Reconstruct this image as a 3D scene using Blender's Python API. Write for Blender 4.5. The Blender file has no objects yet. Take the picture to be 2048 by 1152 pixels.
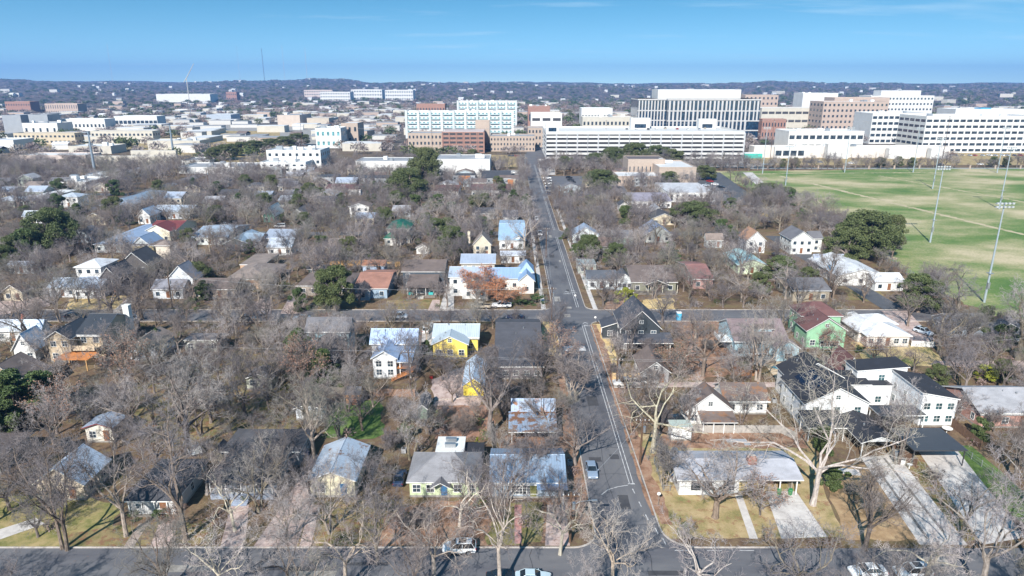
HAZE = 1.15e-4; HAZEC = (.24, .47, 1, 1); SKYZ = .095
import bpy, math, random
import numpy as np
from mathutils import Vector, Matrix
R = math.radians
random.seed(7)
scene = bpy.context.scene
COL = scene.collection
HC = 62.0; FP = 1365.33; HORV = 166.0
PT = math.atan((576 - HORV) / FP); CP, SP = math.cos(PT), math.sin(PT)

def G(u, v, z=0.0):
    """ground point seen at photograph position (u, v), for a surface at height z"""
    a = (u - 1024) / FP; b = (576 - v) / FP
    dy = CP + b * SP; dz = -SP + b * CP
    t = (z - HC) / dz
    return a * t, dy * t
def ZAT(v, y):
    """height of the point seen at row v when it stands y metres away"""
    b = (576 - v) / FP
    return HC + y * (-SP + b * CP) / (CP + b * SP)
def XAT(u, v, y):
    a = (u - 1024) / FP; b = (576 - v) / FP
    return a * y / (CP + b * SP)
def PIX(x, y, z=0.0):
    zc = y * CP - (z - HC) * SP; yc = y * SP + (z - HC) * CP
    return 1024 + FP * x / zc, 576 - FP * yc / zc

# ---------------------------------------------------------------- mesh builder
class MB:
    def __init__(s): s.v = []; s.f = []; s.m = []
    def face(s, pts, m=0):
        i = len(s.v); s.v.extend(pts); s.f.append(tuple(range(i, i + len(pts)))); s.m.append(m); return s
    def box(s, x0, y0, z0, x1, y1, z1, m=0, mt=None):
        i = len(s.v)
        s.v += [(x0,y0,z0),(x1,y0,z0),(x1,y1,z0),(x0,y1,z0),(x0,y0,z1),(x1,y0,z1),(x1,y1,z1),(x0,y1,z1)]
        for q, mm in (((0,3,2,1),m),((4,5,6,7),m if mt is None else mt),((0,1,5,4),m),((1,2,6,5),m),((2,3,7,6),m),((3,0,4,7),m)):
            s.f.append(tuple(i + k for k in q)); s.m.append(mm)
        return s
    def prism(s, poly, z0, z1, m=0, mt=None):
        n = len(poly); i = len(s.v)
        s.v += [(p[0], p[1], z0) for p in poly] + [(p[0], p[1], z1) for p in poly]
        for k in range(n):
            s.f.append((i+k, i+(k+1)%n, i+n+(k+1)%n, i+n+k)); s.m.append(m)
        s.f.append(tuple(range(i+n, i+2*n))); s.m.append(m if mt is None else mt)
        s.f.append(tuple(reversed(range(i, i+n)))); s.m.append(m)
        return s
    def tube(s, pts, rads, n=6, m=0, cap=False):
        rings = []
        for k, p in enumerate(pts):
            p = Vector(p)
            d = (Vector(pts[min(k+1, len(pts)-1)]) - Vector(pts[max(k-1, 0)]))
            if d.length < 1e-9: d = Vector((0, 0, 1))
            d.normalize()
            a = d.cross(Vector((0, 0, 1)) if abs(d.z) < .9 else Vector((1, 0, 0))).normalized(); b = d.cross(a)
            i = len(s.v)
            for j in range(n):
                t = 2 * math.pi * j / n
                q = p + (a * math.cos(t) + b * math.sin(t)) * rads[k]
                s.v.append((q.x, q.y, q.z))
            rings.append(i)
        for k in range(len(rings) - 1):
            i, j = rings[k], rings[k+1]
            for q in range(n):
                s.f.append((i+q, i+(q+1)%n, j+(q+1)%n, j+q)); s.m.append(m)
        if cap:
            s.f.append(tuple(rings[0]+q for q in reversed(range(n)))); s.m.append(m)
            s.f.append(tuple(rings[-1]+q for q in range(n))); s.m.append(m)
        return s
    def cyl(s, x, y, z0, z1, r, n=10, m=0, r1=None):
        return s.tube([(x,y,z0),(x,y,z1)], [r, r if r1 is None else r1], n, m, True)
    def mesh(s, name, mats):
        me = bpy.data.meshes.new(name)
        me.from_pydata([tuple(p) for p in s.v], [], s.f)
        for m in mats if isinstance(mats, (list, tuple)) else [mats]: me.materials.append(m)
        if any(s.m): me.polygons.foreach_set('material_index', s.m)
        me.update()
        return me
    def build(s, name, mats, parent=None, loc=None):
        return put(name, s.mesh(name, mats), parent, loc)

def put(name, me, parent=None, loc=None, rz=0.0, sc=None):
    o = bpy.data.objects.new(name, me); COL.objects.link(o)
    if parent: o.parent = parent
    if loc is not None: o.location = loc
    if rz: o.rotation_euler = (0, 0, rz)
    if sc is not None: o.scale = sc if hasattr(sc, '__len__') else (sc, sc, sc)
    return o
def tag(o, label, cat, group=None, kind=None):
    if label: o['label'] = label
    if cat: o['category'] = cat
    if group: o['group'] = group
    if kind: o['kind'] = kind
    return o
def thing(name, label, cat, loc=(0,0,0), rz=0.0, group=None, sc=None):
    o = put(name, None, None, loc, rz, sc); o.empty_display_size = .5
    return tag(o, label, cat, group)
def struct(name, mb, m):
    o = mb.build(name, m); o['kind'] = 'structure'; return o
def np_mesh(name, verts, tris, mats, midx=None):
    me = bpy.data.meshes.new(name)
    nv, nf = len(verts), len(tris)
    k = tris.shape[1]
    me.vertices.add(nv); me.vertices.foreach_set('co', verts.astype(np.float32).ravel())
    me.loops.add(nf * k); me.loops.foreach_set('vertex_index', tris.astype(np.int32).ravel())
    me.polygons.add(nf); me.polygons.foreach_set('loop_start', np.arange(0, nf*k, k, dtype=np.int32))
    me.polygons.foreach_set('loop_total', np.full(nf, k, dtype=np.int32))
    for m in mats: me.materials.append(m)
    if midx is not None: me.polygons.foreach_set('material_index', midx.astype(np.int32))
    me.update(calc_edges=True)
    return me

# ---------------------------------------------------------------- materials
def new_mat(name):
    m = bpy.data.materials.new(name); m.use_nodes = True
    nt = m.node_tree; b = nt.nodes['Principled BSDF']
    return m, nt, b
def lk(nt, a, b): nt.links.new(a, b)
def C4(c): return (c[0], c[1], c[2], 1)
def pos(nt, scale=(1,1,1), rot=0.0, obj=False):
    if obj: src = nt.nodes.new('ShaderNodeTexCoord').outputs['Object']
    else: src = nt.nodes.new('ShaderNodeNewGeometry').outputs['Position']
    mp = nt.nodes.new('ShaderNodeMapping'); mp.inputs['Scale'].default_value = scale
    mp.inputs['Rotation'].default_value = (0, 0, rot)
    lk(nt, src, mp.inputs['Vector']); return mp.outputs['Vector']
def noise(nt, vec, scale, detail=4, rough=.55):
    n = nt.nodes.new('ShaderNodeTexNoise'); n.inputs['Scale'].default_value = scale
    n.inputs['Detail'].default_value = detail; n.inputs['Roughness'].default_value = rough
    lk(nt, vec, n.inputs['Vector']); return n.outputs['Fac']
def ramp(nt, fac, stops, interp='LINEAR'):
    r = nt.nodes.new('ShaderNodeValToRGB'); r.color_ramp.interpolation = interp
    e = r.color_ramp.elements
    while len(e) < len(stops): e.new(.5)
    for k, (p, c) in enumerate(stops):
        e[k].position = p; e[k].color = C4(c) if hasattr(c, '__len__') else (c, c, c, 1)
    lk(nt, fac, r.inputs['Fac']); return r.outputs['Color']
def mix(nt, fac, a, b, mode='MIX'):
    m = nt.nodes.new('ShaderNodeMix'); m.data_type = 'RGBA'; m.blend_type = mode
    for sock, val in ((m.inputs['Factor'], fac), (m.inputs['A'], a), (m.inputs['B'], b)):
        if hasattr(val, 'is_output') : lk(nt, val, sock)
        elif sock.type == 'RGBA': sock.default_value = C4(val)
        else: sock.default_value = val
    for i in m.inputs:
        if i.name == 'Factor' and i.type == 'VALUE':
            if hasattr(fac, 'is_output'): lk(nt, fac, i)
            else: i.default_value = fac
        if i.name == 'A' and i.type == 'RGBA':
            if hasattr(a, 'is_output'): lk(nt, a, i)
            else: i.default_value = C4(a)
        if i.name == 'B' and i.type == 'RGBA':
            if hasattr(b, 'is_output'): lk(nt, b, i)
            else: i.default_value = C4(b)
    return [o for o in m.outputs if o.type == 'RGBA'][0]
def mth(nt, op, a, b=0.0):
    m = nt.nodes.new('ShaderNodeMath'); m.operation = op
    for k, v in enumerate((a, b)):
        if hasattr(v, 'is_output'): lk(nt, v, m.inputs[k])
        else: m.inputs[k].default_value = v
    return m.outputs[0]
def bump(nt, b, h, dist=.02, strength=.6):
    n = nt.nodes.new('ShaderNodeBump'); n.inputs['Distance'].default_value = dist; n.inputs['Strength'].default_value = strength
    lk(nt, h, n.inputs['Height']); lk(nt, n.outputs['Normal'], b.inputs['Normal'])
MC = {}
def plain(name, c, rough=.6, metal=0.0, var=.12, sc=1.5, coat=0.0):
    """paint / concrete / plastic with faint blotches of wear"""
    key = ('p', name)
    if key in MC: return MC[key]
    m, nt, b = new_mat(name)
    v = pos(nt, obj=False)
    n = noise(nt, v, sc, 5)
    n2 = noise(nt, v, sc * 9, 3)
    f = mth(nt, 'ADD', mth(nt, 'MULTIPLY', n, .7), mth(nt, 'MULTIPLY', n2, .3))
    col = ramp(nt, f, [(.3, tuple(max(0, x * (1 - var * 1.4)) for x in c)), (.62, c), (.8, tuple(min(.95, x * (1 + var * .6)) for x in c))])
    lk(nt, col, b.inputs['Base Color']); b.inputs['Roughness'].default_value = rough; b.inputs['Metallic'].default_value = metal
    if coat: b.inputs['Coat Weight'].default_value = coat
    MC[key] = m; return m
def stripes(nt, axis, period, width):
    """0..1 ribs running along the other axis"""
    v = pos(nt); sx = nt.nodes.new('ShaderNodeSeparateXYZ'); lk(nt, v, sx.inputs[0])
    t = mth(nt, 'FRACT', mth(nt, 'MULTIPLY', sx.outputs['XYZ'.index(axis)], 1.0 / period))
    return mth(nt, 'LESS_THAN', t, width)
def siding(c, axis='Z', period=.19):
    key = ('s', c, axis, period)
    if key in MC: return MC[key]
    m, nt, b = new_mat('siding')
    v = pos(nt); n = noise(nt, v, .7, 5); n2 = noise(nt, pos(nt, (1,1,.15)), 5, 4)
    f = mth(nt, 'ADD', mth(nt, 'MULTIPLY', n, .6), mth(nt, 'MULTIPLY', n2, .4))
    col = ramp(nt, f, [(.28, tuple(x * .78 for x in c)), (.55, c), (.85, tuple(min(.9, x * 1.06) for x in c))])
    st = stripes(nt, axis, period, .14)
    col = mix(nt, mth(nt, 'MULTIPLY', st, .35), col, tuple(x * .45 for x in c))
    lk(nt, col, b.inputs['Base Color']); b.inputs['Roughness'].default_value = .65
    sep = nt.nodes.new('ShaderNodeSeparateXYZ'); lk(nt, v, sep.inputs[0])
    fr = mth(nt, 'FRACT', mth(nt, 'MULTIPLY', sep.outputs['XYZ'.index(axis)], 1.0 / period))
    bump(nt, b, fr, .02, .5)
    MC[key] = m; return m
def brick(c, mortar=(.5,.45,.4), scale=4.0):
    key = ('b', c)
    if key in MC: return MC[key]
    m, nt, b = new_mat('brickwork')
    bt = nt.nodes.new('ShaderNodeTexBrick'); bt.inputs['Scale'].default_value = scale
    bt.inputs['Color1'].default_value = C4(c); bt.inputs['Color2'].default_value = C4(tuple(x * .7 for x in c)); bt.inputs['Mortar'].default_value = C4(mortar)
    bt.inputs['Mortar Size'].default_value = .015
    g = nt.nodes.new('ShaderNodeNewGeometry'); s = nt.nodes.new('ShaderNodeSeparateXYZ'); lk(nt, g.outputs['Position'], s.inputs[0])
    cm = nt.nodes.new('ShaderNodeCombineXYZ'); lk(nt, mth(nt, 'ADD', s.outputs[0], s.outputs[1]), cm.inputs[0]); lk(nt, s.outputs[2], cm.inputs[1])
    lk(nt, cm.outputs[0], bt.inputs['Vector'])
    n = noise(nt, pos(nt), .6, 5)
    col = mix(nt, ramp(nt, n, [(.35, .0), (.7, .45)]), bt.outputs['Color'], tuple(x * .75 for x in c))
    lk(nt, col, b.inputs['Base Color']); b.inputs['Roughness'].default_value = .85
    MC[key] = m; return m
def shingle(c, litter=0.0):
    key = ('sh', c, litter)
    if key in MC: return MC[key]
    m, nt, b = new_mat('shingle')
    v = pos(nt)
    n = noise(nt, v, .35, 6, .6); n2 = noise(nt, v, 14, 3, .7); n3 = noise(nt, pos(nt, (.3,.3,3)), 2.2, 4)
    f = mth(nt, 'ADD', mth(nt, 'ADD', mth(nt, 'MULTIPLY', n, .4), mth(nt, 'MULTIPLY', n2, .4)), mth(nt, 'MULTIPLY', n3, .2))
    col = ramp(nt, f, [(.32, tuple(x * .6 for x in c)), (.5, c), (.68, tuple(min(1, x * 1.45) for x in c))])
    if litter:
        l = noise(nt, v, .55, 7, .7)
        col = mix(nt, ramp(nt, l, [(.62 - litter * .3, 0.), (.68 - litter * .3, 1.)]), col, (.20, .105, .06))
    lk(nt, col, b.inputs['Base Color']); b.inputs['Roughness'].default_value = .9
    bump(nt, b, n2, .02, .5)
    MC[key] = m; return m
def metal_roof(c, axis='X', litter=0.0, period=.45, rough=.55, streak=.3):
    key = ('mr', c, axis, litter)
    if key in MC: return MC[key]
    m, nt, b = new_mat('standing_seam')
    v = pos(nt)
    scl = (3, .25, .25) if axis == 'X' else (.25, 3, .25)
    n = noise(nt, pos(nt, scl), 1.0, 5, .6); n2 = noise(nt, v, .3, 5)
    f = mth(nt, 'ADD', mth(nt, 'MULTIPLY', n, .55), mth(nt, 'MULTIPLY', n2, .45))
    col = ramp(nt, f, [(.3, tuple(x * (1 - streak * .6) for x in c)), (.52, c), (.75, tuple(min(.95, x * 1.12) for x in c))])
    st = stripes(nt, axis, period, .13)
    col = mix(nt, mth(nt, 'MULTIPLY', st, .42), col, tuple(x * .4 for x in c))
    if litter:
        l = noise(nt, v, .5, 7, .7)
        col = mix(nt, ramp(nt, l, [(.62 - litter * .3, 0.), (.68 - litter * .3, 1.)]), col, (.22, .11, .06))
    lk(nt, col, b.inputs['Base Color']); b.inputs['Roughness'].default_value = rough; b.inputs['Metallic'].default_value = .25
    bump(nt, b, st, .03, .5)
    MC[key] = m; return m
def glass(name='window_glass', c=(.03,.045,.06), rough=.06):
    key = ('g', name)
    if key in MC: return MC[key]
    m, nt, b = new_mat(name)
    n = noise(nt, pos(nt, (.9,.9,.5)), .8, 2)
    col = ramp(nt, n, [(.35, tuple(x * .6 for x in c)), (.5, c), (.66, tuple(x * 1.9 for x in c))])
    lk(nt, col, b.inputs['Base Color']); b.inputs['Roughness'].default_value = rough
    b.inputs['Specular IOR Level'].default_value = .8
    MC[key] = m; return m
# ---------------------------------------------------------------- camera, sun, sky
cam = bpy.data.cameras.new('camera'); cam.lens = 24; cam.sensor_width = 36; cam.clip_start = .5; cam.clip_end = 60000
co = bpy.data.objects.new('camera', cam); COL.objects.link(co); co.location = (0, 0, HC); co.rotation_euler = (math.pi/2 - PT, 0, 0)
scene.camera = co
SUN_EL, SH_AZ = 36.0, 20.0           # shadows fall away from the camera, a little to the right
sd = Vector((math.sin(R(SH_AZ)) * math.cos(R(SUN_EL)), math.cos(R(SH_AZ)) * math.cos(R(SUN_EL)), -math.sin(R(SUN_EL))))
sl = bpy.data.lights.new('sun', 'SUN'); sl.energy = 5.0; sl.angle = R(.53); sl.color = (1, .955, .89)
so = bpy.data.objects.new('sun', sl); COL.objects.link(so); so.rotation_euler = sd.to_track_quat('-Z', 'Y').to_euler(); so.location = (-60, -100, 200)
W = bpy.data.worlds.new('World'); scene.world = W; W.use_nodes = True
nt = W.node_tree; bg = nt.nodes['Background']
sky = nt.nodes.new('ShaderNodeTexSky'); sky.sky_type = 'NISHITA'; sky.sun_disc = False
sky.sun_elevation = R(SUN_EL); sky.sun_rotation = R(180 + SH_AZ)
sky.altitude = 200; sky.air_density = 1.0; sky.dust_density = .0; sky.ozone_density = 1.5
# thin cirrus high in the sky
tc = nt.nodes.new('ShaderNodeTexCoord'); sp_ = nt.nodes.new('ShaderNodeSeparateXYZ'); lk(nt, tc.outputs['Generated'], sp_.inputs[0])
zz = mth(nt, 'MAXIMUM', sp_.outputs[2], .015)
cx = nt.nodes.new('ShaderNodeCombineXYZ')
lk(nt, mth(nt, 'DIVIDE', sp_.outputs[0], mth(nt, 'ADD', zz, .06)), cx.inputs[0]); lk(nt, mth(nt, 'DIVIDE', sp_.outputs[1], mth(nt, 'ADD', zz, .06)), cx.inputs[1])
mp = nt.nodes.new('ShaderNodeMapping'); mp.inputs['Scale'].default_value = (.28, .75, 1); mp.inputs['Rotation'].default_value = (0, 0, R(-14)); mp.inputs['Location'].default_value = (1.3, .4, 0)
lk(nt, cx.outputs[0], mp.inputs[0])
cf = noise(nt, mp.outputs[0], 1.0, 7, .62)
cm_ = ramp(nt, cf, [(.57, .0), (.78, .5)])
sv = nt.nodes.new('ShaderNodeCombineXYZ'); lk(nt, sp_.outputs[0], sv.inputs[0]); lk(nt, sp_.outputs[1], sv.inputs[1])
lk(nt, mth(nt, 'ADD', mth(nt, 'MULTIPLY', sp_.outputs[2], 3.2), SKYZ), sv.inputs[2])   # the clear deep-blue air of a dry winter day
lk(nt, sv.outputs[0], sky.inputs['Vector'])
wc = mix(nt, 1.0, sky.outputs[0], ramp(nt, sp_.outputs[2], [(.0, (1.12,1.25,1.0)), (.05, (.90,1.30,1.12)), (.14, (.50,1.30,1.28))]), 'MULTIPLY')   # dustier towards the horizon
wc = mix(nt, cm_, wc, (5.2, 6.6, 7.2))
lk(nt, wc, bg.inputs['Color']); bg.inputs['Strength'].default_value = .10
scene.view_settings.view_transform = 'Standard'; scene.view_settings.look = 'None'; scene.view_settings.exposure = .0; scene.view_settings.gamma = 1
scene.cycles.max_bounces = 5; scene.cycles.diffuse_bounces = 2; scene.cycles.glossy_bounces = 2; scene.cycles.transparent_max_bounces = 6
scene.cycles.volume_bounces = 0; scene.cycles.use_denoising = True
# ---------------------------------------------------------------- terrain
def sst(a, b, x): t = np.clip((x - a) / (b - a), 0, 1); return t * t * (3 - 2 * t)
def terrain(x, y):
    """height of the land: level city, wooded hills beyond it"""
    x = np.asarray(x, float); y = np.asarray(y, float); az = np.degrees(np.arctan2(x, np.maximum(y, 1)))
    r = np.hypot(x, y)
    ridge = 66 + 7*np.sin(az*.34+.8) + 4.5*np.sin(az*.9+2.1) + 3.5*np.sin(az*2.3) + 2.2*np.sin(az*5.1+1) + 1.3*np.sin(az*9.7)
    left = sst(8, -12, az)
    ridge = ridge * (0.8 + .2*left) + 7 * np.exp(-((az+13)/3.)**2) - 15*np.exp(-((az+10.8)/1.3)**2)
    near = sst(2500, 5200, r) * ridge * (.72 + .05*left) + sst(5000, 6800, r) * ridge * .30
    roll = 9*np.sin(x/610+1)*np.sin(y/540) + 5*np.sin(x/233)*np.sin(y/301+2)
    return near + roll * sst(1800, 3600, r)
def make_ground():
    # one sheet: fine nearby, coarser outward
    xs = np.unique(np.concatenate([np.arange(-600, 601, 60), np.sign(np.linspace(-1,1,81))*(600 + 11500*np.abs(np.linspace(-1,1,81))**1.6)]))
    ys = np.unique(np.concatenate([np.arange(-160, 1500, 60), 1500 + 9000*np.linspace(0,1,110)**1.15]))
    X, Y = np.meshgrid(xs, ys); Z = terrain(X, Y)
    v = np.stack([X.ravel(), Y.ravel(), Z.ravel()], 1); n = len(xs)
    i, j = np.meshgrid(np.arange(len(xs)-1), np.arange(len(ys)-1)); a = (j*n+i).ravel()
    f = np.stack([a, a+1, a+n+1, a+n], 1)
    m, nt, b = new_mat('ground')
    p = pos(nt)
    big = noise(nt, p, .045, 5, .6); mid = noise(nt, p, .22, 6, .65); fine = noise(nt, p, 2.6, 6, .75); gr = noise(nt, p, 13, 3, .8)
    f1 = mth(nt, 'ADD', mth(nt, 'MULTIPLY', big, .5), mth(nt, 'MULTIPLY', mid, .5))
    base = ramp(nt, f1, [(.36, (.115,.10,.045)), (.44, (.20,.155,.085)), (.50, (.15,.10,.07)), (.56, (.27,.205,.12)), (.66, (.085,.105,.032))])
    lit = ramp(nt, mth(nt, 'ADD', mth(nt, 'MULTIPLY', fine, .6), mth(nt, 'MULTIPLY', mid, .4)), [(.46, .0), (.6, .75)])
    base = mix(nt, lit, base, (.16, .095, .062))
    base = mix(nt, ramp(nt, gr, [(.35, .5), (.6, .0)]), base, (.05, .04, .03))
    # beyond the city the land is wooded
    sx = nt.nodes.new('ShaderNodeSeparateXYZ'); lk(nt, p, sx.inputs[0])
    far = mth(nt, 'MINIMUM', mth(nt, 'MAXIMUM', mth(nt, 'DIVIDE', mth(nt, 'SUBTRACT', sx.outputs[1], 560), 200), 0), 1)
    wood = ramp(nt, noise(nt, p, .03, 8, .75), [(.36, (.05,.06,.045)), (.5, (.10,.088,.08)), (.64, (.16,.135,.125))])
    base = mix(nt, far, base, wood)
    lk(nt, base, b.inputs['Base Color']); b.inputs['Roughness'].default_value = .95
    b.inputs['Specular IOR Level'].default_value = .1
    bump(nt, b, fine, .08, .6)
    o = put('ground', np_mesh('ground', v, f, [m])); o['kind'] = 'structure'
make_ground()
# ---------------------------------------------------------------- the air
hm = bpy.data.materials.new('haze'); hm.use_nodes = True; nt = hm.node_tree; nt.nodes.remove(nt.nodes['Principled BSDF'])
pv = nt.nodes.new('ShaderNodeVolumePrincipled'); pv.inputs['Color'].default_value = HAZEC; pv.inputs['Density'].default_value = HAZE; pv.inputs['Anisotropy'].default_value = 0.1
lk(nt, pv.outputs[0], nt.nodes['Material Output'].inputs['Volume'])
hz = MB().box(-13000, -300, -30, 13000, 11500, 330).build('haze', hm); hz['kind'] = 'stuff'
# ---------------------------------------------------------------- roads, paths, lawns
def surf(name, stops, sc=.5, fine=8, rough=.9, spots=None, stretch=(1,1,1), rot=0.0, bmp=.03, blend=(.3,.45,.6,.75)):
    m, nt, b = new_mat(name)
    p = pos(nt, stretch, rot); p0 = pos(nt)
    n = noise(nt, p, sc, 6, .65); n2 = noise(nt, p0, fine, 4, .75)
    f = mth(nt, 'ADD', mth(nt, 'MULTIPLY', n, .72), mth(nt, 'MULTIPLY', n2, .28))
    col = ramp(nt, f, list(zip([.36,.45,.53,.62], stops)))
    if spots:
        l = noise(nt, p0, spots[1], 6, .75); col = mix(nt, ramp(nt, l, [(spots[2], .0), (spots[2]+.05, spots[3])]), col, spots[0])
    lk(nt, col, b.inputs['Base Color']); b.inputs['Roughness'].default_value = rough; b.inputs['Specular IOR Level'].default_value = .25
    bump(nt, b, n2, bmp, .5); return m
ASPH = surf('asphalt', [(.075,.075,.086), (.10,.10,.112), (.125,.125,.135), (.15,.148,.155)], .18, 20, .85, ((.24,.21,.19), .5, .60, .35), stretch=(1,.25,1))
ASPH2 = surf('worn_asphalt', [(.085,.085,.10), (.11,.11,.122), (.13,.13,.14), (.15,.148,.155)], .22, 20, .85, ((.20,.12,.09), 1.1, .62, .5), stretch=(.25,1,1))
ASPHN = surf('new_asphalt', [(.075,.08,.09), (.08,.085,.095), (.09,.094,.104), (.10,.104,.114)], .3, 20, .85)
CONCP = surf('concrete_paving', [(.36,.335,.32), (.46,.43,.41), (.52,.49,.465), (.57,.545,.52)], .6, 9, .9, ((.22,.12,.08), 1.5, .64, .6))
PINKC = surf('pinkish_gravel', [(.30,.22,.19), (.40,.30,.27), (.46,.36,.33), (.52,.43,.39)], .7, 9, .95, ((.2,.11,.07), 1.2, .58, .7))
TANL = surf('dry_lawn', [(.15,.15,.055), (.27,.22,.10), (.37,.28,.15), (.44,.34,.20)], .28, 7, .95, ((.24,.13,.075), .5, .54, .75))
GOLDL = surf('golden_dead_grass', [(.36,.24,.11), (.50,.36,.17), (.58,.43,.21), (.62,.48,.26)], .4, 7, .95, ((.26,.13,.07), .9, .64, .6))
GRNL = surf('green_lawn', [(.04,.075,.02), (.07,.125,.03), (.10,.16,.04), (.15,.18,.07)], .4, 8, .95, ((.22,.16,.08), .8, .66, .5))
LITR = surf('leaf_litter', [(.12,.07,.045), (.22,.125,.08), (.30,.18,.12), (.36,.25,.18)], .5, 9, .95, ((.16,.14,.06), .5, .6, .6))
OLIV = surf('rough_winter_grass', [(.09,.095,.035), (.165,.145,.06), (.24,.185,.09), (.30,.22,.12)], .3, 8, .95, ((.20,.10,.06), .7, .52, .8))
FIELD = surf('playing_field_turf', [(.06,.13,.03), (.12,.185,.05), (.29,.28,.14), (.48,.40,.26)], .02, 1.3, .95, None, (.8, 1.25, 1), R(30))
DIRT = surf('worn_path_dirt', [(.26,.26,.13), (.36,.31,.19), (.44,.37,.24), (.5,.42,.3)], .2, 5, .95)
PAINTW = surf('road_paint', [(.20,.20,.22), (.38,.38,.39), (.50,.50,.50), (.58,.58,.58)], 1.2, 14, .7)
WATER = plain('pool_water', (.03,.22,.30), .08, var=.3)
CONC2 = plain('old_concrete', (.33,.31,.285), .9, var=.35, sc=.35)
zc = [0.010]
def nz(): zc[0] += .0012; return zc[0]
def patch(name, pts, m, px=True, z=None, jit=0.0, sub=1, seed=1):
    P = [G(*p) for p in pts] if px else pts
    if jit:
        rr = random.Random(seed); Q = []
        n = len(P)
        for i in range(n):
            a, b = P[i], P[(i+1) % n]; L = math.hypot(b[0]-a[0], b[1]-a[1]); k = max(2, int(L/1.6)); nx, ny = (b[1]-a[1])/max(L,.01), -(b[0]-a[0])/max(L,.01)
            for q in range(k):
                t = q/k; j = rr.gauss(0, jit); Q.append((a[0]+(b[0]-a[0])*t+nx*j, a[1]+(b[1]-a[1])*t+ny*j))
        P = Q
    from mathutils.geometry import tessellate_polygon
    z = nz() if z is None else z
    tr = tessellate_polygon([[Vector((p[0], p[1], 0)) for p in P]])
    mb = MB(); mb.v = [(p[0], p[1], z) for p in P]; mb.f = []
    for t in tr:
        a, b, c = [P[i] for i in t]
        s = (b[0]-a[0])*(c[1]-a[1])-(b[1]-a[1])*(c[0]-a[0]); mb.f.append(tuple(t) if s > 0 else tuple(reversed(t))); mb.m.append(0)
    return struct(name, mb, m)
RX0 = lambda y: 12.0 - .0035*(y-100); RX1 = lambda y: 21.3 - .0035*(y-100)
# garden ground, roughly parcel by parcel
patch('lawn', [(1272,868),(1625,868),(1650,985),(1690,1076),(1320,1076),(1290,985)], TANL, jit=.12)
patch('leaf_litter_ground', [(1385,856),(1620,856),(1620,897),(1345,897),(1300,880)], LITR, jit=.4)
patch('rough_grass', [(1640,930),(1730,930),(1850,1085),(1690,1080)], surf('russet_rough_grass', [(.16,.12,.06),(.27,.18,.10),(.34,.23,.13),(.42,.31,.18)], .4, 8), jit=.3)
patch('verge', [(1796,905),(1838,905),(1960,1080),(1925,1085)], OLIV, jit=.15)
patch('green_lawn', [(1906,893),(1940,890),(2100,1030),(2040,1045),(1960,975)], GRNL, jit=.1)
patch('green_lawn', [(668,803),(758,803),(768,868),(720,880),(640,875)], GRNL, jit=.5)
patch('lawn', [(470,690),(560,690),(600,870),(420,870),(440,760)], OLIV, jit=1.)
patch('lawn', [(300,760),(440,700),(470,860),(330,900),(240,800)], OLIV, jit=1.)
patch('lawn', [(-60,1000),(150,985),(250,1020),(190,1096),(-60,1098)], surf('front_lawn_grass', [(.11,.12,.035),(.19,.18,.065),(.28,.23,.10),(.36,.28,.14)], .4, 8, .95, ((.18,.09,.05), .7, .6, .7)), jit=.3)
patch('lawn', [(150,1060),(430,1040),(415,1093),(120,1096)], OLIV, jit=.4)
patch('lawn', [(560,1010),(790,1000),(760,1093),(540,1093)], TANL and OLIV, jit=.4)
patch('leaf_litter_ground', [(790,1010),(975,1000),(985,1093),(740,1093)], LITR, jit=.5)
patch('lawn', [(985,1005),(1080,1005),(1085,1085),(975,1090)], surf('front_lawn_olive', [(.10,.11,.04),(.17,.16,.06),(.22,.18,.08),(.28,.22,.11)], .5, 8, .95, ((.18,.09,.05), .7, .62, .7)), jit=.4)
patch('leaf_litter_ground', [(1085,860),(1150,850),(1170,1000),(1120,1088),(1085,1085)], LITR, jit=.3)
patch('bare_soil', [(872,812),(985,812),(990,878),(868,878)], surf('bare_soil', [(.20,.11,.075),(.27,.15,.10),(.31,.18,.125),(.36,.22,.16)], .5, 9), jit=.4)
patch('leaf_litter_ground', [(1010,868),(1120,868),(1125,905),(990,910)], LITR, jit=.3)
patch('garden_gravel', [(862,758),(925,735),(985,790),(960,812),(868,812)], PINKC, jit=.3)
patch('golden_verge', [(1184,648),(1212,648),(1250,758),(1222,760)], GOLDL, jit=.05)
patch('golden_verge', [(1082,643),(1112,643),(1122,712),(1088,712)], GOLDL, jit=.1)
patch('golden_lawn', [(140,598),(262,590),(258,622),(130,622)], GOLDL, jit=.2)
patch('lawn', [(775,600),(880,598),(885,618),(770,620)], OLIV, jit=.2)
patch('golden_lawn', [(1290,598),(1345,596),(1350,618),(1270,618)], GOLDL, jit=.4)
patch('lawn', [(1700,682),(1850,690),(1905,735),(1730,728)], surf('tan_and_green_lawn', [(.14,.17,.05),(.34,.27,.12),(.48,.37,.19),(.54,.42,.24)], .16, 8), jit=.3)
patch('leaf_litter_ground', [(1350,640),(1450,640),(1490,750),(1370,760)], LITR, jit=.8)
patch('leaf_litter_ground', [(1215,600),(1280,600),(1270,622),(1205,622)], LITR, jit=.3)
patch('lawn', [(1700,560),(1760,575),(1770,605),(1690,600)], OLIV, jit=.5)
patch('playing_field', [(1405,343),(2260,333),(2500,420),(2500,690),(2048,655),(1945,612),(1830,560),(1790,525),(1740,465),(1620,412),(1520,385)], FIELD, jit=.8)
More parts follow.
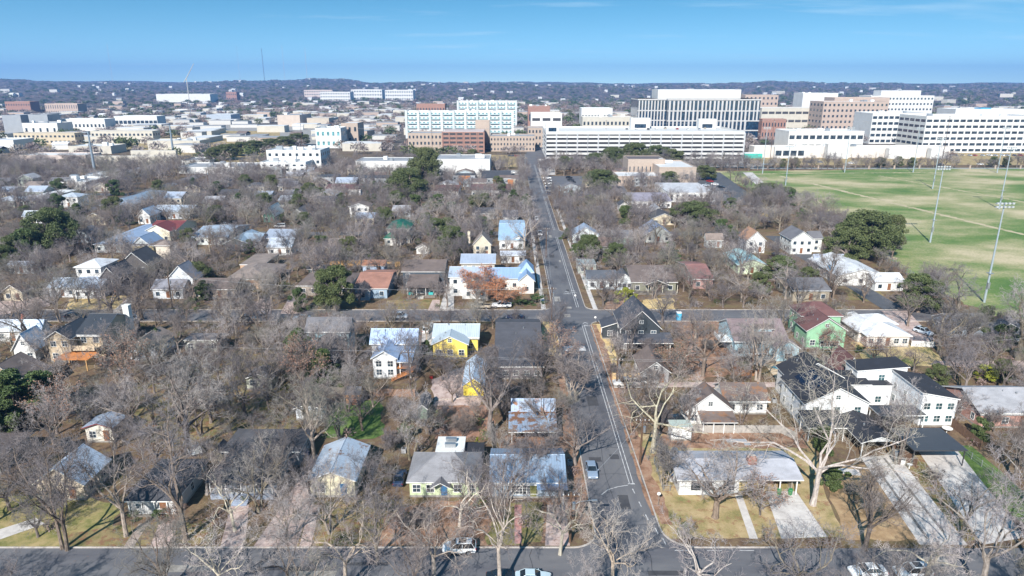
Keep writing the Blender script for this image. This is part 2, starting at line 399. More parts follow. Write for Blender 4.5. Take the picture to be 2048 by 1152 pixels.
for k, (a, b, w) in enumerate([((1560,352),(2300,530),3.2), ((1530,372),(1790,520),2.8), ((1760,352),(2300,450),2.0), ((1500,348),(2300,341),2.4)]):
    (ax, ay), (bx, by) = G(*a), G(*b); L = math.hypot(bx-ax, by-ay); nx, ny = -(by-ay)/L*w/2, (bx-ax)/L*w/2
    patch('worn_path', [(ax-nx,ay-ny),(bx-nx,by-ny),(bx+nx,by+ny),(ax+nx,ay+ny)], DIRT, px=False, jit=.5, seed=k)
# streets
zr = .060
patch('road', [(RX0(80.5),80.5),(RX1(80.5),80.5),(RX1(175),175),(RX0(175),175)], ASPH, False, zr)
patch('road', [(RX0(184.5),184.5),(RX1(184.5),184.5),(RX1(548),548),(RX0(548),548)], ASPH, False, zr)
patch('road', [(-420,70),(420,70),(420,80.49),(-420,80.49)], ASPH2, False, zr)
patch('road', [(-420,175.01),(118,175.01),(118,184.49),(-420,184.49)], ASPH2, False, zr)
for yy in (284, 392):
    patch('road', [(-460,yy),(RX0(yy)-.02,yy),(RX0(yy)-.02,yy+7.5),(-460,yy+7.5)], ASPH2, False, zr)
    patch('road', [(RX1(yy)+.02,yy),(104,yy),(104,yy+7.5),(RX1(yy)+.02,yy+7.5)], ASPH2, False, zr)
patch('road', [(-460,549),(900,549),(900,562),(-460,562)], ASPH2, False, zr)
patch('road', [(106,184.6),(112.5,184.6),(113.5,283),(107,283)], ASPHN, False, zr)
patch('road', [(-218,184.6),(-209,184.6),(-215,548),(-225,548)], ASPH2, False, zr)
patch('road', [(8,562.1),(24,562.1),(60,900),(30,900)], ASPH2, False, zr)
# corner fans and kerbs
KERB = surf('kerb_concrete', [(.26,.22,.19),(.36,.32,.29),(.43,.39,.36),(.48,.45,.42)], 1.2, 9, .9, ((.24,.12,.07), 1.5, .6, .6))
def corner(cx, cy, r, sx, sy):
    """asphalt between two road edges and the rounded kerb; (cx, cy) is where the edges would meet"""
    ox, oy = cx + sx*r, cy + sy*r; arc = []
    for k in range(9):
        t = k/8*math.pi/2; arc.append((ox - sx*r*math.cos(t), oy - sy*r*math.sin(t)))
    patch('road', [(cx, cy)] + arc, ASPH2, False, zr - .004)
    m = MB()
    for k in range(8):
        a, b = arc[k], arc[k+1]
        def off(p, d): 
            vx, vy = ox-p[0], oy-p[1]; L = math.hypot(vx, vy); return (p[0]+vx/L*d, p[1]+vy/L*d)
        q = [a, b, off(b,.2), off(a,.2)]
        if (q[1][0]-q[0][0])*(q[2][1]-q[1][1])-(q[1][1]-q[0][1])*(q[2][0]-q[1][0]) < 0: q = q[::-1]
        m.prism(q, 0, .19)
    struct('kerb', m, KERB)
for (ya, yb) in ((80.5, 175), (184.5, 284), (291.5, 392), (399.5, 549)):
    for xf, s in ((RX0, -1), (RX1, 1)):
        r = 4.5 if s > 0 and ya < 81 else 3.5
        y0, y1 = ya + r, yb - 3.5; xa, xb = xf(y0), xf(y1); k = .2*s
        q = [(xa,y0),(xb,y1),(xb+k,y1),(xa+k,y0)]
        if s > 0: q = q[::-1]
        struct('kerb', MB().prism(q, 0, .19), KERB)
        corner(xf(ya), ya, r, s, 1); corner(xf(yb), yb, 3.5, s, -1)
        w0, w1 = (2.0, 3.3) if s < 0 else (2.2, 3.5)
        if ya != 80.5:
            patch('sidewalk', [(xf(ya)+s*w0, ya+.6),(xf(yb)+s*w0, yb-.6),(xf(yb)+s*w1, yb-.6),(xf(ya)+s*w1, ya+.6)], CONCP, False, .052)
# litter gathered in the gutter and verge of the main road
patch('leaf_litter_ground', [(RX1(86)+.2,86),(RX1(172)+.2,172),(RX1(172)+1.6,172),(RX1(86)+2.2,86)], LITR, False, .050, .25)
patch('leaf_litter_ground', [(RX1(88)-.55,88),(RX1(172)-.3,172),(RX1(172)-.02,172),(RX1(88)-.02,88)], LITR, False, zr+.004, .12)
patch('leaf_litter_ground', [(RX0(86)-2.4,86),(RX0(150)-1.6,150),(RX0(150)-.22,150),(RX0(86)-.22,86)], LITR, False, .049, .2)
for (x0, x1, y, s) in ((-420, RX0(80.5)-3.5, 80.5, 1), (RX1(80.5)+4.5, 37, 80.5, 1), (-420, RX0(175)-3.5, 174.8, 1), (-420, RX0(184)-3.5, 184.5, 1), (RX1(184)+3.5, 118, 184.5, 1), (RX1(175)+3.5, 118, 174.8, 1)):
    struct('kerb', MB().box(x0, y, 0, x1, y+.2, .18), KERB)
struct('kerb', MB().box(-420, 69.8, 0, 420, 70, .18), KERB)
# painted lines
def strip(name, pts, w, m, z=zr+.008):
    mb = MB()
    for a, b in zip(pts[:-1], pts[1:]):
        L = math.hypot(b[0]-a[0], b[1]-a[1]); nx, ny = -(b[1]-a[1])/L*w/2, (b[0]-a[0])/L*w/2
        mb.face([(a[0]+nx,a[1]+ny,z),(a[0]-nx,a[1]-ny,z),(b[0]-nx,b[1]-ny,z),(b[0]+nx,b[1]+ny,z)])
    return struct(name, mb, m)
for (ya, yb) in ((96.5, 172), (187, 281), (294, 389), (402, 546)):
    for dx in (-1.75, -2.35): strip('lane_line', [(RX1(ya)+dx, ya), (RX1(yb)+dx, yb)], .13, PAINTW)
    strip('lane_line', [(RX0(ya)+.55, ya if ya > 97 else 130), (RX0(yb)+.55, yb)], .10, PAINTW)
strip('lane_line', [(RX1(96)-2.6,96.4),(RX1(96)-1.5,96.4)], .3, PAINTW, zr+.0095)
for k, q in enumerate([(19.2,95),(19.6,91.5),(20.0,88.2),(20.8,85.0),(21.4,82.6)]): strip('dashed_line', [q, (q[0]+.15, q[1]-1.3)], .16, PAINTW, zr+.0095)
pp = [G(1203,990), G(1216,980), G(1236,974), G(1256,971)]; strip('curved_line', pp, .14, PAINTW, zr+.0095)
for k in range(3): strip('lane_line', [(22.5+k*4.5, 80.0), (24.5+k*4.5, 80.0)], .12, PAINTW, zr+.0095)
CW = surf('worn_crosswalk_paint', [(.12,.12,.13),(.19,.19,.20),(.26,.26,.27),(.32,.32,.33)], 1.4, 14)
for yy in (168.2, 169.4): strip('crosswalk', [(RX0(yy)+.4,yy),(RX1(yy)-2.6,yy)], .35, CW, zr+.0085)
def symbol(x, y, s=1.0):
    """the bicycle marking: two rings, a frame, and a chevron ahead"""
    mb = MB(); z = zr + .0105
    def ring(cx, cy, r, w=.09):
        for k in range(12):
            a, b = k/12*6.283, (k+1)/12*6.283
            mb.face([(cx+math.cos(a)*r,cy+math.sin(a)*r,z),(cx+math.cos(a)*(r+w),cy+math.sin(a)*(r+w),z),(cx+math.cos(b)*(r+w),cy+math.sin(b)*(r+w),z),(cx+math.cos(b)*r,cy+math.sin(b)*r,z)])
    ring(x-.48*s, y, .28*s); ring(x+.48*s, y, .28*s)
    for a, b in (((-.48,0),(-.1,.55)), ((-.1,.55),(.35,.6)), ((.35,.6),(.48,0)), ((-.1,.55),(.05,0)), ((.05,0),(-.48,0)), ((.05,0),(.35,.6))):
        ax, ay, bx, by = x+a[0]*s, y+a[1]*s, x+b[0]*s, y+b[1]*s; L = math.hypot(bx-ax, by-ay); nx, ny = -(by-ay)/L*.05, (bx-ax)/L*.05
        mb.face([(ax+nx,ay+ny,z+.0004),(ax-nx,ay-ny,z+.0004),(bx-nx,by-ny,z+.0004),(bx+nx,by+ny,z+.0004)])
    for sg in (-1, 1): mb.face([(x,y+2.1*s,z),(x+sg*.55*s,y+1.5*s,z),(x+sg*.55*s,y+1.25*s,z),(x,y+1.8*s,z)][::sg])
    struct('bicycle_marking', mb, PAINTW)
for (u, v) in ((1146,664),(1172,652),(1147,586),(1134,588)): q = G(u, v); symbol(q[0], q[1], 1.3)
SC_ = surf('speed_cushion_paint', [(.30,.30,.31),(.38,.38,.39),(.44,.44,.45),(.5,.5,.5)], 1.2, 10)
for (u, dirn) in ((1137, -1), (1162, 1)):
    x, y = G(u, 697); mb = MB()
    mb.face([(x-1.1,y-1.6,zr+.006),(x+1.1,y-1.6,zr+.006),(x+.9,y-1.1,zr+.08),(x-.9,y-1.1,zr+.08)]).face([(x-.9,y-1.1,zr+.08),(x+.9,y-1.1,zr+.08),(x+.9,y+1.1,zr+.08),(x-.9,y+1.1,zr+.08)])
    mb.face([(x-.9,y+1.1,zr+.08),(x+.9,y+1.1,zr+.08),(x+1.1,y+1.6,zr+.006),(x-1.1,y+1.6,zr+.006)]).face([(x-1.1,y-1.6,zr+.006),(x-.9,y-1.1,zr+.08),(x-.9,y+1.1,zr+.08),(x-1.1,y+1.6,zr+.006)]).face([(x+1.1,y+1.6,zr+.006),(x+.9,y+1.1,zr+.08),(x+.9,y-1.1,zr+.08),(x+1.1,y-1.6,zr+.006)])
    struct('speed_cushion', mb, SC_)
    struct('arrow_marking', MB().face([(x-.6,y-dirn*.9,zr+.086),(x+.6,y-dirn*.9,zr+.086),(x,y+dirn*.9,zr+.086)][::dirn]), plain('fresh_white_paint', (.74,.74,.74), .7))
# drives and walks
for nm, pts, m in [
    ('driveway', [(1530,983),(1592,983),(1655,1074),(1563,1078)], CONCP), ('front_walk', [(1468,985),(1482,985),(1516,1078),(1499,1078)], CONCP),
    ('driveway', [(1722,916),(1792,908),(1935,1090),(1840,1090)], CONCP), ('driveway', [(1836,902),(1912,898),(2052,1075),(1965,1090)], CONCP),
    ('front_walk', [(1640,932),(1718,940),(1722,952),(1640,944)], CONCP), ('sidewalk', [(-40,1072),(72,1036),(90,1048),(-30,1090)], CONCP),
    ('front_walk', [(278,1048),(298,1046),(266,1096),(246,1096)], surf('brown_walk', [(.24,.19,.16),(.30,.24,.21),(.34,.28,.24),(.38,.32,.28)], .8, 9)), ('driveway', [(318,1046),(352,1032),(350,1096),(300,1096)], PINKC),
    ('front_walk', [(462,1010),(498,1010),(488,1096),(440,1096)], PINKC), ('driveway', [(572,1000),(628,905),(655,925),(592,1096),(505,1096)], PINKC),
    ('front_walk', [(620,1010),(640,1010),(622,1095),(598,1095)], PINKC), ('front_walk', [(1029,1010),(1043,1010),(1043,1088),(1029,1088)], surf('red_brick_walk', [(.28,.13,.11),(.40,.20,.18),(.46,.25,.23),(.5,.3,.28)], .8, 12)),
    ('driveway', [(1094,1010),(1130,1010),(1140,1092),(1090,1092)], PINKC),
    ('driveway', [(842,700),(862,700),(866,645),(846,645)], CONCP), ('driveway', [(1226,748),(1330,748),(1335,776),(1228,776)], CONCP),
    ('driveway', [(222,626),(256,596),(268,598),(250,628)], CONCP), ('driveway', [(560,628),(592,570),(628,560),(600,628)], PINKC), ('driveway', [(484,628),(520,598),(545,598),(540,628)], PINKC),
    ('driveway', [(878,622),(892,575),(908,575),(908,622)], CONCP), ('driveway', [(855,622),(865,600),(880,600),(878,622)], PINKC), ('yard_paving', [(-50,610),(95,590),(100,612),(-50,640)], PINKC),
    ('alley', [(1330,765),(1600,765),(1600,775),(1330,775)], PINKC), ('alley', [(1870,722),(2060,722),(2060,745),(1860,730)], PINKC), ('driveway', [(1762,622),(1815,622),(1870,680),(1830,690)], PINKC),
    ('parking_lot', [(1090,352),(1235,352),(1260,392),(1098,392)], ASPH2), ('parking_lot', [(1380,345),(1440,345),(1530,410),(1400,410)], ASPHN), ('parking_lot', [(1005,340),(1040,340),(1040,388),(1002,388)], CONC2),
    ('parking_lot', [(395,250),(640,250),(640,290),(395,290)], CONC2), ('parking_lot', [(1780,308),(2200,308),(2200,322),(1780,322)], ASPHN), ('parking_lot', [(1380,322),(1520,322),(1530,336),(1380,336)], CONC2),
    ('drive_loop', [(1485,345),(1505,345),(1560,395),(1540,395)], CONCP), ('dry_ground', [(960,310),(1040,310),(1035,335),(955,335)], TANL), ('dry_ground', [(1075,318),(1110,318),(1110,350),(1080,350)], CONCP),
    ('dry_ground', [(0,262),(560,262),(560,300),(0,300)], TANL), ('dry_ground', [(300,300),(640,300),(640,345),(300,345)], TANL), ('dry_ground', [(1500,295),(2060,295),(2060,330),(1500,330)], TANL)]:
    patch(nm, pts, m)
for (a, b) in (((1742,921),(1855,1078)), ((1768,917),(1888,1066))):
    (ax, ay), (bx, by) = G(*a), G(*b); patch('gravel_strip', [(ax-.22,ay),(ax+.22,ay),(bx+.22,by),(bx-.22,by)][::-1], surf('dark_gravel', [(.10,.095,.09),(.15,.14,.13),(.19,.18,.17),(.22,.21,.2)], 1.5, 14), False, .0585)
for v in (1005, 1040):
    a, b = G(1540, v), G(1640, v); strip('concrete_joint', [(a[0]+.6, a[1]), (b[0]-1.2, b[1])], .05, plain('dark_joint', (.22,.2,.18), .9), .0592)  # thin darker joint lines across the concrete
patch('pool_deck', [(1528,728),(1592,716),(1625,748),(1560,768)], surf('tan_pool_paving', [(.38,.28,.18),(.48,.37,.25),(.55,.43,.30),(.6,.5,.38)], .8, 8), z=.056)
patch('swimming_pool_water', [(1540,734),(1580,729),(1602,745),(1585,757),(1556,754),(1562,742)], WATER, z=.085)
x, y = G(1545, 747)

rq = random.Random(44); PAT = surf('asphalt_repair', [(.045,.045,.05),(.055,.055,.062),(.066,.066,.072),(.075,.075,.08)], .5, 20)
for k in range(26):
    if k < 15: y = rq.uniform(86, 330); x = rq.uniform(RX0(y)+.8, RX1(y)-3.6); w, d = rq.uniform(.6,2.2), rq.uniform(1,6)
    else: x = rq.uniform(-75, 80); y = rq.uniform(71.5, 78); w, d = rq.uniform(2,8), rq.uniform(.5,1.8)
    patch('asphalt_patch', [(x,y),(x+w,y),(x+w,y+d),(x,y+d)], PAT if k % 3 else CONC2, False, zr+.003+k*.0001, .04, seed=k)
TAR = plain('tar_seal', (.022,.022,.025), .5)
for k in range(22):
    if k < 14: y = 88+k*11+rq.uniform(-3,3); pts = [(RX0(y)+.3, y)]; 
    else: pts = [(-70+18*(k-14), 70.5)]
    for q in range(7): pts.append((pts[-1][0]+(1.3 if k < 14 else rq.uniform(-.5,.5)), pts[-1][1]+(rq.uniform(-.3,.3) if k < 14 else 1.4)))
    strip('tar_line', pts, .07, TAR, zr+.0063+k*.00002)
strip('tar_line', [((RX0(y)+RX1(y))/2+.25*math.sin(y*.3)-1, y) for y in range(86, 174, 3)], .06, TAR, zr+.0068)
# ---------------------------------------------------------------- tree prototypes
def bark(name, c, c2):
    m, nt, b = new_mat(name)
    p = pos(nt, (1,1,.35)); n = noise(nt, p, 3.5, 5, .7)
    oi = nt.nodes.new('ShaderNodeObjectInfo')
    col = ramp(nt, n, [(.35, c2), (.6, c)])
    # each tree has its own tone: some dark, some reddish, some pale
    tone = ramp(nt, oi.outputs['Random'], [(.0, (.55,.52,.52)), (.22, (1.0,.97,1.0)), (.42, (.95,.84,.74)), (.58, (.72,.70,.74)), (.74, (1.0,1.0,.82)), (.9, (1.55,1.48,1.42))])
    col = mix(nt, 1.0, col, tone, 'MULTIPLY')
    lk(nt, col, b.inputs['Base Color']); b.inputs['Roughness'].default_value = .9; b.inputs['Specular IOR Level'].default_value = .15
    return m
BARK = bark('bark', (.25,.22,.195), (.12,.10,.088))
TWIG = bark('twig_bark', (.275,.26,.265), (.165,.152,.155))
PALE = bark('pale_bark', (.50,.465,.42), (.25,.22,.19))
WPALE = bark('white_bark', (.50,.47,.44), (.27,.245,.225))
PTWIG = bark('pale_twig_bark', (.40,.37,.37), (.26,.235,.235))
def leafmat(name, stops, rnd=.5):
    m, nt, b = new_mat(name)
    n = noise(nt, pos(nt), .9, 5, .7); oi = nt.nodes.new('ShaderNodeObjectInfo')
    col = ramp(nt, n, [(.3, stops[0]), (.5, stops[1]), (.68, stops[2])])
    col = mix(nt, mth(nt, 'MULTIPLY', oi.outputs['Random'], rnd), col, stops[3])
    lk(nt, col, b.inputs['Base Color']); b.inputs['Roughness'].default_value = .6; b.inputs['Specular IOR Level'].default_value = .25
    b.inputs['Subsurface Weight'].default_value = 0
    return m
LOAK = leafmat('oak_leaf', [(.045,.06,.024), (.08,.105,.04), (.14,.16,.065), (.12,.125,.05)])
LJUN = leafmat('juniper_leaf', [(.03,.055,.024), (.06,.095,.034), (.10,.14,.05), (.10,.12,.04)])
LRUST = leafmat('rust_leaf', [(.22,.085,.04), (.42,.17,.08), (.54,.27,.15), (.38,.19,.10)], .3)
LBROWN = leafmat('brown_leaf', [(.14,.08,.06), (.26,.15,.11), (.36,.24,.18), (.2,.12,.08)], .3)
LPALM = leafmat('palm_leaf', [(.03,.05,.015), (.07,.10,.03), (.12,.14,.05), (.08,.09,.03)])
LYEL = leafmat('yellow_leaf', [(.10,.12,.02), (.20,.22,.03), (.32,.33,.05), (.2,.2,.04)])

class Tree:
    """skeleton grown limb by limb; limbs to one mesh, twigs to another"""
    def __init__(s, seed, H=12, spread=6, trunk_h=2.8, tr=.32, limbs=5, nb=(6,6,7), fork=35, up=.35, twr=.017, leafy=0, multi=1, gnarl=.22, lw=1.0, squash=1.0, minz=.22, sides=(7,5,3)):
        s.r = random.Random(seed); s.limb = MB(); s.tw = []; s.tips = []
        s.H, s.S, s.up, s.nb, s.gn, s.twr, s.sides = H, spread, up, nb, gnarl, twr, sides
        s.cz = trunk_h + (H - trunk_h) * .45; s.rz = (H - trunk_h) * .62; s.minz = H * minz
        r = s.r
        for k in range(multi):
            a = r.uniform(0, 6.28); d = Vector((math.cos(a)*.12*(multi > 1)*2 + r.uniform(-.06,.06), math.sin(a)*.12*(multi>1)*2 + r.uniform(-.06,.06), 1)).normalized()
            base = Vector((math.cos(a)*.25*(multi>1), math.sin(a)*.25*(multi>1), -.3))
            pts = [base]; p = base.copy()
            for q in range(4):
                p = p + d * (trunk_h + .3) / 4; d = (d + Vector((r.gauss(0,.05), r.gauss(0,.05), .1))).normalized(); pts.append(p.copy())
            t0 = tr / math.sqrt(multi)
            s.limb.tube(pts, [t0*1.5, t0*1.08, t0, t0*.95, t0*.92], sides[0])
            n = max(2, limbs // multi + (0 if multi == 1 else 1)); a0 = r.uniform(0, 6.28)
            for i in range(n):
                az = a0 + i * 6.283 / n + r.gauss(0, .3); tilt = R(fork) * r.uniform(.55, 1.3)
                if i == 0: tilt *= .35
                dd = Vector((math.cos(az)*math.sin(tilt), math.sin(az)*math.sin(tilt), math.cos(tilt)))
                st = pts[-1] - (pts[-1]-pts[-2]) * r.uniform(0, 1.0)
                L = math.hypot((H - trunk_h) * math.cos(tilt), spread * math.sin(tilt)*1.3) * r.uniform(.62, .84)
                s.branch(st, dd, L, t0 * r.uniform(.5, .68) * lw, 1)
    def inside(s, p):
        q = (p.x*p.x + p.y*p.y) / (s.S*s.S) + ((p.z - s.cz)/s.rz)**2
        return q
    def branch(s, p, d, L, rad, lev):
        r = s.r; n = (0, 7, 5, 4, 3)[lev] if lev < 5 else 2
        pts = [p.copy()]; rads = [rad]; ds = [d.copy()]
        g = s.gn * (1, 1, 1.15, 1.3, 1.3)[min(lev, 4)]
        for k in range(n):
            d = d + Vector((r.gauss(0, g), r.gauss(0, g), r.gauss(0, g*.8) + s.up * .16))
            if s.inside(p) > .8: d += Vector((-p.x*.02, -p.y*.02, -.06))
            if p.z < s.minz: d.z += .25
            d.normalize(); p = p + d * (L / n); pts.append(p.copy()); rads.append(max(s.twr*.9, rad * (1 - .78 * (k+1)/n))); ds.append(d.copy())
        if lev <= 2: s.limb.tube(pts, rads, s.sides[1] if lev == 1 else max(4, s.sides[2]))
        else: s.tw.append((pts, rads))
        if lev >= 4: s.tips.append(p.copy()); return
        m = s.nb[lev-1]
        for i in range(m):
            t = .18 + .82 * (i + r.uniform(.2, .9)) / m if lev > 1 else .25 + .75 * (i + r.uniform(.2, .9)) / m
            t = min(t, .995); k = min(int(t * n), n - 1); q = pts[k].lerp(pts[k+1], t * n - k)
            dd = ds[k+1]
            rv = Vector((r.gauss(0,1), r.gauss(0,1), r.gauss(0,1))).normalized(); side = dd.cross(rv)
            if side.length < .1: continue
            side.normalize(); an = R(r.uniform(28, 62)); nd = dd * math.cos(an) + side * math.sin(an)
            nl = L * r.uniform(.36, .62) * (1.0 if lev == 1 else .95) * (1.15 - .5*t)
            if lev == 3: nl = max(nl, .45)
            e = q + nd * nl
            if s.inside(e) > 1.12: nl *= .6
            if s.inside(q) > 1.45: continue
            s.branch(q, nd, nl, max(s.twr, rad * (1 - .78*t) * r.uniform(.42, .6)), lev + 1)
    def twigmesh(s, name, mats, leaves=None, thick=1.0):
        """three-sided twigs, optional leaf cards"""
        V = []; F = []; M = []
        for pts, rads in s.tw:
            base = len(V)
            d = (pts[-1] - pts[0]).normalized(); a = d.cross(Vector((.3,.2,1))).normalized(); b = d.cross(a)
            offs = [a, (-a*.5 + b*.87), (-a*.5 - b*.87)]
            for k, p in enumerate(pts):
                rr = rads[k] * thick
                for o in offs: q = p + o * rr; V.append((q.x, q.y, q.z))
            for k in range(len(pts)-1):
                i = base + 3*k
                for j in range(3):
                    j2 = (j+1) % 3
                    F.append((i+j, i+j2, i+3+j2, i+3+j)); M.append(0)
        if leaves:
            cnt, size, rad = leaves; r = s.r
            for t in s.tips:
                for _ in range(cnt):
                    if cnt < 1: break
                    c = t + Vector((r.gauss(0,rad), r.gauss(0,rad), r.gauss(0,rad*.7)))
                    u = Vector((r.gauss(0,1), r.gauss(0,1), r.gauss(0,1))).normalized(); w = u.cross(Vector((r.gauss(0,1), r.gauss(0,1), r.gauss(0,1)))).normalized()
                    sz = size * r.uniform(.6, 1.3); i = len(V)
                    for q in (c - u*sz, c + w*sz*.55, c + u*sz, c - w*sz*.55): V.append((q.x, q.y, q.z))
                    F.append((i, i+1, i+2, i+3)); M.append(1)
        return np_mesh(name, np.array(V), np.array(F), mats, np.array(M))

PROTO = {}
def proto(key, t, trunk_mat, crown_mats, leaves=None, thick=1.0):
    PROTO[key] = (t.limb.mesh('trunk', [trunk_mat]), t.twigmesh('crown', crown_mats, leaves, thick), t.H, t.S)
# bare, rounded hackberry / pecan crowns
for k in range(7):
    rr = random.Random(100 + k)
    t = Tree(11 + k*7, H=12 + rr.uniform(-1.5, 2.5), spread=6.2 + rr.uniform(-.8, 1.4), trunk_h=rr.uniform(2.2, 3.6), tr=.27, limbs=rr.choice([4,5,6]), nb=(7,8,7), fork=rr.uniform(36, 50), twr=.0115, multi=[1,1,2,1,3,1,1][k])
    proto('bare%d' % k, t, BARK, [TWIG])
for k in range(3):
    t = Tree(311 + k*5, H=15, spread=8.5, trunk_h=4, tr=.27, limbs=5, nb=(7,7,7), fork=44, twr=.013, gnarl=.3, up=.3, lw=.85)
    proto('pale%d' % k, t, PALE, [PTWIG], thick=1.0)
t = Tree(345, H=23, spread=18, trunk_h=6.5, tr=.36, limbs=7, nb=(8,7,6), fork=56, twr=.017, gnarl=.3, up=.2, lw=.8, minz=.3); proto('palebig', t, WPALE, [PTWIG])
t = Tree(352, H=17, spread=11, trunk_h=5, tr=.30, limbs=6, nb=(7,7,8), fork=48, twr=.013, gnarl=.28, up=.25, lw=.8); proto('palewide', t, PALE, [PTWIG])
t = Tree(901, H=6.5, spread=3.4, trunk_h=1.0, tr=.16, limbs=6, nb=(6,6,6), fork=38, twr=.013, multi=3); proto('small0', t, BARK, [TWIG])
t = Tree(907, H=4.2, spread=2.6, trunk_h=.4, tr=.1, limbs=8, nb=(6,6,6), fork=42, twr=.011, multi=4); proto('small1', t, BARK, [TWIG])
t = Tree(911, H=14, spread=5.6, trunk_h=3, tr=.28, limbs=5, nb=(8,7,6), fork=36, twr=.016); proto('rust', t, PALE, [PTWIG, LRUST], (4, .13, .34))
t = Tree(917, H=9, spread=5, trunk_h=1.6, tr=.2, limbs=5, nb=(6,6,5), fork=42, twr=.018); proto('brown', t, BARK, [TWIG, LBROWN], (2, .12, .3))
# evergreens: leaf sprays carried all through an uneven crown
def leafball(seed, S, Hh, z0, nclump, nleaf, size, mat, trunk_h, tr, name, cone=False, flat=1.0):
    r = np.random.RandomState(seed); rr = random.Random(seed)
    tm = MB(); pts = [(0,0,-.3), (rr.uniform(-.15,.15), rr.uniform(-.15,.15), trunk_h*.5), (rr.uniform(-.3,.3), rr.uniform(-.3,.3), trunk_h)]
    tm.tube(pts, [tr*1.4, tr, tr*.85], 7)
    C = []
    for k in range(nclump):
        if cone:
            h = rr.random()**.8; rad = S * (1 - h)**.75 * rr.uniform(.35, 1); a = rr.uniform(0, 6.28); c = (rad*math.cos(a), rad*math.sin(a), z0 + (Hh - z0) * h); cr = S * .32 * rr.uniform(.6, 1.1) * (1.1 - h*.6)
        else:
            a = rr.uniform(0, 6.28); q = math.sqrt(rr.random()); zz_ = rr.uniform(0, 1)
            prof = math.sqrt(max(0, 1 - (2*zz_ - .75)**2 / 1.6)) ; c = (S*.82*q*prof*math.cos(a), S*.82*q*prof*math.sin(a)*rr.uniform(.85,1), z0 + (Hh - z0) * zz_*.9); cr = S * rr.uniform(.11, .24)
        C.append((c, cr))
        if k % 3 == 0: tm.tube([pts[-1], tuple((pts[-1][j] + c[j]) * .5 for j in range(3)), c], [tr*.45, tr*.25, tr*.08], 4)
    V = []; 
    for c, cr in C:
        n = int(nleaf * (cr / (S*.22))**2)
        d = r.normal(size=(n,3)); d /= np.linalg.norm(d, axis=1)[:,None]; rad = cr * (r.uniform(.35, 1, n)**.5)[:,None]
        p = np.array(c) + d * rad * np.array([1,1,.72*flat]); u = r.normal(size=(n,3)) + d*.4; u /= np.linalg.norm(u, axis=1)[:,None]
        w = np.cross(u, d + r.normal(size=(n,3))*.7); w /= np.linalg.norm(w, axis=1)[:,None] + 1e-9; sz = size * r.uniform(.55, 1.3, n)[:,None]
        V.append(np.stack([p - u*sz, p + w*sz*.6, p + u*sz, p - w*sz*.6], 1))
    V = np.concatenate(V); F = np.arange(len(V)*4).reshape(-1, 4)
    PROTO[name] = (tm.mesh('trunk', [BARK]), np_mesh('crown', V.reshape(-1,3), F, [mat]), Hh, S)
leafball(1, 6.0, 9.5, 2.0, 105, 420, .15, LOAK, 3, .35, 'oak0')
leafball(2, 5.0, 8.0, 1.6, 80, 420, .14, LOAK, 2.4, .3, 'oak1')
leafball(3, 3.6, 9.5, .6, 60, 380, .13, LJUN, 1.2, .2, 'juniper0', cone=True)
leafball(4, 3.2, 5.0, .3, 34, 360, .12, LJUN, 1.0, .15, 'juniper1')
leafball(5, 1.5, 1.9, .0, 22, 160, .07, LJUN, .5, .06, 'bush0')
leafball(6, 2.6, 4.0, .2, 22, 140, .15, LYEL, 1.0, .1, 'yellow')
# palm
tm = MB().tube([(0,0,-.2),(.1,0,3),(.05,.1,6.2)], [.22,.18,.17], 8); cm2 = MB(); rp = random.Random(4)
for k in range(46):
    az = rp.uniform(0, 6.28); el = rp.uniform(-.7, 1.2); L = rp.uniform(1.1, 1.7); d = Vector((math.cos(az)*math.cos(el), math.sin(az)*math.cos(el), math.sin(el))); s_ = d.cross(Vector((0,0,1))).normalized()
    o0 = Vector((.05,.1,6.2)); m0 = o0 + d*L*.6
    for j in range(-4, 5):
        t = m0 + d*L*.6*math.cos(j*.33) + s_*L*.75*math.sin(j*.33) + Vector((0,0,-.18*abs(j)*.4)); w = s_*.05
        cm2.face([tuple(m0 - w*.6), tuple(m0 + w*.6), tuple(t)])
    cm2.face([tuple(o0 - s_*.03), tuple(o0 + s_*.03), tuple(m0)])
PROTO['palm'] = (tm.mesh('trunk', [BARK]), cm2.mesh('crown', [LPALM]), 7.6, 2)

TREES = []     # (x, y, key, height, width scale, label or None)
SRC = {}
def plant(x, y, key, h=None, w=None, rz=None, label=None, cat='tree', group=None, name=None):
    tm_, cm_2, H0, S0 = PROTO[key]
    sz = (h or H0) / H0; sx = sz if w is None else w / S0
    nm = name or {'bare':'bare_tree','pale':'pale_barked_tree','smal':'small_bare_tree','rust':'rust_leaved_tree','brow':'brown_leaved_tree','oak0':'evergreen_oak','oak1':'evergreen_oak','juni':'juniper_tree','bush':'round_shrub','yell':'yellow_green_shrub','palm':'palm_tree'}[key[:4]]
    e = put(nm, None, None, (x, y, 0), random.uniform(0, 6.28) if rz is None else rz, (sx, sx, sz)); e.empty_display_size = .3
    tag(e, label, cat, group)
    put('trunk', tm_, e); put('crown', cm_2, e)
    SRC.setdefault(key, e)
    return e
